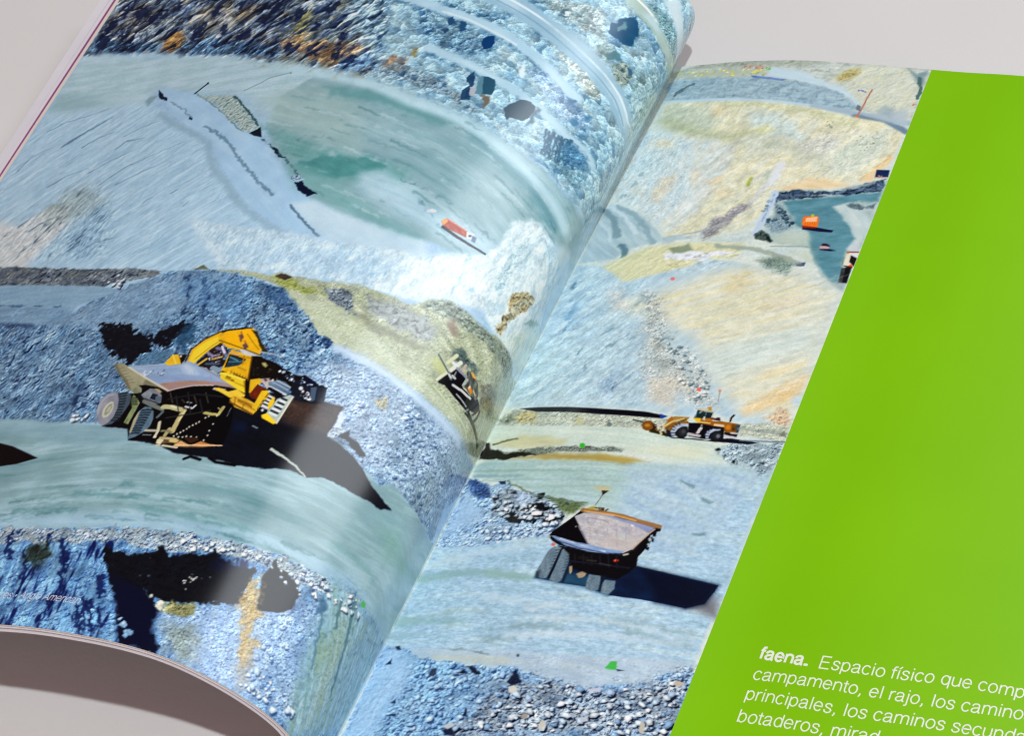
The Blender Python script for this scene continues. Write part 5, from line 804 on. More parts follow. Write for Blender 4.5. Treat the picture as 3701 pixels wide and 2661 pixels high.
fill([-107.1,189.4,-107.9,185.2,-105.8,181.5,-102.0,178.0,-93.6,175.6,-91.1,177.1,-86.9,182.7,-86.5,184.6,-92.3,183.9,-96.9,183.7,-100.1,182.0,-102.1,184.5,-104.3,189.9], 'e2ac1e edba26 d49a18', soft=0.15, mix=(-30.0, 7, 2.5), pid=2)
fill([-106.6,189.4,-107.1,185.6,-105.1,181.9,-102.4,179.9,-100.4,181.8,-103.0,185.6,-104.5,190.2], 'e6c63c', soft=0.15, pid=2)
fill([-101.1,178.7,-97.5,176.8,-93.5,175.9,-91.6,177.5,-92.5,180.7,-95.3,182.9,-98.3,182.1], 'f0b41a e8a514', soft=0.6, mix=(0.0, 5, 2), pid=2)
fill([-93.7,175.9,-91.4,176.9,-84.5,183.6,-85.9,183.9,-89.8,179.6], '2c2818 453c1a', soft=0.15, rag=0.3, mix=(60.0, 2, 1), pid=2)
line([-107.6,189.6,-108.4,185.3,-106.3,181.5,-102.1,177.8,-93.7,175.5], 0.5, '4a3410', soft=0.15, pid=2)
line([-96.6,177.6,-94.3,180.3,-91.5,183.0], 1.3, '6a4a4c', soft=0.15, pid=2, brk=1.5)
line([-101.7,178.2,-100.4,177.2,-95.9,176.1], 0.6, '1c160c', soft=0.15, pid=2)
fill([-102.4,179.2,-101.3,178.3,-100.7,178.9,-101.6,179.7], 'c99a30', soft=0.15, pid=2)
fill([-103.8,189.8,-101.9,184.8,-100.3,182.0,-97.5,183.7,-96.0,185.3,-96.6,187.8,-94.1,188.0,-95.4,190.3,-97.9,192.2,-102.1,190.9], '17141a 2c262c', soft=0.15, rag=0.3, mix=(0.0, 2, 1), pid=2)
line([-102.3,186.0,-100.2,187.0,-98.4,186.5], 0.8, '8a86a0', soft=0.15, pid=2)
line([-100.3,184.1,-98.1,184.4,-96.7,186.0], 1.0, '77729a', soft=0.15, pid=2)
line([-102.9,190.5,-101.5,188.3], 0.8, 'c4a84a', soft=0.15, pid=2)
line([-101.9,184.8,-99.7,182.2], 0.4, '5d4a20', soft=0.15, pid=2)
line([-99.6,188.2,-97.2,187.0], 0.6, 'd0b050', soft=0.15, pid=2)
line([-99.1,183.3,-97.2,185.5], 0.6, 'd8d4e0', soft=0.15, pid=2)
line([-100.6,190.0,-96.8,189.6], 0.8, '4a5a70', soft=0.15, pid=2)
line([-97.9,191.2,-95.6,191.8], 1.6, '8294a4', soft=0.15, pid=2)
dots([-102.8,186.1,-97.9,183.8,-95.6,187.1,-98.8,190.4], 26, 0.2, 0.4, 'b4b4c8 6b6488 d0d0d8 7a5a30', seed=41)
fill([-94.8,192.4,-95.7,185.3,-95.6,184.1,-88.5,185.3,-87.4,186.5,-85.2,194.3,-88.3,194.3,-94.4,192.9], 'dca922 ecc02c cc9418', soft=0.15, mix=(60.0, 5, 2), pid=2)
fill([-94.2,190.3,-95.0,186.1,-94.2,185.6,-89.9,187.1,-89.7,187.8,-90.7,189.3,-93.8,190.5], '23404e 35586a 1a303c', soft=0.15, mix=(60.0, 3, 1), pid=2)
line([-94.3,190.3,-95.1,186.0,-89.9,187.0], 0.5, '1c1608', soft=0.15, pid=2)
line([-94.3,188.5,-89.8,187.7], 0.3, '5a8494', soft=0.15, pid=2)
line([-94.8,186.7,-91.8,187.7], 0.3, '6a94a4', soft=0.15, pid=2)
line([-94.4,192.2,-90.1,192.7,-85.5,194.0], 0.8, '3a2a10', soft=0.15, pid=2)
line([-90.8,185.8,-89.8,188.6], 0.4, 'a87c14', soft=0.15, pid=2)
line([-90.6,189.9,-87.8,190.6], 0.5, 'b88a1c', soft=0.15, pid=2)
fill([-93.5,183.8,-91.7,183.5,-89.0,184.4,-86.3,184.9,-85.2,185.1,-87.8,185.7,-91.6,185.2], 'cbccd0 a8acb4', soft=0.15, mix=(20.0, 3, 1), pid=2)
line([-87.0,183.6,-83.0,183.7,-79.4,184.0], 0.45, '9aa8b4', soft=0.15, pid=2)
fill([-96.0,185.3,-93.1,185.2,-91.1,186.1,-93.7,185.9], 'c8a080', soft=0.15, pid=2)
fill([-88.5,185.4,-86.2,185.1,-83.2,186.2,-79.2,188.8,-79.7,192.0,-84.4,192.4,-85.6,193.8], '120e0a 1c1610', soft=0.15, mix=(0.0, 3, 2), pid=2)
fill([-84.7,187.1,-83.6,186.9,-82.4,187.8,-82.6,188.7,-83.9,188.1], '8f8c58', soft=0.15, pid=2)
fill([-84.0,187.5,-83.5,187.3,-82.9,188.1], 'c4c08c', soft=0.15, pid=2)
fill([-94.7,192.7,-92.6,191.8,-86.3,193.8,-83.8,198.4,-86.6,197.5,-93.6,194.5], 'e6c634 d8b428 f0d448', soft=0.15, mix=(20.0, 5, 2), pid=2)
line([-92.1,193.6,-90.9,194.0], 0.7, '8a7020', soft=0.15, pid=2)
line([-90.2,194.5,-89.5,194.7], 0.6, '8a7020', soft=0.15, pid=2)
line([-86.6,193.9,-83.8,198.3], 0.4, 'a08018', soft=0.15, pid=2)
fill([-86.3,193.8,-85.1,193.0,-83.0,197.5,-83.7,198.8], '160f0a', soft=0.15, pid=2)
fill([-93.9,198.2,-92.4,197.7,-89.0,198.6,-86.7,197.4,-83.7,198.8,-83.5,199.6,-87.4,200.6,-90.5,199.4], 'dcb43a e8c850', soft=0.15, mix=(20.0, 4, 1.5), pid=2)
fill([-84.9,193.5,-82.4,192.5,-81.1,193.6,-82.0,195.0,-81.7,198.4,-83.0,197.9], 'e0b42a c89a20', soft=0.15, mix=(60.0, 3, 1), pid=2)
fill([-82.6,198.6,-82.1,194.6,-78.6,195.6,-78.7,198.6,-80.0,199.7,-81.1,199.8], '642812 7a3418 4a1c0c', soft=0.15, mix=(60.0, 3, 1.5), pid=2)
fill([-82.3,192.7,-79.8,191.9,-76.5,194.0,-76.4,195.7,-78.6,195.6], 'b4a498 8a8078 d0c8b8', soft=0.15, mix=(30.0, 2, 1), pid=2)
dots([-82.4,192.5,-77.2,191.3,-75.5,193.7,-77.9,195.5], 24, 0.2, 0.45, 'd8d4d4 7a6480 b0a8b8 4a4050', seed=42)
fill([-87.2,201.2,-86.5,199.5,-82.3,200.1,-78.5,201.4,-77.5,201.8,-78.3,204.9,-84.5,203.4], 'd9aa40 e6bc4c c0922c', soft=0.15, mix=(25.0, 4, 1.5), pid=2)
line([-84.7,201.0,-81.4,201.8,-79.0,202.7], 0.5, '8a6418', soft=0.15, pid=2)
line([-86.0,200.1,-85.1,202.2], 0.4, 'a07a20', soft=0.15, pid=2)
line([-82.7,201.2,-82.1,203.3], 0.4, 'a07a20', soft=0.15, pid=2)
line([-86.7,202.0,-78.5,204.7], 0.5, '6b4c14', soft=0.15, pid=2)
fill([-79.8,196.5,-78.1,196.0,-77.0,197.3,-77.6,201.7,-78.2,204.5,-79.7,202.4], 'e6be34 d4a824', soft=0.15, mix=(60.0, 4, 1), pid=2)
fill([-77.0,197.3,-75.4,197.8,-74.7,199.8,-74.9,202.3,-77.5,201.8], '8d97a4 b0b8c0', soft=0.15, mix=(60.0, 2, 1), pid=2)
line([-77.2,201.2,-75.2,201.6], 0.5, 'd8dce0', soft=0.15, pid=2)
line([-77.1,200.6,-75.2,201.0], 0.5, '2c2618', soft=0.15, pid=2)
line([-77.1,200.0,-75.2,200.4], 0.5, 'd8dce0', soft=0.15, pid=2)
line([-77.1,199.4,-75.2,199.9], 0.5, '2c2618', soft=0.15, pid=2)
line([-77.0,198.9,-75.2,199.3], 0.5, 'd8dce0', soft=0.15, pid=2)
line([-77.0,198.3,-75.2,198.7], 0.5, '2c2618', soft=0.15, pid=2)
line([-76.9,197.7,-75.2,198.2], 0.5, 'd8dce0', soft=0.15, pid=2)
line([-76.9,197.1,-75.2,197.6], 0.5, '2c2618', soft=0.15, pid=2)
fill([-76.0,200.2,-75.6,197.5,-74.5,199.2,-74.8,202.6], 'e8bc28', soft=0.15, pid=2)
line([-77.8,204.1,-77.6,197.2], 0.6, '4a3c28', soft=0.15, pid=2, brk=1.2)
fill([-76.0,202.6,-76.0,202.9,-76.0,203.1,-76.3,203.2,-76.6,203.0,-76.8,202.8,-76.8,202.5,-76.7,202.3,-76.5,202.2,-76.2,202.4], 'd8d0d8', soft=0.2, pid=2)
fill([-79.5,193.3,-76.9,191.9,-74.9,192.1,-72.5,193.5,-72.3,196.0,-73.1,196.5,-77.9,195.5], '65788e 7d90a4 53667c', soft=0.15, mix=(25.0, 3, 1.2), pid=2)
line([-78.3,194.7,-72.8,196.1], 0.6, 'c0ccd6', soft=0.15, pid=2)
line([-78.2,193.0,-73.0,194.5], 0.4, '93a6b8', soft=0.15, pid=2)
line([-77.4,192.2,-72.8,193.4], 0.4, 'a4b4c4', soft=0.15, pid=2)
line([-78.1,195.3,-74.1,196.5], 1.0, '0e0e14', soft=0.15, pid=2)
fill([-75.0,203.8,-74.3,198.0,-71.6,195.8,-70.4,196.2,-70.7,205.8,-72.1,205.3], 'a6b2ac 93a0a4 b8c0b8', soft=0.15, mix=(-50.0, 5, 1.2), pid=2)
line([-74.1,203.0,-71.9,203.4], 0.7, 'd4dadc', soft=0.15, pid=2)
line([-74.0,202.2,-71.9,202.6], 0.7, '25303c', soft=0.15, pid=2)
line([-73.8,201.4,-71.8,201.8], 0.7, 'd4dadc', soft=0.15, pid=2)
line([-73.7,200.6,-71.8,201.0], 0.7, '25303c', soft=0.15, pid=2)
line([-73.6,199.9,-71.8,200.2], 0.7, 'd4dadc', soft=0.15, pid=2)
line([-73.5,199.1,-71.8,199.4], 0.7, '25303c', soft=0.15, pid=2)
line([-73.3,198.3,-71.8,198.6], 0.7, 'd4dadc', soft=0.15, pid=2)
line([-73.2,197.5,-71.7,197.8], 0.7, '25303c', soft=0.15, pid=2)
line([-70.7,205.7,-70.5,196.0], 0.5, 'd0d2c4', soft=0.15, pid=2)
fill([-75.9,204.3,-74.7,203.3,-70.8,205.5,-71.3,206.3,-75.3,205.2], 'ecc022 f4d23a', soft=0.15, mix=(20.0, 4, 1), pid=2)
fill([-73.2,191.6,-71.2,189.9,-67.5,191.2,-63.4,190.4,-62.0,194.9,-65.2,196.3,-68.2,196.9,-71.3,195.7], '161c2a 262e3e 0c1018', soft=0.15, mix=(20.0, 3, 1.2), pid=2)
fill([-69.3,192.7,-69.2,193.1,-69.4,193.4,-69.7,193.5,-70.1,193.4,-70.4,193.1,-70.5,192.6,-70.3,192.3,-70.0,192.2,-69.6,192.3], 'd2d8e0', soft=0.2, pid=2)
fill([-67.5,191.7,-66.0,190.9,-64.6,195.2,-65.5,196.2], '4d5f74', soft=0.15, pid=2)
fill([-66.0,190.9,-63.3,190.3,-62.1,194.7,-64.1,195.3], '1a2030 2c3446', soft=0.15, mix=(60.0, 2, 1), pid=2)
dots([-71.4,194.3,-67.0,192.7,-65.5,195.6,-68.2,196.0], 16, 0.2, 0.4, 'c4ccd8 8a98ac 6f5a5a', seed=43)
dots([-78.5,188.7,-67.0,189.8,-68.1,191.4,-75.2,191.3], 34, 0.2, 0.5, '4a5a74 2c3850 8a9cb4 c8d2dc', seed=44)
line([-70.8,188.8,-66.2,190.4], 0.9, '0c1428', soft=0.15, pid=2)
fill([-71.3,189.6,-68.8,189.0,-66.9,190.1,-68.9,190.8], '0c1430', soft=0.15, rag=0.3, pid=2)
fill([-114.2,190.4,-113.3,187.2,-111.1,187.1,-108.5,190.6,-112.5,191.3], 'd8a628 e2b838', soft=0.15, mix=(0.0, 3, 1), pid=2)
fill([-111.3,187.1,-108.4,187.1,-108.2,189.5,-108.5,190.6], '1c1208', soft=0.15, pid=2)
fill([-109.9,187.8,-109.8,188.0,-109.9,188.2,-110.1,188.2,-110.4,188.0,-110.6,187.8,-110.7,187.5,-110.6,187.4,-110.3,187.3,-110.0,187.5], 'd8d4c4', soft=0.2, pid=2)
line([-113.1,187.4,-110.2,190.6], 0.4, 'f0cc60', soft=0.15, pid=2)
line([-95.7,185.9,-88.1,186.2], 0.3, '8a6410', soft=0.15, a=0.7, pid=2)
line([-90.1,192.7,-85.8,193.4], 0.3, '8a6410', soft=0.15, a=0.7, pid=2)
line([-92.3,194.2,-85.1,196.2], 0.3, '8a6410', soft=0.15, a=0.7, pid=2)
line([-84.5,201.5,-78.2,203.3], 0.3, '8a6410', soft=0.15, a=0.7, pid=2)
line([-86.6,200.2,-80.0,201.7], 0.3, '8a6410', soft=0.15, a=0.7, pid=2)
line([-105.0,188.6,-102.5,183.7,-100.6,181.1], 0.3, '8a6410', soft=0.15, a=0.7, pid=2)
line([-94.0,177.9,-90.4,180.9,-87.8,182.9], 0.3, '8a6410', soft=0.15, a=0.7, pid=2)
line([-91.8,191.5,-91.6,192.4], 0.25, '6f5010', soft=0.15, a=0.8, pid=2)
line([-90.7,191.8,-90.5,192.7], 0.25, '6f5010', soft=0.15, a=0.8, pid=2)
line([-89.7,192.0,-89.4,193.0], 0.25, '6f5010', soft=0.15, a=0.8, pid=2)
line([-88.7,192.2,-88.4,193.2], 0.25, '6f5010', soft=0.15, a=0.8, pid=2)
line([-87.7,192.5,-87.4,193.5], 0.25, '6f5010', soft=0.15, a=0.8, pid=2)
line([-86.7,192.7,-86.3,193.8], 0.25, '6f5010', soft=0.15, a=0.8, pid=2)
line([-101.3,181.2,-86.4,184.7], 0.3, '5a4414', soft=0.15, pid=2)
line([-88.5,185.5,-85.4,193.9], 0.4, '6b4c10', soft=0.15, pid=2)
line([-94.6,192.6,-86.3,193.9], 0.35, 'fbe36a', soft=0.15, pid=2)
dots([-87.5,186.4,-79.4,188.9,-80.2,192.0,-85.2,191.8], 14, 0.2, 0.4, '3c342c 57503c 20242c', seed=46)
fill([-38.1,164.8,-38.3,160.6,-36.2,158.6,-32.5,160.9,-29.2,161.1,-29.3,162.5,-32.6,163.1,-35.6,163.6], '7d8c88 9aa8a2 5f706e', soft=1, rag=1, tex=(('rub', 1.0, 1.0, 60.0, 1.0, (40, 52, 58)),))
fill([-38.2,172.2,-37.1,169.9,-36.3,168.5,-35.9,167.5,-34.7,165.2,-32.9,165.4,-31.1,165.4,-31.1,167.9,-31.1,168.6,-30.4,169.1,-27.4,169.2,-24.0,167.5,-20.7,168.4,-21.6,170.6,-22.6,172.3,-23.2,172.6,-22.6,171.1,-24.8,172.3,-24.2,173.4,-27.4,173.7,-31.5,173.2,-35.5,172.1,-37.2,172.6], '0a0d15 121722 06080c', soft=0.15, mix=(50.0, 6, 2), pid=3)
fill([-32.0,164.4,-31.5,163.4,-30.1,163.6,-28.1,164.0,-26.5,164.7,-24.3,167.1,-24.8,168.7,-27.2,169.0,-29.3,168.5,-30.5,168.9,-30.4,166.0], '6b706c 8c8f86 4a4e4c 30302c', soft=0.15, rag=0.4, mix=(60.0, 3, 1), pid=3)
fill([-30.8,163.3,-29.5,163.1,-28.1,164.0,-29.3,164.2,-30.1,163.8], 'd0963e e0aa54', soft=0.15, mix=(60.0, 2, 1), pid=3)
fill([-29.3,168.1,-29.0,166.7,-27.7,167.4,-27.1,168.0,-27.5,168.8], 'c67a28 da9440', soft=0.15, mix=(60.0, 2, 1), pid=3)
fill([-29.1,167.7,-29.0,166.8,-28.5,167.0,-28.7,168.0], 'd8d4c8', soft=0.15, pid=3)
line([-33.4,170.4,-31.9,170.3,-30.3,170.0,-28.4,170.0,-26.8,169.7], 0.8, 'c6c6c8', soft=0.15, pid=3)
line([-31.2,172.0,-29.4,172.2,-26.7,172.6], 0.45, 'a9adb4', soft=0.15, pid=3)
line([-25.9,173.3,-25.5,172.6], 0.5, '8a9098', soft=0.15, pid=3)
line([-38.1,172.0,-37.2,169.6,-36.5,167.9], 0.9, 'c9ccb4', soft=0.15, pid=3)
line([-37.9,165.5,-37.3,163.8,-36.6,161.8], 1.1, 'cccfae', soft=0.15, pid=3)
line([-36.1,167.1,-35.4,165.1,-34.6,163.0], 1.2, 'd6d8cc', soft=0.15, pid=3)
line([-33.1,165.2,-33.0,162.7], 0.8, 'b8a8a0', soft=0.15, pid=3)
line([-41.1,164.7,-39.0,166.1,-36.1,167.9,-34.8,169.2], 0.9, '5d6a66', soft=0.15, pid=3)
line([-40.9,164.4,-39.0,165.7,-36.2,167.5], 0.5, 'b4bcae', soft=0.15, pid=3)
line([-34.7,165.3,-31.3,165.7], 0.8, '8a90a0', soft=0.15, pid=3)
line([-30.9,168.2,-30.4,166.0], 0.6, 'a4b0b0', soft=0.15, pid=3)
line([-36.5,164.5,-35.5,164.6], 1.0, 'd4dce0', soft=0.15, pid=3)
line([-35.0,168.9,-36.0,168.4], 0.6, 'c4c4c4', soft=0.15, pid=3)
line([-34.8,168.1,-33.9,168.3], 0.8, 'b4b8bc', soft=0.15, pid=3)
line([-34.5,166.4,-34.4,167.6], 0.4, '8f949c', soft=0.15, pid=3)
line([-43.8,167.9,-42.8,166.2,-42.1,164.6], 1.2, 'a9b09a', soft=0.15, pid=3)
line([-27.1,167.2,-25.8,167.7], 0.5, 'c8b488', soft=0.15, pid=3)
line([-21.0,170.0,-20.4,168.3], 0.6, 'c8c4ac', soft=0.15, pid=3)
line([-24.3,173.3,-21.4,173.4,-16.0,172.2,-9.9,170.4], 1.1, '0d120d', soft=0.25, pid=3)
line([-20.7,172.9,-19.8,170.4,-20.2,168.6], 1.2, '30362a', soft=0.3, pid=3)
line([-25.8,174.2,-19.1,173.1,-10.8,170.7,-6.1,169.7], 0.7, '1a2018', soft=0.25)
fill([-1.0,-1.0,81.0,-1.0,81.0,281.0,-1.0,281.0], 'c2cfcc d4dbd0 b3c5cb cad4cc', soft=0.2, mix=(-20.0, 20, 4), tex=(('mul', 1, 0.06),))
fill([0.0,3.0,13.4,-2.7,24.3,-1.7,41.3,-1.0,55.8,-0.6,65.4,-0.6,79.4,-0.6,79.0,23.6,62.2,23.2,47.5,21.0,32.6,19.5,17.4,18.2,2.0,17.5], 'b2bcb4 c4ccc0 a2aeac bcc6c2', soft=0.2, mix=(-0.3, 8, 2), tex=(('rel', 1.6, 0.23, 0.0, 1.5, (110, 122, 124)),))
fill([0.0,3.5,13.4,-2.4,24.3,-1.5,41.4,-0.6,49.0,0.5,42.2,2.4,22.5,2.3,7.0,1.5,0.6,3.8], '9fa9a0 aab2a6', soft=0.8, rag=0.6, mix=(0.0, 4, 1.5), tex=(('rel', 1.2, 0.27, 0.0, 1.5, (88, 96, 92)),))
fill([50.1,9.9,54.3,2.6,60.8,-0.0,73.1,0.2,77.1,4.9,78.0,12.1,78.3,24.4,68.1,22.4,61.6,17.4,55.9,11.9], 'c6ccb8 b6c2b8 d8d8bc c2cac0', soft=1.2, rag=0.6, mix=(-57.9, 8, 1.5), tex=(('rel', 1.4, 0.18, -57.9, 1.7, (118, 126, 116)),))
fill([52.1,6.7,54.5,3.4,58.5,2.1,59.0,4.0,57.1,7.6,53.2,9.0], 'b2aa7a c0b88a', soft=1.2, rag=0.8, tex=(('rel', 1.2, 0.4, 0.0, 1.0, (96, 90, 62)),))
fill([72.2,0.4,75.6,2.9,77.8,0.3,78.3,6.2,77.9,9.2], '9aabb4 7f949c', soft=0.8, rag=0.5)
line([76.5,4.2,78.1,9.2,78.3,13.5], 1.2, '54706f', soft=0.15, rag=0.4)
fill([0.0,4.1,18.1,4.2,30.8,3.5,31.8,7.0,13.7,6.3,0.1,5.5], 'b2bcb0 bcc6ba', soft=0.8)
dots([0.0,3.3,7.4,2.7,20.4,3.7,30.4,3.9,30.8,7.0,21.4,6.8,8.3,5.4,0.9,4.8], 75, 0.2, 0.5, 'c6c65c b4bf74 d6c268 a8b878 c9cc90 94a86c', seed=51, asp=2)
dots([19.5,2.4,29.5,2.3,29.9,3.9,20.9,3.7], 16, 0.2, 0.4, 'c8644c b85a44 d08468', seed=52)
dots([29.8,3.5,31.2,3.5,31.7,5.1,30.3,5.0], 4, 0.3, 0.5, '5fa858', seed=53)
fill([31.8,3.5,41.0,5.0,50.0,9.5,55.8,11.5,62.8,18.4,61.9,19.3,56.8,15.1,49.6,11.5,39.4,9.6,31.1,7.7], 'b4ccdc c2d6e2', soft=1, rag=0.4, mix=(19.5, 10, 1.2))
fill([0.0,8.5,3.5,6.5,15.5,7.2,29.2,8.0,39.4,9.5,50.1,11.8,56.6,14.4,63.2,20.9,57.3,22.4,47.4,20.6,32.5,19.0,17.2,17.5,1.9,17.2], '93aabb a5bac8 859cae 9db2be', soft=0.6, rag=0.6, mix=(-0.3, 8, 1.6), tex=(('rel', 1.5, 0.27, 30.0, 1.6, (84, 104, 124)),))
line([4.6,14.4,6.2,11.5,8.6,9.5], 1.2, '4f6470', soft=0.15, rag=0.6, a=0.8)
fill([26.2,7.1,29.0,7.5,38.0,9.3,36.8,9.8,27.2,8.1], '5a70b0', soft=0.2)
line([28.6,7.8,36.4,9.3], 0.3, '8a9cd0', soft=0.15)
line([2.1,17.6,17.5,18.3,32.6,19.4,47.5,20.9,62.7,23.3], 1.6, 'b2cbe0', soft=0.5)
line([49.4,21.0,56.2,21.8,62.1,22.9,78.4,24.9], 2.2, '9db0c0', soft=0.6)
line([62.5,24.3,69.8,25.6,75.3,27.0,78.4,28.6], 2.4, '73869a', soft=0.7, rag=0.3)
fill([65.4,22.8,76.9,18.8,78.0,25.1,71.9,24.7], 'a8b6c2 b6c0c0', soft=1, a=0.8)
fill([67.7,21.0,70.1,17.7,72.9,19.5,72.4,23.2], '93a4ae', soft=1, rag=0.6, a=0.7)
line([64.4,11.5,64.0,14.9,63.7,20.1,63.2,24.7], 0.5, 'b27464', soft=0.15)
fill([63.7,24.3,63.8,24.8,63.6,25.1,63.3,25.1,63.0,24.9,62.8,24.5,62.8,24.0,63.0,23.7,63.2,23.7,63.5,23.9], 'd8703c', soft=0.2)
fill([61.8,18.9,63.3,19.3,63.4,21.6,62.2,21.0], '6a7884', soft=0.2, rag=0.4)
dots([60.3,12.4,62.5,11.8,62.8,13.2,61.0,13.2], 6, 0.2, 0.35, '5f5fa8 7a7ab4', seed=54)
line([63.2,26.0,62.8,28.9], 0.7, '54605c', soft=0.15, rag=0.3)
dots([77.1,16.3,78.5,16.1,78.3,17.2], 3, 0.2, 0.4, 'd07058', seed=55)
fill([2.2,17.9,17.6,18.8,32.7,19.9,47.6,21.5,62.6,24.6,71.2,25.5,78.2,29.7,78.0,41.4,74.9,46.8,71.7,51.8,64.9,53.3,56.6,53.2,51.5,58.1,48.4,59.9,48.7,67.4,44.9,76.0,34.8,80.9,24.0,83.7], 'd2d2b8 dedcc2 c4c8b4 d6d4b4 c9cfc2', soft=0.6, mix=(-63.7, 12, 2), tex=(('mul', 3, 0.05),))
fill([2.4,18.7,9.3,19.6,16.9,22.8,22.1,28.4,22.0,35.8,6.9,32.1], 'b4bfae c4ccb8 a3b2a8', soft=2.5, rag=1, a=0.8, mix=(-20.0, 8, 2))
line([5.1,26.6,17.3,33.3,28.2,36.8,34.8,33.2], 3.5, 'b0b694', soft=2, a=0.7)
fill([17.5,19.8,32.7,19.9,47.7,21.8,62.6,24.8,65.3,27.9,59.1,28.7,48.6,24.9,33.6,22.9,23.8,22.6], 'd6d8b8 c8cca8', soft=1.5, rag=0.6, a=0.8, tex=(('rel', 1.2, 0.18, 0.0, 1.5, (140, 136, 104)),))
fill([18.7,22.2,23.3,21.0,23.7,25.5,20.9,27.6], 'd2c29c', soft=1.5, a=0.7)
fill([31.6,25.8,36.0,24.3,40.2,25.6,45.7,28.1,51.8,36.2,50.4,37.8,45.0,35.5,39.4,35.9,34.4,31.7], 'c9dad6 d8e2da bccfd0', soft=2, rag=1.5, a=0.8, tex=(('rel', 1.4, 0.2, 40.0, 1.5, (120, 140, 140)),))
fill([29.4,37.5,42.4,36.4,52.8,39.6,59.9,43.6,60.9,49.1,48.8,42.3,34.1,40.4], 'b9c2b4 c6ccba', soft=3, a=0.7)
fill([34.6,32.4,38.7,30.1,41.6,33.6,37.4,35.3], 'cfcb8c', soft=1.5, a=0.6)
fill([49.5,37.9,58.2,32.5,61.5,37.7,57.8,41.1,51.1,40.5], 'c6cac8 d2d0d0', soft=2.5, a=0.7, tex=(('rel', 1.2, 0.5, 40.0, 1, (120, 126, 130)),))
fill([59.6,40.8,66.9,31.9,73.1,29.5,75.9,36.8,69.0,48.5,62.8,50.9], 'c6d2c6 d4dcce b9c8c0', soft=2.5, a=0.8, mix=(-69.3, 10, 1.2), tex=(('rel', 1.1, 0.2, -69.3, 1.7, (112, 124, 112)),))
dots([64.8,33.0,70.7,30.6,72.4,37.4,67.5,39.6], 20, 0.2, 0.45, '7f8a7c 98a294', seed=56)
dots([55.3,27.0,57.4,26.1,57.9,29.6,56.2,32.0], 8, 0.25, 0.5, '78846e 8f9a84', seed=57)
fill([7.4,33.6,23.5,37.3,30.8,40.5,32.8,46.9,30.7,60.4,29.1,70.1,24.9,77.6,22.5,79.0], 'c2d2d8 d6ded8 b2c6d2 cfd2c8 c8d4d4', soft=2, rag=1, mix=(-69.8, 10, 2))
fill([20.2,54.5,23.7,50.4,25.1,56.1,22.4,58.2], 'dcc8a4', soft=2, rag=1.5, a=0.7)
fill([28.2,56.9,31.9,53.3,32.5,56.9,30.3,59.0], 'dac49c', soft=2, rag=1.5, a=0.7)
fill([30.7,60.4,35.2,59.6,36.5,63.7,32.8,62.4], 'd8c8a8', soft=2, rag=1.5, a=0.7)
fill([8.2,36.0,10.5,35.5,11.3,39.2,9.9,41.3], 'd8c4a4', soft=2, rag=1.5, a=0.7)
fill([13.7,52.6,17.8,53.0,19.1,60.1,16.9,62.1], 'd6cdb4', soft=2, rag=1.5, a=0.7)
fill([44.2,52.0,46.3,49.6,47.2,54.4,45.0,54.7], 'a8b8a8', soft=1.2, rag=1.2, a=0.7)
line([40.6,54.7,40.8,57.9], 1.1, 'a4ac5c', soft=0.5, rag=0.4)
fill([49.1,59.1,56.5,52.9,64.6,52.6,70.4,53.6,66.3,55.5,57.9,57.9,52.9,59.6,49.5,60.4], 'dec9a2 e6d4b4 d2bc94', soft=1.2, rag=0.6, mix=(0.0, 6, 1.5))
fill([71.3,51.9,72.9,47.8,77.3,38.7,77.9,40.7,75.2,48.1,75.1,50.9], 'dcc090 e0ccaa', soft=1, rag=0.5, mix=(-40.0, 6, 1))
line([71.4,51.5,73.2,47.1,77.2,39.8], 0.6, 'c08850', soft=0.3, a=0.6, brk=4)
fill([46.6,52.4,47.3,47.4,48.4,47.3,47.9,53.7,44.6,65.8,40.5,73.7,38.7,73.9,43.8,63.1], 'd4d8dc c4ccd4', soft=1, rag=0.6, a=0.8)
fill([33.3,78.9,35.8,72.0,41.0,66.2,44.4,65.2,41.0,72.3,37.1,80.7,34.6,81.5], 'b4b0b0 c6c2be 9c9a9e', soft=0.8, rag=0.9, tex=(('rub', 0.9, 0.8, -40.0, 1.5, (92, 92, 98)),))
line([23.1,81.0,29.7,79.3,35.9,76.8,38.7,73.9], 0.7, '9aa4a8', soft=0.15, rag=0.4, a=0.8)
line([23.8,83.1,28.8,81.0,34.2,80.2], 1.2, 'b4c2cc', soft=0.5)
fill([75.1,49.5,74.7,46.1,78.4,45.6,78.7,48.9], '16284e 1f3666', soft=0.2, mix=(10.0, 3, 1))
dots([75.7,48.5,77.0,48.3,76.7,49.0], 4, 0.2, 0.4, 'd88a74', seed=58)
line([75.1,49.5,78.7,48.8], 0.5, 'b8a89c', soft=0.15)
over([2.2,17.9,17.6,18.8,32.7,19.9,47.6,21.5,62.6,24.6,71.2,25.5,78.2,29.7,78.0,41.4,74.9,46.8,71.7,51.8,64.9,53.3,56.6,53.2,51.5,58.1,48.4,59.9,48.7,67.4,44.9,76.0,34.8,80.9,24.0,83.7], (('rel', 5, 0.18, -63.7, 1.3, (150, 158, 146)), ('fle', 1.4, 0.35, -63.7, 2.0, (130, 142, 134), 0.42), ('fle', 0.45, 0.25, -63.7, 1.3, (122, 134, 126), 0.42)), soft=1)
fill([48.8,60.0,55.4,57.7,64.6,57.0,72.6,53.2,77.9,49.9,79.6,49.6,79.5,63.2,78.7,68.7,79.0,77.3,78.4,80.6,78.5,96.1,74.4,96.9,68.6,87.1,65.2,81.2,60.1,80.8,54.3,81.0,51.0,77.5,50.3,72.2,51.4,68.0], 'a3b6b8 b4c2bc 98acb0', soft=0.6, rag=0.4, mix=(-13.2, 8, 2), tex=(('mul', 0.8, 0.06),))
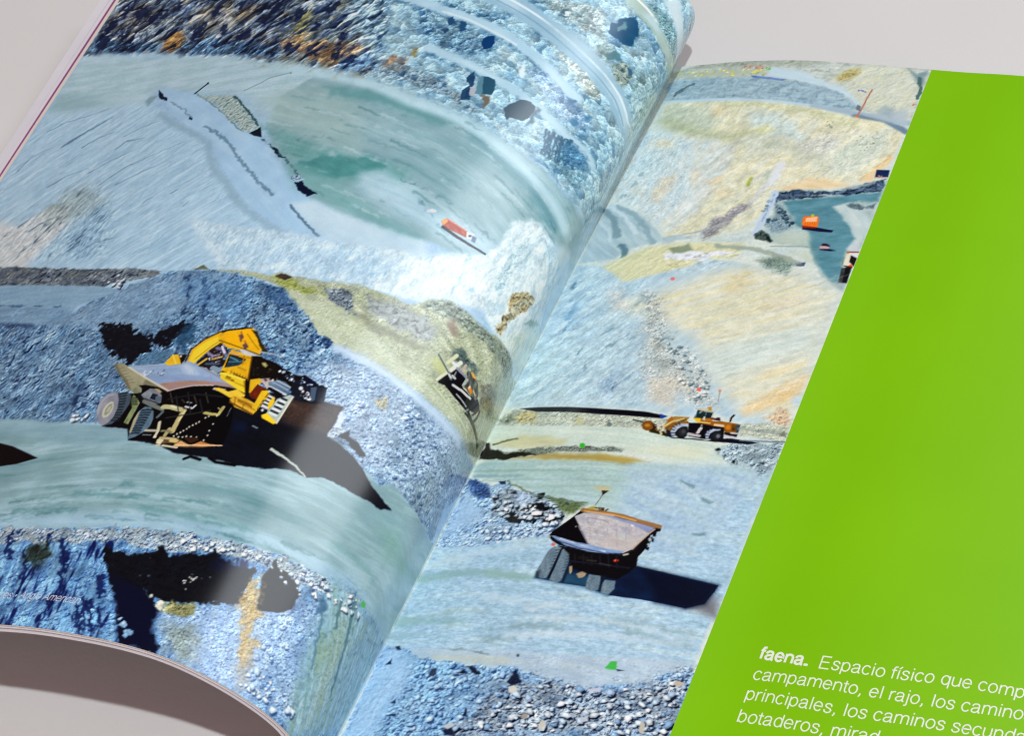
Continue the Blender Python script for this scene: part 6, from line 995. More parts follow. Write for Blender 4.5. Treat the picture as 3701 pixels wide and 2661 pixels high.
fill([52.4,63.4,60.0,61.2,64.2,59.7,78.3,55.1,78.5,59.2,71.2,60.7,67.2,63.4,70.6,66.9,73.8,71.3,76.5,75.1,75.1,80.0,75.7,85.7,76.7,93.3,74.8,93.6,68.6,87.1,64.5,79.7,63.4,74.9,61.4,74.2,57.8,71.8,57.6,69.8,55.4,67.4], '557f8e 668fa0 4d7886 7396a6 5f8898', soft=0.8, rag=0.5, mix=(-15.9, 8, 2.5))
fill([67.1,63.4,70.5,61.3,74.9,61.7,78.9,60.6,79.2,65.3,78.7,68.7,78.7,73.7,77.9,77.4,75.3,79.6,76.5,75.1,73.7,70.6,70.6,66.5], 'b6c6c8 c8d2ce a9bcc2', soft=0.8, mix=(52.0, 7, 2))
fill([70.4,62.0,72.0,61.2,75.7,62.2,78.3,60.0,78.3,62.1,74.7,63.5,71.9,63.2], '7f9096 93a2a4 66787e', soft=0.5, rag=0.5, tex=(('rub', 0.8, 0.8),))
fill([75.5,63.9,78.3,62.1,78.7,66.7,76.5,65.1], '98a6a8', soft=1.2, a=0.8)
fill([75.3,79.6,77.7,76.5,78.7,80.3,75.7,80.5], 'c0c6d2', soft=0.6, a=0.8)
fill([48.9,60.7,50.4,59.8,52.9,58.9,55.4,57.8,58.2,58.0,60.1,58.4,62.6,57.5,64.6,57.3,67.7,56.1,72.7,53.5,75.5,51.0,78.2,49.8,78.5,54.7,74.5,56.0,70.0,57.9,64.1,59.6,56.5,61.8,52.0,63.6,50.4,63.8], '3a4c64 586a80 22324a 6d7d8c', soft=0.3, rag=0.8, mix=(0.0, 4, 1.5), tex=(('rel', 1.2, 0.9, 10.0, 1.3, (14, 22, 40)),))
line([51.9,63.5,57.7,61.2,60.3,59.8,62.8,58.9,66.3,59.2], 0.5, 'a4b0b4', soft=0.15, rag=0.3, brk=3)
fill([67.1,55.6,72.5,52.9,75.4,50.9,76.1,51.6,72.8,54.0,67.8,56.5], '93a0a8 a9b2b4', soft=0.5, rag=0.5, a=0.8)
fill([50.5,64.0,52.4,65.1,54.5,67.5,57.3,69.5,58.3,73.4,57.1,74.9,53.0,76.5,50.4,73.2,52.1,69.6,51.4,66.6], '93a6ac a6b4b2 8296a0', soft=0.8, rag=0.6, tex=(('rub', 0.9, 0.6),))
dots([50.9,64.6,53.4,66.3,57.2,69.8,58.2,74.1,54.4,70.3,52.1,67.9], 30, 0.25, 0.7, '2c4254 42586a 1f3242', seed=61)
dots([49.8,71.2,52.9,70.8,53.1,72.1,50.8,73.1], 14, 0.25, 0.6, '34485a 4f6474', seed=62)
line([47.4,47.9,47.3,50.7,46.9,55.0], 2.6, 'd6dce2', soft=0.8, rag=0.4, a=0.85)
line([49.4,59.9,49.5,65.5,49.3,71.7,48.8,77.8], 2.0, 'b4c4da', soft=0.35, rag=0.4)
line([49.4,60.6,49.5,66.2,49.2,72.3], 0.5, '7d94b8', soft=0.15, brk=1.5)
dots([48.4,60.8,49.1,60.7,49.0,66.9,48.1,73.2,47.9,72.5], 14, 0.25, 0.5, '5f7484 7d90a0', seed=63)
fill([48.9,78.1,50.0,75.6,53.0,78.2,54.2,80.0,54.0,80.9,51.7,80.1,49.7,79.4], '6f7c6c 8a927c 4a5850', soft=0.4, rag=0.6, tex=(('rel', 1, 0.9, 0.0),))
fill([51.9,78.0,53.4,78.8,54.3,80.4,53.8,80.9,52.4,79.3], '15262a', soft=0.2, rag=0.4)
fill([54.2,79.1,56.9,76.0,61.7,75.2,64.2,76.8,64.6,80.0,58.8,81.0,55.2,80.9], 'b4c0b2 c2cab8', soft=1.5, a=0.7)
line([54.6,82.2,63.3,80.9,67.8,81.1], 0.5, '7d8c88', soft=0.15, a=0.6)
fill([61.0,84.0,65.4,82.2,68.5,86.8,66.3,86.9], 'b4bfae c0c6b4', soft=2, a=0.7)
fill([57.2,85.6,58.4,84.9,62.8,86.9,63.7,88.4,62.9,88.9], 'a7aec4 c0c4d0', soft=0.3, rag=0.5)
fill([63.2,87.4,65.8,87.0,65.7,88.5,63.3,88.9], '464c6c 5c6280', soft=0.2, rag=0.2, mix=(0.0, 2, 1))
fill([58.9,87.6,60.4,86.7,63.1,88.9,61.5,88.8], '72807c', soft=0.5, rag=0.6)
fill([56.5,91.3,57.3,91.5,58.7,92.5,58.2,92.9,57.2,92.5], '101820', soft=0.2, rag=0.3)
line([53.6,91.7,55.7,90.4], 0.6, '7b8880', soft=0.15, rag=0.3)
fill([60.0,69.2,60.6,68.5,63.9,68.1,64.5,69.0,65.0,72.6,61.5,72.9,60.5,72.0], 'e8762a f0862e d86420', soft=0.2, mix=(0.0, 2, 1), pid=7)
fill([60.9,69.2,63.9,68.3,64.2,70.4,61.1,71.1], 'f2b490', soft=0.2, pid=7)
fill([60.9,70.9,64.2,70.6,64.1,71.8,61.1,72.1], 'f0922c', soft=0.2, pid=7)
line([61.3,71.0,61.4,72.1], 0.35, 'c8601c', soft=0.15, pid=7)
line([61.9,70.9,62.1,72.0], 0.35, 'c8601c', soft=0.15, pid=7)
line([62.5,70.8,62.7,71.9], 0.35, 'c8601c', soft=0.15, pid=7)
line([63.1,70.7,63.3,71.8], 0.35, 'c8601c', soft=0.15, pid=7)
line([63.7,70.6,63.9,71.7], 0.35, 'c8601c', soft=0.15, pid=7)
fill([62.9,68.0,62.9,68.4,62.7,68.7,62.5,68.7,62.2,68.5,62.0,68.1,62.0,67.7,62.1,67.5,62.4,67.4,62.7,67.6], 'b4b838', soft=0.2, pid=7)
fill([60.9,73.1,65.0,72.7,69.7,73.0,69.4,73.9,65.9,74.2,61.2,74.1], '14153a', soft=0.2)
fill([60.8,72.6,64.8,72.5,64.7,73.0,61.0,73.5], '8a2c24', soft=0.2, pid=7)
fill([67.7,79.9,68.5,79.6,70.3,79.3,70.6,80.6,68.0,81.0], 'cfb6b6 bba0a4', soft=0.2, pid=8)
fill([68.0,79.7,68.3,78.7,69.4,78.6,70.4,79.2,70.5,79.7,69.2,79.6], '2c2030', soft=0.2, pid=8)
fill([68.0,81.0,70.5,80.5,72.6,80.9,71.0,81.4,68.3,81.4], '151a40', soft=0.2)
fill([75.8,81.3,76.6,80.7,78.5,80.3,78.9,80.9,78.8,86.6,75.9,86.2], 'd6d2be e4e0cc', soft=0.2, pid=9)
line([75.7,80.8,78.6,80.3], 0.5, '8a4434', soft=0.15, pid=9)
fill([77.0,81.9,78.9,81.2,78.9,86.1,77.2,84.5], '1c1a1c', soft=0.2, pid=9)
fill([76.5,81.2,78.8,80.6,79.1,82.8,77.1,81.9], 'd4d4da', soft=0.2, pid=9)
fill([75.9,86.2,78.7,86.1,78.5,86.8,77.2,86.9], '3a2020', soft=0.2, pid=9)
fill([78.5,85.8,78.4,86.1,78.2,86.3,78.0,86.3,77.7,86.2,77.5,86.0,77.6,85.7,77.7,85.5,78.0,85.5,78.3,85.6], 'e8502c', soft=0.2, pid=9)
fill([75.8,87.3,78.4,86.5,78.6,93.0,76.4,93.0], '3c3e42 54565a 2a2c30', soft=0.2, mix=(60.0, 4, 1), pid=9)
fill([76.8,87.1,78.4,86.6,78.8,92.8,77.5,92.9], '16181c', soft=0.2, pid=9)
fill([75.5,86.1,75.1,83.2,75.3,82.9,75.9,86.0], '7d8070', soft=0.2)
fill([76.2,81.1,76.2,81.3,76.1,81.5,76.0,81.5,75.8,81.4,75.6,81.2,75.6,80.9,75.7,80.7,75.9,80.7,76.1,80.8], 'c08030', soft=0.2, pid=9)
fill([73.9,95.1,74.8,93.6,78.4,93.2,78.6,96.4,75.4,96.7], '7f93a4 93a4ae', soft=1, a=0.8)
fill([0.2,89.2,0.0,76.1,0.4,64.9,3.8,65.9,11.3,69.3,18.5,76.1,22.5,81.0,27.7,79.7,31.4,81.0,19.5,83.4,13.1,85.7,11.1,89.6,0.0,90.9,0.0,91.5,0.5,88.6], '9fb4bf aec0c6 93a9b4 b4c4cc', soft=0.8, mix=(42.3, 10, 1.5))
line([0.4,67.7,5.0,72.3,8.5,79.5], 2.0, '7d949f', soft=0.5, rag=0.5)
line([3.8,65.9,10.1,69.9,16.3,76.7,20.3,83.0], 1.6, '8ca2ae', soft=0.5, rag=0.5)
line([0.7,65.6,8.1,71.2,14.0,78.6], 1.1, 'c0d0da', soft=0.5, rag=0.5)
line([11.0,83.8,13.2,86.0,13.7,88.8], 1.8, '64808c', soft=0.5, rag=0.5)
line([0.7,72.7,4.5,76.5,7.2,81.5], 0.9, 'b9c9d2', soft=0.5, rag=0.5)
fill([0.7,62.8,0.0,44.6,0.0,31.3,7.0,31.4,17.7,38.5,25.6,63.1,22.0,69.3,19.5,76.2,12.1,68.7], 'c0d0d6 d2dad4 b0c4d0 c8d2d2', soft=1.5, rag=0.6, mix=(-77.5, 10, 2))
fill([5.4,37.1,10.1,36.2,11.6,39.3,7.7,39.6], 'd8c6a2', soft=2, rag=1.2, a=0.65)
fill([13.5,54.0,18.1,53.0,17.5,60.0,15.7,66.2,12.9,63.9], 'dcc8a8', soft=2, rag=1.2, a=0.65)
fill([5.3,58.9,9.9,57.9,10.1,62.9], 'd2ccb8', soft=2, rag=1.2, a=0.65)
fill([8.3,92.8,14.0,88.5,19.9,84.7,32.0,83.0,47.0,82.1,46.8,87.5,35.1,92.6,24.5,98.4,17.4,99.7], 'd0d0a8 dcd8b4 c2c6a4', soft=1.0, mix=(-47.8, 12, 1.2), tex=(('rel', 1.2, 0.16, -47.8, 1.7, (132, 128, 96)),))
fill([0.0,91.6,8.2,92.5,17.4,99.7,35.1,92.6,37.4,89.1,53.7,90.4,72.0,92.3,78.9,96.9,78.0,114.1,78.6,131.5,78.7,148.0,66.9,149.4,55.4,146.5,53.2,149.8,37.0,149.0,19.2,149.3,0.6,149.3,0.0,143.9,0.0,122.6], 'a9c0d2 bccfd8 9ab4ce c8d5d4 b0c6d2', soft=0.8, mix=(-57.0, 10, 1.6), tex=(('mul', 3, 0.05),))
fill([18.5,109.2,30.3,102.6,37.8,97.6,49.5,91.4,67.4,91.6,78.7,96.9,78.0,114.1,78.5,126.7,78.6,134.4,78.7,148.0,68.3,145.6,64.7,144.7,55.5,135.8,45.1,120.4], 'd0d3c0 dedcba c6ccc2 d8d2ae cbd0c2', soft=4, mix=(-32.1, 18, 1.5), tex=(('mul', 3, 0.04),))
fill([48.7,124.8,63.1,116.1,75.1,109.8,76.5,119.3,68.5,126.0,58.1,134.1,53.6,133.7], 'c0d0ce ccd8d2 b4c8ca', soft=4, a=0.8, mix=(-32.1, 18, 1.3))
fill([42.4,111.9,52.6,101.6,64.7,97.6,68.0,101.4,59.3,109.3,48.5,117.4], 'cdcaa8 d8d4b2 c4c2a4', soft=6, a=0.45, mix=(-32.1, 14, 1.3))
fill([47.3,101.7,47.7,95.8,50.7,92.2,53.2,97.6,50.2,102.6], 'dcca98 d0bc88', soft=3, rag=2, a=0.5)
fill([59.9,105.4,67.6,100.2,68.7,102.5,63.0,106.8], 'dcc4ac', soft=4, a=0.4)
fill([64.4,145.3,68.1,139.2,72.8,133.4,78.6,127.9,78.6,136.2,71.0,143.2,66.0,146.4], 'dcbf8c e4ce9e ceb07c d8c6a4', soft=1.8, rag=1, a=0.9, mix=(-50.1, 10, 1.2), tex=(('rel', 1.1, 0.18, -50.1, 1.7, (150, 122, 84)),))
fill([66.9,129.3,72.0,126.4,76.4,123.6,76.2,126.0,70.0,131.0,66.5,133.6], 'dcd0aa', soft=2, a=0.6, mix=(-43.3, 8, 1))
fill([76.3,138.4,78.7,135.0,79.0,139.0,77.6,139.9], 'b8d0e0', soft=1, rag=0.5)
fill([71.8,145.9,74.8,141.7,77.6,142.8,78.0,147.3,74.9,148.1], 'd6c4ac c4b096', soft=1, rag=1, tex=(('rel', 1.1, 0.6, 0.0, 1, (110, 88, 70)),))
fill([25.3,87.5,38.9,86.3,47.0,86.1,39.5,88.3,37.9,90.4,26.2,90.1], 'd4dcea e2e6ee', soft=0.6, rag=0.5, mix=(0.0, 6, 1))
fill([26.0,85.5,31.6,83.7,33.2,86.0,28.3,88.1], '9aa48a 8a9680', soft=0.6, rag=0.5)
line([39.5,84.0,51.9,84.1,57.8,85.8,63.6,87.5], 1.6, '9aa69a', soft=0.5, rag=0.6)
fill([52.1,88.0,56.9,86.0,63.3,88.2,61.6,93.0,56.6,91.2], '98a89a acb6a4 83958a', soft=1.2, rag=1, tex=(('rub', 0.9, 0.6),))
fill([25.2,103.3,30.9,106.4,38.0,122.5,44.1,130.4,48.2,134.0,41.3,125.2,46.9,126.3,53.5,136.1,58.3,144.8,53.1,145.7,47.9,143.1,42.4,139.7,47.0,146.2,39.8,144.2,34.2,132.7], 'b4bcba c2c6be a3afb2 c8c4b8', soft=2.5, rag=1.5, a=0.85, mix=(54.5, 10, 3), tex=(('rub', 1.0, 0.9, 0.0, 1.2, (84, 96, 104)), ('mul', 0.5, 0.06)))
fill([37.5,137.3,44.9,135.7,50.1,139.7,46.1,140.4,47.3,146.7,47.4,147.3,40.2,145.4], 'ccc4b2 d4ccc0', soft=2.5, a=0.7, tex=(('rub', 0.8, 0.5, 0.0, 1, (120, 112, 104)),))
fill([14.1,103.8,18.2,103.3,21.4,109.8,17.4,109.2], 'd2c8bc', soft=2.5, a=0.6)
dots([35.2,117.7,43.0,125.0,52.0,134.0,57.6,142.5,52.3,143.5,43.6,135.3], 60, 0.25, 0.7, '8c9aa0 a6b0b0 c6ccca 6f7e86', seed=71, shade='5a6870')
dots([24.3,104.6,30.4,107.7,38.6,123.0,36.1,126.4,29.3,115.5], 30, 0.2, 0.55, '8a9698 a0aaaa 6f7c80', seed=72)
line([5.3,113.8,6.3,108.6,6.8,107.3], 1.8, '56707f', soft=0.5, rag=0.8, a=0.75, tip=0.4, brk=3)
line([1.9,101.8,3.4,96.5], 1.6, '56707f', soft=0.5, rag=0.8, a=0.75, tip=0.4, brk=3)
line([13.8,129.4,15.3,123.2,21.0,118.2], 0.8, '56707f', soft=0.5, rag=0.8, a=0.75, tip=0.4, brk=3)
line([28.4,142.2,32.1,137.1,32.4,135.2], 1.0, '56707f', soft=0.5, rag=0.8, a=0.75, tip=0.4, brk=3)
line([17.7,135.1,19.0,130.8], 0.7, '56707f', soft=0.5, rag=0.8, a=0.75, tip=0.4, brk=3)
line([35.6,123.3,37.4,121.9,37.6,120.0], 1.1, '56707f', soft=0.5, rag=0.8, a=0.75, tip=0.4, brk=3)
line([25.7,103.3,27.6,109.8,29.0,111.6], 0.6, '56707f', soft=0.5, rag=0.8, a=0.75, tip=0.4, brk=3)
line([39.6,119.2,40.8,118.7], 1.0, '56707f', soft=0.5, rag=0.8, a=0.75, tip=0.4, brk=3)
line([20.4,127.0,26.5,120.6], 0.6, '56707f', soft=0.5, rag=0.8, a=0.75, tip=0.4, brk=3)
line([6.2,121.5,6.7,115.1], 0.7, '56707f', soft=0.5, rag=0.8, a=0.75, tip=0.4, brk=3)
fill([4.3,112.4,5.3,107.3,7.5,109.3,7.7,117.8], '6f94bc', soft=1.5, rag=1, a=0.6)
fill([23.8,139.3,28.4,134.2,30.4,142.7,27.7,145.2], '9db2d0', soft=2.5, rag=1, a=0.6, tex=(('rel', 1, 0.6, 0.0),))
fill([32.0,98.1,32.0,98.5,31.8,98.8,31.3,98.8,30.9,98.6,30.6,98.2,30.7,97.8,30.9,97.5,31.4,97.5,31.8,97.8], 'e07874', soft=0.2)
fill([52.5,139.4,52.6,139.9,52.3,140.2,52.0,140.2,51.7,140.1,51.4,139.6,51.4,139.2,51.6,138.9,51.9,138.8,52.3,139.0], 'e06c64', soft=0.2)
fill([57.9,138.9,57.9,139.3,57.8,139.5,57.5,139.6,57.3,139.4,57.1,139.1,57.1,138.7,57.2,138.5,57.4,138.4,57.7,138.6], 'dc8468', soft=0.2)
line([57.6,139.3,58.2,143.0], 0.25, '8a9088', soft=0.15)
over([0.0,91.6,8.2,92.5,17.4,99.7,24.6,98.8,31.5,117.9,33.0,126.6,39.8,144.2,40.6,148.1,19.2,149.3,0.6,149.3,0.0,143.9,0.0,122.6], (('rel', 4.5, 0.14, -57.0, 1.4, (110, 140, 166)), ('fle', 1.5, 0.4, -57.0, 2.2, (98, 128, 154), 0.38), ('fle', 0.5, 0.3, -57.0, 1.6, (102, 130, 154), 0.4), ('rub', 0.8, 0.25, 0.0, 1.2, (96, 120, 150), 0.5)), soft=3)
over([18.5,109.2,30.3,102.6,37.8,97.6,49.5,91.4,67.4,91.6,78.7,96.9,78.0,114.1,78.5,126.7,78.6,134.4,78.7,148.0,68.3,145.6,64.7,144.7,55.5,135.8,45.1,120.4], (('rel', 5, 0.07, -32.1, 1.7, (160, 164, 150)), ('fle', 1.4, 0.25, -32.1, 4, (152, 158, 146), 0.45), ('fle', 0.4, 0.2, -32.1, 1.6, (140, 148, 140), 0.45)), soft=3)
over([0.7,62.8,0.0,44.6,0.0,31.3,7.0,31.4,17.7,38.5,25.6,63.1,22.0,69.3,19.5,76.2,12.1,68.7], (('fle', 1.2, 0.5, -77.5, 2, (116, 140, 152), 0.38), ('fle', 0.45, 0.4, -77.5, 1.3, (116, 138, 152), 0.4)), soft=2)
over([25.7,88.8,43.1,85.3,47.9,86.0,41.3,94.0,28.1,96.1], (('fle', 1.0, 0.7, -38.5, 2.2, (136, 138, 106), 0.4),), soft=1)
streaks([38.0,112.4,50.0,92.9,67.6,92.5,78.2,97.3,77.6,114.2,78.4,130.9,78.0,147.3,70.0,145.7,58.4,135.2,47.5,121.3], [39.6,117.3,60.9,99.6], 60, 4, 14, 0.25, 0.6, 'a8ae9e b4b8a6 9ca8a4 e0dcc6 dce0d0', 3, a0=0.25, a1=0.55)
streaks([0.6,93.0,16.8,100.6,25.2,103.3,30.6,117.9,32.2,126.6,38.1,144.4,23.6,149.0,1.6,148.3,0.9,122.6], [6.3,113.8,12.4,104.3], 50, 2, 8, 0.35, 0.8, '7a98b2 8ca6ba 6f8eaa a8bcca c8d8e0', 4, a0=0.3, a1=0.65)
fill([0.0,155.5,1.5,150.4,5.8,150.5,24.1,150.5,46.4,151.0,54.3,153.1,70.8,148.4,78.6,147.8,78.9,153.4,65.9,153.1,56.0,155.1,55.2,156.1,41.5,155.8,21.8,156.5,0.0,156.1], 'a9b2a8 b9bfae 98a39c bcc4ba', soft=0.6, rag=0.6, mix=(2.0, 8, 1.5), tex=(('rub', 0.9, 0.6, 0.0, 1.2, (84, 92, 86)),))
fill([4.5,153.2,7.1,150.2,10.1,152.1,11.5,154.5,6.7,155.3], 'bcb488 cac29c', soft=0.6, rag=0.8, tex=(('rel', 1, 0.5, 0.0),))
fill([0.0,154.3,2.6,151.9,5.4,154.4,2.9,155.3], '85907e', soft=0.7, rag=0.7, tex=(('rub', 0.8, 0.9),))
fill([22.2,153.8,23.8,152.0,25.2,156.1,23.3,155.6], 'b4b48c', soft=0.8, rag=0.6, a=0.8)
fill([33.3,155.1,33.4,155.6,33.0,156.0,32.5,156.0,32.0,155.7,31.6,155.2,31.6,154.7,31.9,154.3,32.4,154.3,33.0,154.6], '6f7c7c', soft=0.2, rag=0.5)
fill([4.7,149.7,10.0,149.3,19.2,149.3,30.5,149.6,40.7,149.6,46.6,150.3,45.6,151.4,37.9,151.6,29.0,151.6,19.9,151.2,10.1,151.0], '080a18', soft=0.2)
fill([44.7,149.8,47.0,150.4,45.8,151.3,45.0,151.2], '1c3f92', soft=0.2)
fill([0.0,157.0,21.8,156.6,41.5,155.8,55.5,157.1,60.8,157.1,72.9,155.4,70.9,162.7,51.3,166.9,46.8,165.4,39.8,163.6,24.2,163.2,10.5,162.8,0.0,163.5], 'bccdc2 c9d6cb b0c4bc cfd8c8', soft=0.6, mix=(3.0, 18, 1.5), tex=(('mul', 0.8, 0.04),))
fill([0.8,163.0,9.3,159.9,22.5,161.0,22.2,163.9,11.4,165.2], 'c0bc94 b0ad84 cbc8a4', soft=1.0, rag=0.6, a=0.8, mix=(0.0, 8, 1))
line([2.3,163.3,5.5,161.9,8.5,161.3], 0.6, '6b7458', soft=0.15, rag=0.4)
fill([0.0,171.6,3.5,168.7,21.8,168.8,45.4,167.6,58.5,166.6,67.2,164.2,78.9,161.9,79.6,172.7,76.8,182.4,69.1,200.3,54.2,187.8,35.9,183.7,25.8,182.3,11.4,177.1,1.5,175.4], 'a2bbb6 b2c8c4 94aeac adc4cc a0b8c0', soft=1, mix=(3.0, 20, 1.4), tex=(('mul', 1, 0.05),))
fill([8.1,168.7,18.7,166.5,34.0,165.9,45.2,166.9,42.7,168.6,26.1,168.6], 'a3945a b5a670 94864c', soft=1.0, rag=0.5, mix=(2.0, 14, 0.8))
fill([29.8,166.3,42.8,166.3,47.3,167.0,39.0,167.7], 'b0984c', soft=0.8, a=0.7)
fill([6.3,166.4,14.8,164.6,24.3,163.5,39.2,163.2,39.2,164.5,25.1,165.8,16.6,167.0,8.0,168.4], '8f9690 a4a8a0 7b847c', soft=0.4, rag=0.5, tex=(('rub', 0.8, 0.9, 0.0, 1.2, (44, 48, 44)),))
fill([0.0,168.9,0.0,163.0,0.4,162.6,2.6,165.1,5.6,165.8,7.0,166.9,11.8,166.3,16.6,167.1,8.1,168.6], '2a2a20 3c3a2a 1c1c18', soft=0.3, rag=0.6, tex=(('rub', 0.8, 0.8, 0.0, 1, (8, 8, 8)),))
fill([28.5,163.2,28.6,163.8,28.3,164.1,27.8,164.2,27.3,163.9,26.9,163.3,26.9,162.8,27.1,162.4,27.7,162.4,28.2,162.7], '3cae34', soft=0.2)
line([28.8,163.6,30.2,163.8], 0.3, '3a4038', soft=0.15)
line([0.7,173.3,18.7,172.7,36.2,172.1], 0.8, '7f9898', soft=0.5, rag=0.4, a=0.6, tip=0.4)
line([4.4,176.8,24.4,175.9,41.4,174.8], 0.7, '8aa2a2', soft=0.5, rag=0.4, a=0.6, tip=0.4)
line([16.6,179.1,33.7,177.4,46.2,176.3], 0.7, '8fa8a6', soft=0.5, rag=0.4, a=0.6, tip=0.4)
line([18.3,171.6,35.6,170.4,52.2,169.0], 0.8, 'c4d2c8', soft=0.5, rag=0.4, a=0.6, tip=0.4)
line([1.4,175.1,15.0,174.8], 1.0, '7891a0', soft=0.5, rag=0.4, a=0.6, tip=0.4)
fill([43.7,169.7,77.1,162.6,79.1,176.4,78.9,202.9,78.1,213.3,65.7,211.6,51.2,204.4,44.3,184.1], 'a0b7d0 aec5d8 92abc4 aac0ce', soft=4, mix=(15.0, 14, 3), tex=(('mul', 1.2, 0.07), ('rel', 2, 0.09, 0.0, 1.4, (110, 128, 146))))
fill([62.9,159.5,66.9,156.3,72.7,154.9,79.1,153.9,78.6,160.8,77.5,165.5,71.0,163.2,65.9,162.8], '98aab4 aab8be 8598a4', soft=1, rag=1, mix=(0.0, 5, 2), tex=(('rub', 1.1, 0.95, 0.0, 1.1, (52, 64, 80)),))
fill([41.6,163.4,53.4,160.2,60.1,160.1,60.8,162.2,54.8,164.5], 'ced2b4', soft=2.5, a=0.7)
fill([62.5,159.6,63.4,158.7,64.1,159.5,63.1,160.3], '141c24', soft=0.2, rag=0.3)
fill([67.9,162.3,68.6,162.0,69.0,163.2,68.2,163.1], '141c24', soft=0.2, rag=0.3)
fill([74.3,161.6,76.2,161.1,76.1,162.0], '2c3844', soft=0.2, rag=0.3)
line([58.0,172.1,60.8,173.2], 1.0, '64808c', soft=0.5, rag=0.6, a=0.7)
line([64.5,176.8,66.7,177.4], 1.0, '64808c', soft=0.5, rag=0.6, a=0.7)
line([71.8,184.7,75.0,184.5], 1.0, '64808c', soft=0.5, rag=0.6, a=0.7)
line([71.4,191.3,73.2,191.9], 1.0, '64808c', soft=0.5, rag=0.6, a=0.7)
line([66.0,188.4,68.3,187.8], 1.0, '64808c', soft=0.5, rag=0.6, a=0.7)
fill([0.0,175.7,3.4,176.6,7.5,178.9,10.7,176.6,17.4,181.1,21.6,180.3,27.1,183.4,32.2,187.9,31.5,193.0,30.7,195.5,23.3,196.7,17.6,198.9,11.4,200.2,0.3,200.7,0.0,194.3,0.0,182.9], '96b0d0 a9c0d8 84a1c6 b0c2d2', soft=0.3, rag=0.7, mix=(0.0, 5, 2), tex=(('rub', 1.15, 0.95, 0.0, 1.1, (40, 56, 92)), ('mul', 1, 0.08)))
fill([0.0,175.9,3.4,176.6,6.6,178.9,8.8,182.3,6.1,183.5,1.8,180.6], '3f5684 566c96', soft=0.7, rag=0.8, tex=(('rub', 1.2, 1.0, 0.0, 1, (12, 20, 50)),))
fill([0.0,186.0,1.5,180.0,6.1,184.6,10.1,190.2,6.5,192.5,1.5,195.9], '9ab4d4 a9c0da', soft=2.5, a=0.8, mix=(60.0, 6, 2), tex=(('mul', 1, 0.06),))
fill([9.1,181.7,12.9,178.9,17.6,181.6,22.2,180.9,27.1,183.4,32.2,187.9,30.6,193.0,25.2,190.2,20.5,191.6,15.1,189.0,11.9,190.2], '8d9cac aeb8c0 6f8096', soft=0.6, rag=1, mix=(0.0, 4, 2), tex=(('rub', 2.6, 1.25, 10.0, 1.3, (8, 12, 22)),))
fill([14.7,188.8,16.1,187.0,20.2,189.7,20.9,191.6,17.4,191.5], '060910', soft=0.2, rag=0.5)
fill([20.4,184.4,24.1,183.6,27.7,186.1,24.1,187.2], '070a12', soft=0.3, rag=0.8)
fill([25.9,188.5,28.9,187.1,30.1,191.5,26.9,190.1], '070a12', soft=0.3, rag=0.8)
fill([21.6,181.5,23.4,180.5,24.0,182.2,22.6,183.1], '0a0e18', soft=0.2, rag=0.6)
fill([9.0,176.9,10.9,176.6,11.3,178.2,9.9,178.0], '1c2a4a', soft=0.2, rag=0.4)
fill([15.6,181.7,18.4,180.2,20.7,182.6,20.3,185.2,18.2,185.6], 'a9b9d2', soft=0.3, rag=0.6, tex=(('rel', 1.2, 0.5, 0.0),))
fill([20.5,189.4,22.7,187.0,24.4,188.0,23.3,190.9], 'b9c0cc', soft=0.25, rag=0.5)
dots([9.3,182.3,32.2,187.9,29.2,191.5,15.5,190.1], 60, 0.3, 1.1, 'c4ccd4 a4b0bc dadce0 8c9aaa', seed=75, shade='0c1220')
dots([8.8,193.6,29.9,190.9,30.6,195.2,15.4,199.0], 60, 0.25, 0.8, 'b4c2d2 98aac2 ccd4dc', seed=76, shade='34486e')
fill([24.5,182.1,30.4,182.8,36.3,183.7,34.9,185.7,32.2,187.9,28.7,185.5], '6f7f50 8a9668 5a6a40', soft=0.8, rag=0.8, a=0.9, tex=(('rel', 1, 0.6, 0.0),))
line([11.3,176.9,19.7,181.3,24.5,182.1,35.8,183.4], 0.7, '5f6f60', soft=0.15, rag=0.5, a=0.7)
fill([0.3,200.7,11.4,200.2,23.3,196.7,30.2,195.3,44.5,196.1,67.6,195.4,77.4,163.6,78.9,202.9,78.1,213.3,78.2,228.7,66.3,236.9,54.0,241.1,47.5,239.6,36.7,238.1,25.6,238.5,11.6,237.6,4.5,234.3,0.0,233.7,0.0,215.7], 'a2bcd6 b4cbe0 93b0c8 aec6d2 9cb8cc', soft=0.5, mix=(-4.1, 18, 2.6), tex=(('fle', 0.8, 0.5, -4.1, 2.5, (128, 150, 170), 0.5), ('mul', 1.4, 0.05)))
line([1.2,211.6,6.4,210.2,12.6,208.9,28.1,209.5], 3.2, '86a3a4', soft=1.1, rag=0.9, a=0.7, tip=0.45)
line([19.1,208.6,30.4,209.8], 3.0, '8aa8a4', soft=1.1, rag=0.9, a=0.7, tip=0.45)
line([0.5,226.1,8.2,225.3,18.2,225.1], 3.2, '86a3a8', soft=1.1, rag=0.9, a=0.7, tip=0.45)
line([31.9,225.3,37.8,224.3,43.5,224.1], 2.2, '8299a0', soft=1.1, rag=0.9, a=0.7, tip=0.45)
line([0.0,231.0,8.3,229.7], 2.4, '8fa8b4', soft=1.1, rag=0.9, a=0.7, tip=0.45)
line([26.6,230.1,33.7,228.9], 1.8, '7d949c', soft=1.1, rag=0.9, a=0.7, tip=0.45)
line([39.5,212.9,44.2,213.4], 1.0, '8296a4', soft=1.1, rag=0.9, a=0.7, tip=0.45)
line([52.6,219.7,64.3,218.6,75.0,219.2], 1.6, '93a8ae', soft=1.1, rag=0.9, a=0.7, tip=0.45)
line([36.8,221.6,52.6,219.7,64.7,220.0,75.7,221.5], 1.4, 'c4d4dc', soft=1.1, rag=0.9, a=0.7, tip=0.45)
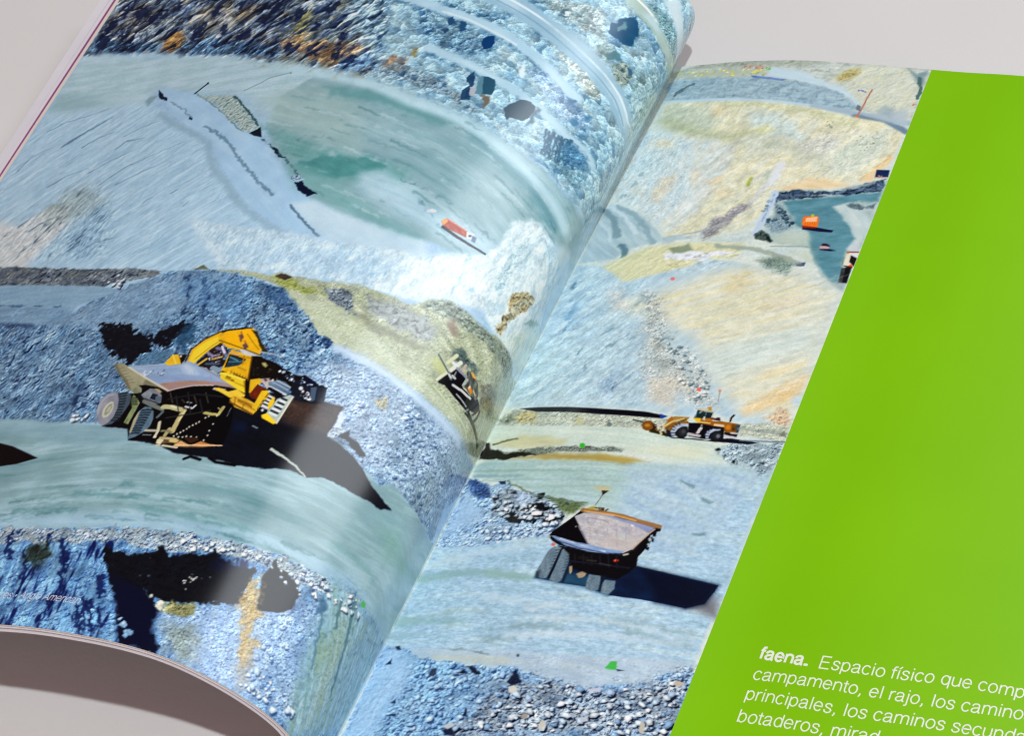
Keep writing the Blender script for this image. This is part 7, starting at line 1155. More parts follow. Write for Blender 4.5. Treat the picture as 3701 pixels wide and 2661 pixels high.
line([33.9,219.4,41.3,216.7], 2.0, 'c2d0da', soft=1.1, rag=0.9, a=0.7, tip=0.45)
line([0.6,207.0,12.2,202.4,24.4,199.6], 2.0, 'b9ccd9', soft=1.1, rag=0.9, a=0.7, tip=0.45)
line([60.1,221.6,69.5,222.7,76.0,222.4], 1.6, '859ca2', soft=1.1, rag=0.9, a=0.7, tip=0.45)
line([11.4,222.3,19.7,221.3,24.1,221.5], 1.6, '94acb2', soft=1.1, rag=0.9, a=0.7, tip=0.45)
line([31.0,228.5,50.3,224.8,73.4,222.6], 1.8, 'c0d0de', soft=1.1, rag=0.9, a=0.7, tip=0.45)
line([22.3,216.9,33.0,216.9], 2.2, 'bccedb', soft=1.1, rag=0.9, a=0.7, tip=0.45)
fill([62.9,202.9,71.6,204.8,77.2,206.4,78.9,212.1,73.5,211.0,65.4,210.6], '8a8e98 7d7f8a', soft=2, a=0.6)
fill([70.8,211.2,77.4,206.9,79.1,212.6,74.5,211.7], '6a6468', soft=2, a=0.7)
fill([5.0,234.5,24.7,234.0,48.7,231.9,77.4,226.7,78.5,227.1,66.3,236.9,54.0,241.1,47.5,239.6,36.7,238.1,25.6,238.5,11.6,237.6], 'acbdd0 b9c6cc a0b2c6', soft=1.0, rag=0.5, a=0.9, mix=(4.0, 12, 1.4), tex=(('rub', 1.0, 0.25, 0.0, 1.5, (90, 106, 128), 0.4),))
line([16.3,234.2,21.8,234.1,28.4,234.6], 0.7, '7d9098', soft=0.15, rag=0.5, brk=3)
line([15.3,237.1,25.8,236.7,34.0,236.2], 2.0, 'b9c0b0', soft=1, a=0.6)
fill([58.2,233.8,59.0,231.4,60.4,231.2,61.0,233.7,59.3,234.0], '3fa84a 57bc5c', soft=0.2, mix=(0.0, 2, 1))
fill([60.9,233.5,63.0,233.4,61.5,234.0], '1c2c3c', soft=0.2)
fill([36.6,234.1,36.6,234.4,36.5,234.6,36.2,234.6,36.0,234.5,35.8,234.2,35.8,233.9,35.9,233.7,36.1,233.7,36.4,233.8], '4a5a6c', soft=0.2)
fill([0.0,233.7,4.9,234.1,11.6,237.6,25.6,238.5,36.7,238.1,47.5,239.6,54.0,241.1,66.3,236.9,77.9,228.5,80.4,232.5,79.4,249.9,74.7,262.3,0.0,275.6,0.7,262.9], '7fa4ce 94b4d8 6f96c4 a0bcd8', soft=0.4, rag=0.8, mix=(-50.0, 9, 3), tex=(('rub', 1.4, 1.0, 0.0, 1.1, (24, 44, 94), 0.9), ('mul', 1, 0.08)))
fill([0.0,234.2,5.2,235.0,10.0,237.9,11.4,245.4,10.0,255.5,9.1,263.4,1.1,263.9,0.0,247.5], 'a2bee2 b0c9e6 94b3da', soft=3, a=0.85, mix=(90.0, 10, 1.2), tex=(('rel', 1.2, 0.16, 90.0, 1.7, (80, 110, 160)),))
fill([35.6,240.5,48.5,240.1,54.5,241.5,66.5,237.3,78.1,229.0,79.3,235.2,79.7,249.8,27.3,261.6,31.4,250.9], '8799b0 a3b0be 6c82a2 b4bcc4', soft=3, rag=2, mix=(0.0, 6, 3), tex=(('rub', 1.4, 1.2, 10.0, 1.2, (14, 22, 50)), ('mul', 1, 0.1)))
dots([36.5,242.8,66.8,238.2,78.2,230.2,79.3,248.5,26.8,260.2,31.9,252.3], 230, 0.28, 1.0, '9fb0c4 8a9cb6 b4c0cc 7088a8 a8b0b8 c4ccd4', seed=81, asp=1.5, shade='121c36')
dots([12.3,239.3,35.1,239.1,40.5,248.0,22.3,259.3,15.0,260.0], 90, 0.25, 0.9, '8aa4c4 a2b6cc 7490b4', seed=82, shade='2c4472')
fill([15.5,240.9,17.0,240.3,17.2,242.8,15.9,242.4], '0f1a34', soft=0.25, rag=0.5, a=0.9)
fill([25.1,239.3,25.8,238.5,28.9,240.9,27.7,241.5], '0f1a34', soft=0.25, rag=0.5, a=0.9)
fill([22.4,240.8,24.2,240.1,25.1,241.3], '0f1a34', soft=0.25, rag=0.5, a=0.9)
fill([46.0,241.1,47.2,239.9,47.2,242.1], '0f1a34', soft=0.25, rag=0.5, a=0.9)
fill([3.1,234.1,4.4,233.6,5.2,234.9,3.6,234.9], '0f1a34', soft=0.25, rag=0.5, a=0.9)
fill([2.8,239.8,3.8,237.9,4.4,240.2], '0f1a34', soft=0.25, rag=0.5, a=0.9)
fill([9.4,256.0,12.3,254.8,12.3,255.8], '0f1a34', soft=0.25, rag=0.5, a=0.9)
fill([9.2,251.6,10.1,250.5,10.5,252.0], '0f1a34', soft=0.25, rag=0.5, a=0.9)
fill([36.5,242.8,37.2,238.3,40.5,242.2,38.6,243.0], '0f1a34', soft=0.25, rag=0.5, a=0.9)
fill([26.1,258.4,28.1,257.2,29.6,259.9,27.2,260.2], '0f1a34', soft=0.25, rag=0.5, a=0.9)
fill([29.1,253.7,29.6,251.7,30.9,253.9], '0f1a34', soft=0.25, rag=0.5, a=0.9)
fill([37.5,243.9,38.6,243.0,40.0,244.0,39.5,245.3,38.1,245.0], 'c6c4bc', soft=0.2, rag=0.3)
fill([48.2,254.2,48.9,251.4,50.2,252.8,49.8,254.9], 'bcbcb4', soft=0.2, rag=0.3)
fill([71.6,249.3,71.2,246.3,72.6,247.1,73.0,250.1], 'b4b0a4', soft=0.2, rag=0.3)
fill([75.2,234.4,75.9,233.0,77.9,233.1,76.9,234.7], 'b8ac9e', soft=0.2, rag=0.3)
fill([43.3,251.4,44.5,250.7,45.2,252.0,44.2,252.7], '9a968e', soft=0.2, rag=0.3)
fill([25.7,257.5,27.5,255.8,28.6,257.1,27.2,258.3], 'b4bcc4', soft=0.2, rag=0.3)
fill([56.3,240.9,58.6,239.6,59.4,240.6,57.3,241.6], 'b9bcd0', soft=0.2, rag=0.3)
fill([57.3,249.3,59.1,247.9,59.6,250.0,58.1,250.6], 'b0b8c8', soft=0.2, rag=0.3)
fill([55.6,201.5,65.5,202.2,76.6,202.6,76.3,204.8,75.7,206.6,75.1,209.1,73.7,209.9,71.1,211.6,63.6,211.6,59.6,211.6,51.4,212.0,45.0,210.4,38.7,210.3,31.6,209.4,31.8,207.3,35.9,202.4,42.0,200.0], '0a1d3e 0c2750 081634', soft=0.15, mix=(12.0, 6, 3), pid=0)
fill([55.8,201.7,65.5,202.3,76.5,202.6,75.7,206.6,75.1,209.1,73.7,209.9,71.1,211.6,63.6,211.6,61.5,207.8], '040d26 061230', soft=1.5, mix=(12.0, 6, 3), pid=0)
fill([31.6,209.4,38.7,210.3,45.0,210.4,51.4,212.0,52.3,209.8,44.4,206.9,37.4,206.6], '1f4260 2f5672', soft=1.2, mix=(12.0, 5, 2), pid=0)
fill([33.4,198.2,39.9,199.1,46.4,199.2,51.3,198.3,54.0,194.5,55.5,190.9,56.2,194.3,55.2,197.5,54.8,198.5,55.4,201.4,54.3,203.9,52.1,206.6,47.8,206.6,44.2,206.1,39.6,205.1,38.1,203.6,37.7,201.6,36.3,200.3], '07080d 0c0e14', soft=0.15, mix=(0.0, 3, 2), pid=6)
fill([31.3,209.1,31.0,207.2,31.7,200.3,32.8,198.5,34.9,198.9,34.6,203.4,34.7,206.4,34.6,209.2,33.5,209.4], '6d7f8c 80909a 5d6f7e', soft=0.15, mix=(70.0, 4, 1.2), tex=(('mul', 0.5, 0.12),), pid=6)
fill([35.3,209.6,34.9,206.2,34.7,200.3,35.4,199.1,37.4,200.7,38.4,203.5,38.5,205.3,38.5,209.5,37.5,210.4], '6d7f8c 80909a 5d6f7e', soft=0.15, mix=(70.0, 4, 1.2), tex=(('mul', 0.5, 0.12),), pid=6)
fill([45.3,210.9,44.8,208.0,44.7,206.3,47.7,206.3,48.3,208.3,48.7,210.7,47.1,211.5], '6d7f8c 80909a 5d6f7e', soft=0.15, mix=(70.0, 4, 1.2), tex=(('mul', 0.5, 0.12),), pid=6)
fill([49.4,211.6,49.0,209.0,48.9,207.3,51.9,207.2,52.4,209.8,51.5,212.0], '6d7f8c 80909a 5d6f7e', soft=0.15, mix=(70.0, 4, 1.2), tex=(('mul', 0.5, 0.12),), pid=6)
fill([34.5,209.1,34.6,205.5,34.7,199.2,35.2,199.3,35.4,205.7,35.3,209.4], '0e1c2c', soft=0.15, pid=6)
fill([38.6,209.7,38.4,205.0,38.1,202.1,39.4,204.5,39.2,206.6,39.3,210.0], '12263a', soft=0.4, pid=6)
fill([48.7,210.7,48.3,208.3,48.0,206.0,49.3,206.3,48.9,208.7,49.4,211.5], '0e2032', soft=0.3, pid=6)
fill([31.4,209.2,31.1,207.4,31.9,207.0,32.5,209.4], '2c3a44', soft=0.6, pid=6)
line([34.2,205.9,34.7,205.6], 0.3, '3a4a56', soft=0.15, a=0.8, pid=6)
line([37.8,206.3,38.3,206.0], 0.3, '36444e', soft=0.15, a=0.8, pid=6)
line([34.2,204.8,34.7,204.6], 0.3, '3a4a56', soft=0.15, a=0.8, pid=6)
line([37.7,205.3,38.2,205.1], 0.3, '36444e', soft=0.15, a=0.8, pid=6)
line([34.1,203.8,34.7,203.6], 0.3, '3a4a56', soft=0.15, a=0.8, pid=6)
line([37.6,204.4,38.1,204.2], 0.3, '36444e', soft=0.15, a=0.8, pid=6)
line([34.0,202.8,34.7,202.6], 0.3, '3a4a56', soft=0.15, a=0.8, pid=6)
line([37.5,203.5,37.9,203.3], 0.3, '36444e', soft=0.15, a=0.8, pid=6)
line([33.9,201.9,34.7,201.6], 0.3, '3a4a56', soft=0.15, a=0.8, pid=6)
line([37.3,202.5,37.8,202.3], 0.3, '36444e', soft=0.15, a=0.8, pid=6)
line([33.7,200.9,34.7,200.6], 0.3, '3a4a56', soft=0.15, a=0.8, pid=6)
line([37.2,201.6,37.6,201.4], 0.3, '36444e', soft=0.15, a=0.8, pid=6)
line([33.4,199.9,34.7,199.6], 0.3, '3a4a56', soft=0.15, a=0.8, pid=6)
line([37.1,200.7,37.5,200.5], 0.3, '36444e', soft=0.15, a=0.8, pid=6)
fill([38.9,204.6,39.6,204.4,40.2,206.2,40.1,207.1,39.6,206.6], 'a89880', soft=0.15, pid=6)
fill([41.5,206.6,42.7,205.8,44.1,206.3,43.8,207.6,42.6,208.2], '8f7f68 b4a28a', soft=0.15, rag=0.4, mix=(0.0, 2, 1), pid=6)
line([40.6,201.4,42.5,201.4], 1.2, '1c1a16', soft=0.15, pid=6)
fill([30.1,195.5,30.4,193.8,33.2,189.7,34.4,187.8,35.7,185.3,36.2,185.6,41.7,185.7,49.0,186.5,57.0,187.8,57.6,188.7,55.6,191.2,54.5,194.1,54.3,197.7,52.4,198.1,51.5,198.7,46.4,199.4,39.4,199.2,33.9,198.1,31.5,196.9], '0a0c12', soft=0.15, pid=6)
fill([34.4,188.1,36.4,186.6,40.7,186.1,44.4,186.7,49.5,187.9,55.2,190.4,53.7,193.7,52.6,196.4,50.6,198.3,46.3,199.1,41.1,196.6,38.1,192.8], 'b0adb4 bab6b8 a2a4b0 bfbcb6', soft=0.15, mix=(20.0, 6, 2.5), tex=(('mul', 0.7, 0.07), ('fle', 1.0, 0.4, 20.0, 2, (122, 116, 128), 0.4)), pid=6)
fill([36.4,186.6,39.0,186.0,44.4,186.7,51.7,187.6,56.1,188.4,55.5,189.6,55.2,190.4,49.7,188.5,44.7,187.5,40.9,186.6], '8a92b6 7a84ac 9aa0bc', soft=0.4, mix=(15.0, 6, 1), pid=6)
fill([44.4,193.6,48.4,191.7,53.3,192.6,52.6,196.0,50.1,198.0,46.9,197.4,44.3,196.0], 'bab2ae c0b8b4 aea6a8', soft=1.5, a=0.85, mix=(0.0, 5, 2), pid=6)
fill([48.0,191.8,49.5,190.9,50.1,193.2,48.8,193.4], 'b8c4c8', soft=1, a=0.7, pid=6)
fill([47.3,189.8,49.6,189.7,50.4,191.3,48.3,191.4], '9c96a6', soft=1, a=0.7, pid=6)
fill([34.4,188.1,36.5,190.9,41.1,196.6,38.9,196.6,31.6,195.2,31.0,194.2,33.3,190.0], '06070c', soft=0.15, pid=6)
fill([30.6,195.2,31.6,195.1,34.3,196.1,38.5,196.6,41.2,196.8,45.8,197.4,50.8,197.5,50.4,198.3,46.4,199.2,41.7,199.1,35.4,198.0], '7f95ba 93a6c6 6d84ac', soft=0.15, mix=(10.0, 6, 1), pid=6)
line([31.7,195.4,38.7,197.2,46.1,198.4], 0.5, 'b4c4dc', soft=0.15, pid=6, brk=3)
line([35.9,185.7,41.8,185.9,46.6,186.2,51.5,187.2,56.9,187.9], 1.3, '94704a', soft=0.2, pid=6)
line([36.4,186.0,44.2,186.2,50.4,187.1], 0.5, 'c89858', soft=0.15, pid=6)
line([37.2,186.2,44.3,186.5], 0.35, 'c4a890', soft=0.15, pid=6)
line([52.6,196.4,53.7,193.7,55.2,190.4,56.0,189.0], 0.4, 'b8a08c', soft=0.15, pid=6)
line([36.6,191.2,41.1,196.7], 0.3, '8a8894', soft=0.15, pid=6)
fill([36.2,191.4,36.2,191.6,36.2,191.7,36.0,191.7,35.9,191.6,35.8,191.5,35.8,191.3,35.8,191.2,36.0,191.2,36.1,191.3], 'a8a098', soft=0.2, pid=6)
fill([49.6,188.6,50.4,188.6,50.7,189.2,49.9,189.2], 'e0dcdc', soft=0.2, pid=6)
line([37.9,188.1,40.7,188.2,42.7,188.5], 0.3, '8a8494', soft=0.15, a=0.8, pid=6)
fill([56.4,188.8,57.4,188.7,57.6,189.4,56.8,189.5], '07090e', soft=0.15, pid=6)
fill([55.8,190.3,56.8,189.9,57.0,191.2,56.3,191.3], '07090e', soft=0.15, pid=6)
fill([56.0,192.0,56.9,192.0,57.0,193.1,56.4,193.0], '10141c', soft=0.15, pid=6)
fill([55.7,195.2,56.6,194.9,56.7,196.0,56.0,195.9], '07090e', soft=0.15, pid=6)
fill([55.2,191.6,56.4,191.6,56.2,194.3,55.8,195.3,55.0,194.3], '07090e', soft=0.2, pid=6)
fill([56.3,192.4,56.4,192.8,56.3,193.1,56.0,193.1,55.7,192.9,55.5,192.6,55.4,192.1,55.6,191.9,55.8,191.8,56.1,192.0], 'a4b4bc', soft=0.2)
fill([56.3,194.0,56.3,194.3,56.2,194.4,56.0,194.5,55.8,194.4,55.7,194.1,55.7,193.9,55.8,193.7,56.0,193.7,56.2,193.8], 'a4b4bc', soft=0.2)
fill([50.5,200.7,50.5,200.9,50.2,201.2,49.8,201.3,49.4,201.2,49.2,200.9,49.2,200.7,49.5,200.4,49.9,200.3,50.3,200.4], 'd8341c', soft=0.2, pid=6)
fill([50.1,200.7,50.1,200.8,50.0,200.9,49.8,200.9,49.6,200.9,49.5,200.8,49.5,200.7,49.7,200.5,49.8,200.5,50.0,200.6], 'ff8a78', soft=0.2, pid=6)
fill([32.8,198.0,32.8,198.3,32.6,198.5,32.3,198.6,31.9,198.4,31.7,198.1,31.7,197.7,31.9,197.5,32.2,197.5,32.6,197.7], 'd06c54', soft=0.2, pid=6)
line([51.2,198.6,52.0,198.2], 0.6, 'b8b0a4', soft=0.15, pid=6)
fill([30.6,195.4,30.6,195.7,30.5,195.8,30.3,195.8,30.1,195.7,29.9,195.5,29.9,195.2,30.0,195.1,30.2,195.1,30.4,195.2], 'a8a488', soft=0.2, pid=6)
fill([36.3,177.7,38.0,176.9,40.2,177.2,40.3,178.1,38.5,178.5,37.1,178.5], 'c6b070', soft=1, rag=0.6, a=0.7)
fill([38.4,178.5,40.3,178.4,39.7,179.3,39.2,180.2], '35201c', soft=0.2)
line([39.1,180.1,38.9,181.7,38.5,183.6], 0.25, '6f7068', soft=0.15)
fill([36.4,184.8,38.4,184.3,39.1,185.0,37.4,185.4], 'a89038', soft=0.4, rag=0.4)
dots([38.9,184.5,42.5,184.5,42.9,185.1,39.7,185.3], 14, 0.25, 0.5, '34302a 5a5440 8a8270', seed=91)
fill([49.4,157.5,58.0,156.8,59.6,156.9,63.2,155.5,65.2,155.0,72.8,154.9,70.1,156.0,61.2,157.1,56.6,157.3,50.4,157.8], '0a0e22', soft=0.14, pid=0)
fill([46.8,154.3,47.5,151.8,47.9,150.5,48.9,150.1,52.7,149.7,52.5,150.6,50.9,151.3,50.0,151.6,48.8,152.9,48.0,155.1], 'a07c3e b48f50 84642c', soft=0.14, mix=(-30.0, 3, 1), pid=5)
line([46.9,154.5,48.6,152.1,51.3,150.5], 0.4, 'd8c088', soft=0.13, pid=5)
fill([47.2,151.7,48.0,150.2,48.8,151.4,47.8,152.6], 'a2661e', soft=0.14, pid=5)
line([47.9,154.8,49.1,152.8,52.1,150.8], 0.5, '5a4420', soft=0.13, pid=5)
fill([48.0,155.8,48.7,152.9,50.4,151.7,52.7,151.1,53.2,152.1,50.9,152.5,49.5,154.1,49.3,156.2,49.3,157.3], '7a5620 8f6c30', soft=0.14, mix=(-30.0, 3, 1), pid=5)
fill([52.9,151.7,56.2,151.3,62.5,151.2,63.5,155.6,58.7,156.6,54.4,156.4], '0b0b12', soft=0.14, pid=5)
fill([53.6,149.8,55.6,149.3,56.6,150.1,59.0,150.0,61.4,149.6,66.2,149.7,66.5,152.8,64.6,153.0,63.1,153.2,62.4,151.3,59.5,151.6,55.5,151.4], '94601e a8702a 7d4e18', soft=0.14, mix=(5.0, 3, 1), pid=5)
fill([53.7,149.9,55.6,149.6,55.9,151.1,54.6,150.8], 'd4b022 e0c23c', soft=0.14, mix=(0.0, 2, 1), pid=5)
line([59.9,151.3,62.3,151.3], 0.5, 'dcbc94', soft=0.13, pid=5)
line([59.8,151.0,62.1,150.9], 0.35, 'e0c8a8', soft=0.13, pid=5)
line([55.3,151.0,58.4,150.8], 0.5, 'd0b068', soft=0.13, pid=5)
fill([64.1,151.2,64.2,151.8,63.9,152.2,63.5,152.3,63.1,152.0,62.8,151.5,62.8,151.0,63.0,150.6,63.4,150.5,63.8,150.8], 'c07c18', soft=0.2, pid=5)
fill([56.5,149.5,58.2,149.0,59.0,150.0,57.2,150.3], 'b06c24', soft=0.14, pid=5)
fill([53.8,149.5,54.0,146.5,55.5,146.9,58.2,146.8,58.2,149.1,55.7,149.6], '12252a 1d3a40', soft=0.14, mix=(60.0, 2, 1), pid=5)
line([54.0,146.5,55.5,146.9,58.2,146.8], 0.5, 'a8a48c', soft=0.13, pid=5)
line([55.5,147.1,55.9,149.2], 0.35, '3a3424', soft=0.13, pid=5)
line([54.8,147.7,55.0,147.2], 0.6, '6a9494', soft=0.13, pid=5)
line([56.4,147.4,56.5,148.3], 0.4, '4a6a74', soft=0.13, pid=5)
fill([56.1,145.3,57.2,145.1,57.6,146.4,56.5,146.5], '9c7620 b89238', soft=0.14, mix=(0.0, 2, 1), pid=5)
line([54.1,146.3,56.4,146.1], 0.5, 'c4b49c', soft=0.13, pid=5)
fill([53.7,149.0,54.0,147.7,54.2,149.3], '7f9498', soft=0.14, pid=5)
fill([59.5,148.6,60.4,148.4,60.9,149.5,59.5,149.6], '2c1c28', soft=0.14, pid=5)
line([63.4,149.2,63.3,147.9,63.7,146.9], 0.6, '382818', soft=0.13, pid=5)
line([58.5,149.1,59.4,149.2], 0.7, '5a2c20', soft=0.13, pid=5)
fill([56.7,149.1,56.7,149.3,56.6,149.4,56.5,149.5,56.3,149.4,56.2,149.2,56.2,149.0,56.3,148.8,56.5,148.8,56.6,148.9], 'e8e0d4', soft=0.2, pid=5)
fill([65.2,149.9,66.3,149.9,66.6,152.9,65.9,152.8], '2c3e4e 40525c', soft=0.14, mix=(60.0, 2, 1), pid=5)
fill([63.1,153.2,66.6,153.1,66.5,154.2,65.0,154.3,63.3,154.0], '0d0e14', soft=0.14, pid=5)
line([64.9,153.1,66.4,153.0], 0.5, 'd0cccc', soft=0.13, pid=5)
fill([63.4,154.4,65.8,154.1,66.2,154.6,63.9,155.0], 'c0b8c4', soft=0.14, pid=5)
fill([64.1,150.0,65.3,150.3,65.6,152.2,64.7,152.4], '7a5420 3c2c18', soft=0.14, mix=(0.0, 1.5, 1), pid=5)
fill([53.9,154.6,54.1,156.1,53.4,157.3,52.2,157.5,51.0,156.7,50.1,155.2,50.0,153.7,50.6,152.5,51.8,152.3,53.1,153.1], '15161c 22242c', soft=0.2, mix=(0.0, 3, 1), pid=5)
fill([50.1,157.2,49.5,155.8,49.5,154.2,50.3,152.9,51.5,152.2,53.2,152.3,53.3,153.1,51.8,153.3,51.0,154.3,50.6,155.8,51.0,157.3], 'a4aec2 8c97ac c2cad8', soft=0.14, mix=(40.0, 2, 0.8), pid=5)
fill([53.5,155.0,53.6,155.8,53.3,156.4,52.6,156.6,51.9,156.1,51.4,155.3,51.4,154.5,51.7,153.8,52.4,153.7,53.1,154.2], '2c3036', soft=0.2, pid=5)
fill([53.2,154.9,53.2,155.4,53.1,155.6,52.7,155.7,52.4,155.5,52.2,155.1,52.1,154.7,52.3,154.4,52.6,154.3,53.0,154.5], '454a50', soft=0.2, pid=5)
fill([62.8,154.3,62.8,155.7,62.2,156.8,61.2,157.0,60.1,156.3,59.3,155.0,59.2,153.5,59.8,152.5,60.9,152.3,62.0,153.0], '14161c 22242c', soft=0.2, mix=(0.0, 3, 1), pid=5)
fill([59.1,156.4,58.5,155.0,58.6,153.7,59.8,152.7,61.8,152.4,61.8,152.9,60.5,153.3,59.6,154.4,59.6,155.8,59.9,156.8], 'a4b0c6 8e9ab0 c4ccda', soft=0.14, mix=(40.0, 2, 0.8), pid=5)
fill([62.5,154.6,62.6,155.4,62.2,156.0,61.6,156.1,61.0,155.7,60.6,155.0,60.5,154.2,60.9,153.6,61.5,153.5,62.1,153.8], '262a32', soft=0.2, pid=5)
fill([62.4,154.8,62.4,155.2,62.3,155.5,61.9,155.6,61.6,155.4,61.4,155.0,61.4,154.6,61.5,154.3,61.9,154.2,62.2,154.4], '70747a', soft=0.2, pid=5)
line([54.2,155.6,57.1,155.8], 0.9, 'b4b0b4', soft=0.13, pid=5)
line([56.4,154.7,56.7,153.0], 0.9, 'c4bcc0', soft=0.13, pid=5)
fill([56.8,152.0,56.8,152.2,56.7,152.3,56.6,152.3,56.5,152.2,56.4,152.1,56.4,151.9,56.5,151.8,56.6,151.8,56.7,151.8], 'd4d4d8', soft=0.2, pid=5)
fill([44.6,154.2,44.6,155.4,44.0,156.1,42.9,156.3,41.9,155.8,41.2,154.7,41.1,153.6,41.8,152.8,42.9,152.6,43.9,153.2], '84561c 6f4614', soft=0.2, mix=(0.0, 3, 1), pid=5)
fill([43.4,154.2,43.4,154.6,43.0,154.9,42.6,155.0,42.1,154.8,41.9,154.5,41.9,154.1,42.2,153.8,42.7,153.7,43.1,153.9], 'b07c34', soft=0.3, pid=5)
fill([43.6,153.5,45.0,153.7,45.7,155.6,44.3,156.6,43.6,156.3,44.5,155.1], '3c2c10 241a0c', soft=0.14, mix=(0.0, 2, 1), pid=5)
fill([43.9,155.8,47.5,155.7,49.4,157.1,49.1,157.6,47.0,157.1,44.0,156.7], '1c180c 4a4418', soft=0.14, mix=(0.0, 2, 1), pid=5)
line([46.7,156.0,47.3,156.8,46.9,157.3], 0.5, 'c4bc94', soft=0.13, pid=5)
dots([43.9,153.5,46.9,153.9,47.5,155.7,45.7,155.6], 14, 0.2, 0.4, 'd8ccc0 b09870 6a4a20', seed=92)
line([41.0,153.4,39.6,153.1,38.4,152.9], 0.5, '3c4a44', soft=0.13, pid=5)
fill([47.9,154.8,49.3,155.4,50.3,157.4,49.0,157.4], '1c1e30', soft=0.14, pid=5)
line([51.0,156.7,50.3,157.0], 0.28, '2a3240', soft=0.15)
line([60.0,156.1,59.3,156.3], 0.28, '2a3240', soft=0.15)
line([50.5,155.9,49.6,156.0], 0.28, '2a3240', soft=0.15)
line([59.5,155.3,58.7,155.4], 0.28, '2a3240', soft=0.15)
line([50.2,154.9,49.3,154.8], 0.28, '2a3240', soft=0.15)
line([59.3,154.5,58.4,154.4], 0.28, '2a3240', soft=0.15)
line([50.2,154.0,49.3,153.7], 0.28, '2a3240', soft=0.15)
line([59.3,153.7,58.5,153.5], 0.28, '2a3240', soft=0.15)
line([50.4,153.3,49.8,152.7], 0.28, '2a3240', soft=0.15)
line([59.5,153.0,58.9,152.6], 0.28, '2a3240', soft=0.15)
line([51.0,152.8,50.5,152.1], 0.28, '2a3240', soft=0.15)
line([60.0,152.5,59.7,152.1], 0.28, '2a3240', soft=0.15)
line([66.2,151.3,71.6,150.9,78.8,150.0], 0.8, '8a948c', soft=0.15, rag=0.4, a=0.5)
line([67.8,155.2,74.1,154.0,79.3,153.0], 0.5, '5a6a78', soft=0.15, a=0.8)
fill([76.5,150.6,77.8,149.4,79.0,151.4,77.2,151.5], '7b8074', soft=0.2, rag=0.4)
line([38.0,188.6,42.0,195.8], 0.22, '8f8a98', soft=0.15, a=0.55, pid=5, brk=2)
line([40.7,188.9,44.3,196.1], 0.22, '8f8a98', soft=0.15, a=0.55, pid=5, brk=2)
line([43.4,189.1,46.5,196.4], 0.22, '8f8a98', soft=0.15, a=0.55, pid=5, brk=2)
line([46.0,189.3,48.8,196.6], 0.22, '8f8a98', soft=0.15, a=0.55, pid=5, brk=2)
line([48.6,189.5,51.1,196.8], 0.22, '8f8a98', soft=0.15, a=0.55, pid=5, brk=2)
line([37.4,192.3,44.4,193.6,51.0,193.9], 0.3, 'd0ccd0', soft=0.15, a=0.5, pid=5, brk=2)
line([32.1,196.5,39.6,198.4,46.3,199.0,51.1,198.2], 0.25, '2a3a5c', soft=0.15, pid=5)
line([38.9,200.5,40.0,203.3], 0.3, '1e222c', soft=0.15, pid=5)
line([41.1,200.3,42.2,203.3], 0.3, '1e222c', soft=0.15, pid=5)
line([43.2,200.1,44.4,203.3], 0.3, '1e222c', soft=0.15, pid=5)
line([45.3,199.9,46.6,203.2], 0.3, '1e222c', soft=0.15, pid=5)
line([47.4,199.6,48.8,203.2], 0.3, '1e222c', soft=0.15, pid=5)
line([49.5,199.4,50.9,203.1], 0.3, '1e222c', soft=0.15, pid=5)
line([38.8,202.9,53.9,202.5], 0.5, '1c2030', soft=0.15, pid=5)
line([42.7,202.0,45.0,201.9], 0.5, '3c3428', soft=0.15, pid=5)
line([46.1,202.4,48.9,202.6], 0.4, '3a3a40', soft=0.15, pid=5)
INK_DENSITY = 1.0

# ------------------------------------------------------------------ materials
m_table, nt, b = material('table_paint', (.625, .64, .63), .6, .25)
grain(nt, b, (.625, .64, .63), 9, .025, .15, 900)
m_paper, nt, b = material('white_paper', (.72, .76, .81), .45, .4)
grain(nt, b, (.72, .76, .81), 60, .03)
m_cream, nt, b = material('cream_paper', (.72, .69, .62), .5, .4); grain(nt, b, (.72, .69, .62), 60, .03)
m_plum, nt, b = material('plum_ink', (.30, .08, .24), .4, .5); grain(nt, b, (.30, .08, .24), 60, .05)
m_grey, nt, b = material('grey_paper', (.33, .31, .33), .5, .4); grain(nt, b, (.33, .31, .33), 60, .05)
def gloss(nt, b, wav):
    # coated stock: faint waviness of the sheet and a fine paper tooth in the varnish
    tc = node(nt, 'ShaderNodeTexCoord')
    n1 = node(nt, 'ShaderNodeTexNoise'); n1.inputs['Scale'].default_value = 28; n1.inputs['Detail'].default_value = 2
    n2 = node(nt, 'ShaderNodeTexNoise'); n2.inputs['Scale'].default_value = 2600; n2.inputs['Detail'].default_value = 1
    nt.links.new(tc.outputs['Object'], n1.inputs['Vector']); nt.links.new(tc.outputs['Object'], n2.inputs['Vector'])
    b1 = node(nt, 'ShaderNodeBump'); b1.inputs['Strength'].default_value = wav; b1.inputs['Distance'].default_value = .0006
    b2 = node(nt, 'ShaderNodeBump'); b2.inputs['Strength'].default_value = .05; b2.inputs['Distance'].default_value = .00005
    nt.links.new(n1.outputs['Fac'], b1.inputs['Height']); nt.links.new(n2.outputs['Fac'], b2.inputs['Height'])
    nt.links.new(b1.outputs['Normal'], b2.inputs['Normal']); nt.links.new(b2.outputs['Normal'], b.inputs['Normal'])
    return tc
m_print, nt, b = material('offset_print', (.5, .5, .5), .17, .5)
at = node(nt, 'ShaderNodeAttribute', attribute_name='ink')
nt.links.new(at.outputs['Color'], b.inputs['Base Color'])
gloss(nt, b, .25)
GREEN = (.187, .488, .003)
m_green, nt, b = material('green_ink', GREEN, .3, .35)
tc = gloss(nt, b, .15)
nz = node(nt, 'ShaderNodeTexNoise'); nz.inputs['Scale'].default_value = 22; nz.inputs['Detail'].default_value = 6
nt.links.new(tc.outputs['Object'], nz.inputs['Vector'])
cr = node(nt, 'ShaderNodeValToRGB')
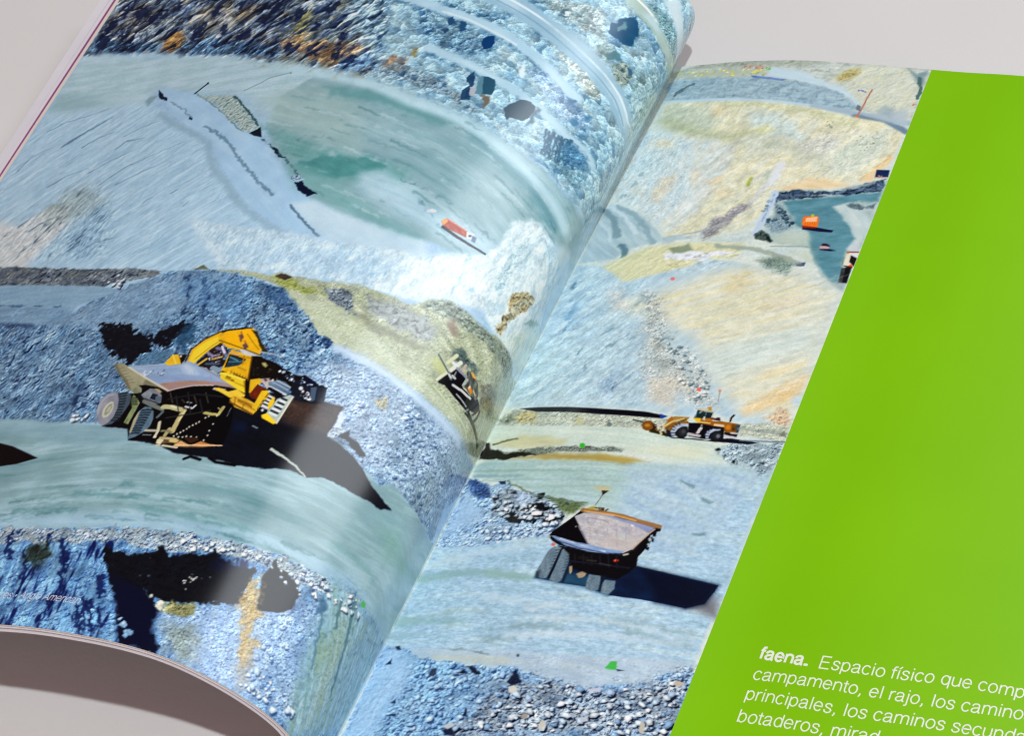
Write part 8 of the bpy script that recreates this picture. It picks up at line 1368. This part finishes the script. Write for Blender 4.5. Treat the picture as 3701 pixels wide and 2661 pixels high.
cr.color_ramp.elements[0].position = .3; cr.color_ramp.elements[0].color = (GREEN[0] * .95, GREEN[1] * .97, GREEN[2], 1)
cr.color_ramp.elements[1].position = .7; cr.color_ramp.elements[1].color = (GREEN[0] * 1.05, GREEN[1] * 1.03, GREEN[2] * 1.1, 1)
nt.links.new(nz.outputs['Fac'], cr.inputs['Fac']); nt.links.new(cr.outputs['Color'], b.inputs['Base Color'])
m_white, nt, b = material('knocked_out_lettering', (.72, .78, .66), .35, .4); grain(nt, b, (.72, .78, .66), 300, .03)
m_caption, nt, b = material('caption_lettering', (.56, .63, .72), .3, .4); grain(nt, b, (.56, .63, .72), 300, .03)

# ------------------------------------------------------------------ table
tb = mesh_obj('table_top', [(-1.6, -1.6, TABLE_Z), (1.6, -1.6, TABLE_Z), (1.6, 1.8, TABLE_Z), (-1.6, 1.8, TABLE_Z)], [(0, 1, 2, 3)], m_table)
tb['kind'] = 'structure'

# ------------------------------------------------------------------ book
book = bpy.data.objects.new('book', None); book.empty_display_size = .05
book.location = (0, -BOOK_H / 2, TABLE_Z)
link(book)
book['label'] = 'open glossy softcover book showing an open-pit mine photograph and a green text panel'
book['category'] = 'book'
bpy.context.view_layer.update()
def part(ob):                                   # children keep their world shape under the book
    ob.matrix_parent_inverse = ob.parent.matrix_world.inverted() if ob.parent.parent is None else Matrix.Identity(4)
    return ob
_gxx, _gyy = np.meshgrid(GX, GY)
INK *= (1 + .022 * noise(_gxx * 1.9, _gyy * 1.9, 3) + .03 * fbm(_gxx / 7, _gyy / 7, 3, 5))[..., None]
_x = (INK * np.array((.99, 1.012, 1.), np.float32) / 255).clip(0, 1)
_x = _x + (_x.mean(2, keepdims=True) - _x) * .03 * (PID[..., None] == 0)
_d = np.clip(_x[..., 2] - _x[..., 0], 0, 1) * (PID == 0)
_x = _x + _d[..., None] * np.array((.0, .05, .01), np.float32)
INK = (_x + (_x - .55) * _x * (1 - _x) * .75).clip(0, 1) * 255      # tone curve of the press
lin = np.where(INK <= 10.31475, INK / 255 / 12.92, ((INK / 255 + .055) / 1.055) ** 2.4).clip(0, 1).astype(np.float32)
lin = (lin * INK_DENSITY).clip(0, .9)
for _k in range(1, int(PID.max()) + 1):                              # keep each printed vehicle in one piece
    _m = np.pad(PID == _k, 1); _i, _j = np.nonzero(_m)
    _s = np.argmin((_i - np.median(_i)) ** 2 + (_j - np.median(_j)) ** 2); _g = np.zeros_like(_m); _g[_i[_s], _j[_s]] = True
    while True:
        _n = _g.copy()
        _n[1:] |= _g[:-1]; _n[:-1] |= _g[1:]; _n[:, 1:] |= _g[:, :-1]; _n[:, :-1] |= _g[:, 1:]; _n &= _m
        if _n.sum() == _g.sum(): break
        _g = _n
    PID[(PID == _k) & ~_g[1:-1, 1:-1]] = 0
def print_meshes(name, j0, j1, parent):
    """cut the printed sheet out of the ink grid: one mesh for the page, one for each printed vehicle"""
    gx = GX[j0:j1].astype(float).copy(); gx[0] = max(gx[0], -240.)
    if gx[-1] == 0 and gx[0] < 0: gx[-1] = -1e-3
    X, Y = np.meshgrid(gx, GY.astype(float))
    P = page(X, Y).reshape(-1, 3); N = page_normal(X, Y).reshape(-1, 3)
    C = np.concatenate([lin[:, j0:j1], np.ones((len(GY), j1 - j0, 1), np.float32)], 2).reshape(-1, 4)
    w = j1 - j0; h = len(GY)
    a = (np.arange(h - 1)[:, None] * w + np.arange(w - 1)[None]).ravel()
    F = np.stack([a + w, a + w + 1, a + 1, a], 1)
    ids = PID[:-1, j0:j1 - 1].ravel()
    out = {}
    for k in sorted(set(ids.tolist())):
        f = F[ids == k]; used = np.unique(f); re = np.zeros(len(P), np.int64); re[used] = np.arange(len(used))
        ob = mesh_obj(name if k == 0 else PRINTED[k][0], P[used], re[f], m_print, parent if k == 0 else out[0])
        at = ob.data.color_attributes.new('ink', 'FLOAT_COLOR', 'POINT'); at.data.foreach_set('color', C[used].ravel())
        ob.data.normals_split_custom_set_from_vertices(N[used].astype(np.float32))
        out[k] = ob
        if k: ob['label'] = PRINTED[k][1]
        if k == 0: part(ob)
    return out[0]
PRINTED = {1: ('printed_haul_truck', 'grey and tan haul truck printed beside the yellow excavator'),
           2: ('printed_excavator', 'yellow excavator printed behind the haul truck'),
           3: ('printed_shovel', 'dark rope shovel printed beside the gutter'),
           4: ('printed_tanker_truck', 'small red tanker truck printed on the pit floor'),
           5: ('printed_wheel_loader', 'brown and yellow wheel loader printed on the haul road'),
           6: ('printed_dump_truck', 'dump truck with empty tray printed from behind'),
           7: ('printed_orange_truck', 'small orange truck printed in the far yard'),
           8: ('printed_pickup', 'tiny pale pickup printed in the far yard'),
           9: ('printed_parked_truck', 'pale truck cut off by the green panel')}
JZ = int(round((0 - X0) * PX)); JR = int(round((79 - X0) * PX))
left_page = print_meshes('left_page', 0, JZ + 1, book)
right_page = print_meshes('right_page', JZ, JR + 1, book)

def grid_mesh(name, xs, ys, lift, mat, parent):
    X, Y = np.meshgrid(xs, ys); P = page(X, Y) + page_normal(X, Y) * lift
    w, h = len(xs), len(ys); a = (np.arange(h - 1)[:, None] * w + np.arange(w - 1)[None]).ravel()
    return mesh_obj(name, P.reshape(-1, 3), np.stack([a + w, a + w + 1, a + 1, a], 1), mat, parent)
green = grid_mesh('green_panel', np.linspace(79, 220, 283), np.linspace(0, 280, 141), 0, m_green, right_page)

# sheets under the opening: thin solids that follow the page above them and step out at the fore-edge
def sheet(name, side, drop, out, thick, mat, y0=0., y1=280.):
    n = 240
    ys = np.linspace(y0, y1, 41)
    xs = np.linspace(-1e-3, -240, n) if side < 0 else np.linspace(1e-3, 220, n)
    X, Y = np.meshgrid(xs, ys); P = page(X, Y); N = page_normal(X, Y)
    k = np.clip(np.abs(X) / 18., 0, 1)[..., None]                 # the sheets close up again in the fold
    e = P[:, -1] - P[:, -2]; e = e / np.linalg.norm(e, axis=1)[:, None]
    top = P - N * drop * (.25 + .75 * k); bot = P - N * (drop + thick) * (.25 + .75 * k)
    for S in (top, bot): S[:, -1] = S[:, -1] + e * out
    V = np.concatenate([top.reshape(-1, 3), bot.reshape(-1, 3)]); h, w = X.shape; o = h * w
    a = (np.arange(h - 1)[:, None] * w + np.arange(w - 1)[None]).ravel()
    F = [np.stack([a, a + 1, a + w + 1, a + w], 1), np.stack([a + w, a + w + 1, a + 1, a], 1) + o]
    r = np.arange(h - 1) * w; c = np.arange(w - 1)
    for lo, st in ((r, w), (r + w - 1, w), (c, 1), (c + (h - 1) * w, 1)):
        F.append(np.stack([lo, lo + st, lo + st + o, lo + o], 1))
    ob = mesh_obj(name, V, np.concatenate(F), mat, book, smooth=False)
    return part(ob)
sheet('inner_page', -1, .0002, .0018, .0003, m_cream)
sheet('inner_page', -1, .0006, .0034, .0002, m_plum, .6, 278.8)
sheet('inner_page', -1, .0008, .0054, .0004, m_paper)
sheet('inner_page', -1, .0013, .0062, .0002, m_grey)
sheet('cover', -1, .0016, .0108, .0009, m_paper)
sheet('inner_page', 1, .0003, -.0006, .0010, m_paper)
sheet('inner_page', 1, .0016, 0., .0008, m_cream)

# ------------------------------------------------------------------ lettering: light grotesque drawn as pen strokes in em units
def arc(cx, cy, rx, ry, a0, a1, n=14):
    t = np.radians(np.linspace(a0, a1, n)); return [(cx + rx * math.cos(v), cy + ry * math.sin(v)) for v in t]
stem = lambda x, y0, y1: [(x, y0), (x, y1)]
G = {
 'a': (.556, [[(.08, .37), (.10, .44), (.17, .50), (.27, .517), (.37, .49), (.42, .42), (.42, .08), (.44, .02), (.50, .01)], [(.42, .30), (.30, .28), (.16, .25), (.09, .20), (.065, .12), (.10, .04), (.20, 0), (.30, .02), (.38, .08), (.42, .17)]]),
 'b': (.556, [stem(.08, 0, .72), arc(.275, .26, .195, .26, 0, 360, 26)]),
 'c': (.50, [arc(.26, .26, .205, .26, 40, 320, 20)]),
 'd': (.556, [stem(.47, .72, 0), arc(.275, .26, .195, .26, 0, 360, 26)]),
 'e': (.556, [[(.07, .27), (.475, .27)] + arc(.27, .26, .205, .26, 4, 322, 22)]),
 'f': (.278, [[(.11, 0), (.11, .60), (.15, .69), (.27, .71)], [(.01, .50), (.25, .50)]]),
 'g': (.556, [arc(.27, .27, .195, .25, 0, 360, 26), [(.47, .52), (.47, -.06), (.43, -.16), (.30, -.205), (.17, -.19), (.10, -.12)]]),
 'i': (.222, [stem(.11, 0, .52), stem(.11, .65, .72)]),
 'í': (.222, [stem(.11, 0, .52), [(.09, .60), (.21, .73)]]),
 'j': (.222, [[(.12, .52), (.12, -.12), (.08, -.19), (.0, -.20)], stem(.12, .65, .72)]),
 'l': (.222, [stem(.11, 0, .72)]),
 'm': (.833, [stem(.085, 0, .52), [(.085, .35), (.13, .45), (.21, .51), (.31, .51), (.38, .46), (.415, .37), (.415, 0)], [(.415, .35), (.46, .45), (.54, .51), (.64, .51), (.71, .46), (.745, .37), (.745, 0)]]),
 'n': (.556, [stem(.085, 0, .52), [(.085, .34), (.13, .44), (.22, .51), (.33, .51), (.42, .45), (.46, .35), (.46, 0)]]),
 'o': (.556, [arc(.275, .26, .21, .26, 0, 360, 28)]),
 'p': (.556, [stem(.08, -.2, .52), arc(.275, .26, .195, .26, 0, 360, 26)]),
 'q': (.556, [stem(.47, .52, -.2), arc(.275, .26, .195, .26, 0, 360, 26)]),
 'r': (.333, [stem(.085, 0, .52), [(.085, .32), (.13, .44), (.21, .505), (.31, .51)]]),
 's': (.50, [[(.41, .38), (.38, .47), (.30, .515), (.20, .515), (.12, .48), (.09, .40), (.13, .32), (.24, .275), (.36, .23), (.42, .15), (.38, .05), (.29, 0), (.19, 0), (.10, .04), (.06, .14)]]),
 't': (.278, [[(.12, .67), (.12, .10), (.16, .02), (.26, .01)], [(.01, .50), (.25, .50)]]),
 'u': (.556, [[(.085, .52), (.085, .16), (.12, .05), (.20, 0), (.31, .01), (.41, .08), (.46, .18)], stem(.46, .52, 0)]),
 'E': (.667, [[(.57, 0), (.09, 0), (.09, .72), (.56, .72)], [(.09, .375), (.52, .375)]]),
 'A': (.667, [[(.02, 0), (.33, .72), (.64, 0)], [(.13, .25), (.53, .25)]]),
 ',': (.278, [[(.14, .07), (.14, -.02), (.08, -.12)]]), '.': (.278, [stem(.14, .0, .09)]), '•': (.35, [stem(.17, .2, .38)]), ' ': (.278, [])}
def ribbon(p, w):
    p = np.array(p, float); closed = np.linalg.norm(p[0] - p[-1]) < 1e-6
    d = np.diff(p, axis=0); d /= np.linalg.norm(d, axis=1)[:, None] + 1e-12
    if closed: t0 = np.vstack([d[-1:], d]); t1 = np.vstack([d, d[:1]])
    else: t0 = np.vstack([d[:1], d]); t1 = np.vstack([d, d[-1:]]); p[0] -= d[0] * w * .12; p[-1] += d[-1] * w * .12
    t = t0 + t1; t /= np.linalg.norm(t, axis=1)[:, None] + 1e-12
    n = np.stack([-t[:, 1], t[:, 0]], 1); k = 1 / np.clip((t * t1).sum(1), .5, 1)
    o = n * (w / 2) * k[:, None]
    return np.concatenate([p + o, p - o]), [(i, i + 1, len(p) + i + 1, len(p) + i) for i in range(len(p) - 1)]
def lettering(name, runs, mat, parent):
    """runs: (text, baseline points on the page in mm, em, pen width in em, slant, tall)"""
    V, F, n = [], [], 0
    for text, base, em, pen, slant, tall, track in runs:
        base = np.array(base, float); seg = np.r_[0, np.cumsum(np.linalg.norm(np.diff(base, axis=0), axis=1))]
        x = 0.
        for ch in text:
            adv, strokes = G[ch]
            for s, st in enumerate(strokes):
                dense = [st[0]]
                for q in st[1:]:
                    m = max(1, int(math.hypot(q[0] - dense[-1][0], q[1] - dense[-1][1]) / .3))
                    p0 = dense[-1]
                    dense += [(p0[0] + (q[0] - p0[0]) * i / m, p0[1] + (q[1] - p0[1]) * i / m) for i in range(1, m + 1)]
                wq = pen * (1.7 if ch in '.•' else 1.)
                v, f = ribbon(dense, wq)
                u = (x + v[:, 0] + v[:, 1] * slant) * em
                px = np.interp(u, seg, base[:, 0]) + np.maximum(u - seg[-1], 0); py = np.interp(u, seg, base[:, 1]) - v[:, 1] * em * tall
                V.append(page(px, py) + page_normal(px, py) * (.00003 + .000006 * (s + 2 * (len(V) % 2))))
                F += [tuple(n + i for i in (q[3], q[2], q[1], q[0])) for q in f]; n += len(v)
            x += adv + track
    return mesh_obj(name, np.concatenate(V), F, mat, parent, smooth=False)
EM = 4.43
lettering('heading_text', [('faena.', [[92.5, 222.33], [99.77, 222.86], [105.03, 223.1]], 4.3, .138, 0, 1.12, .012)], m_white, right_page)
lettering('paragraph_text', [
    ('Espacio físico que comprende', [[107.09, 223.24], [124.28, 222.85], [135.75, 221.87], [144.46, 221.63], [152.24, 221.63]], EM, .075, 0, 1.12, 0),
    ('campamento, el rajo, los caminos', [[92.71, 228.78], [120.61, 229.13], [134.68, 228.72], [155.81, 227.69]], 4.385, .075, 0, 1.12, 0),
    ('principales, los caminos secunda', [[92.59, 234.8], [116.2, 235.82], [140.86, 234.69], [157.44, 234.07]], 4.445, .075, 0, 1.12, 0),
    ('botaderos, mirad', [[92.67, 241.52], [115.0, 242.01], [128.12, 241.68]], 4.47, .075, 0, 1.12, 0)], m_white, right_page)
lettering('caption_text', [('ces • Anglo American', [[-119.24682, 271.87586], [-93.25087, 271.41688]], 2.69, .075, .2, 1.12, 0)], m_caption, left_page)
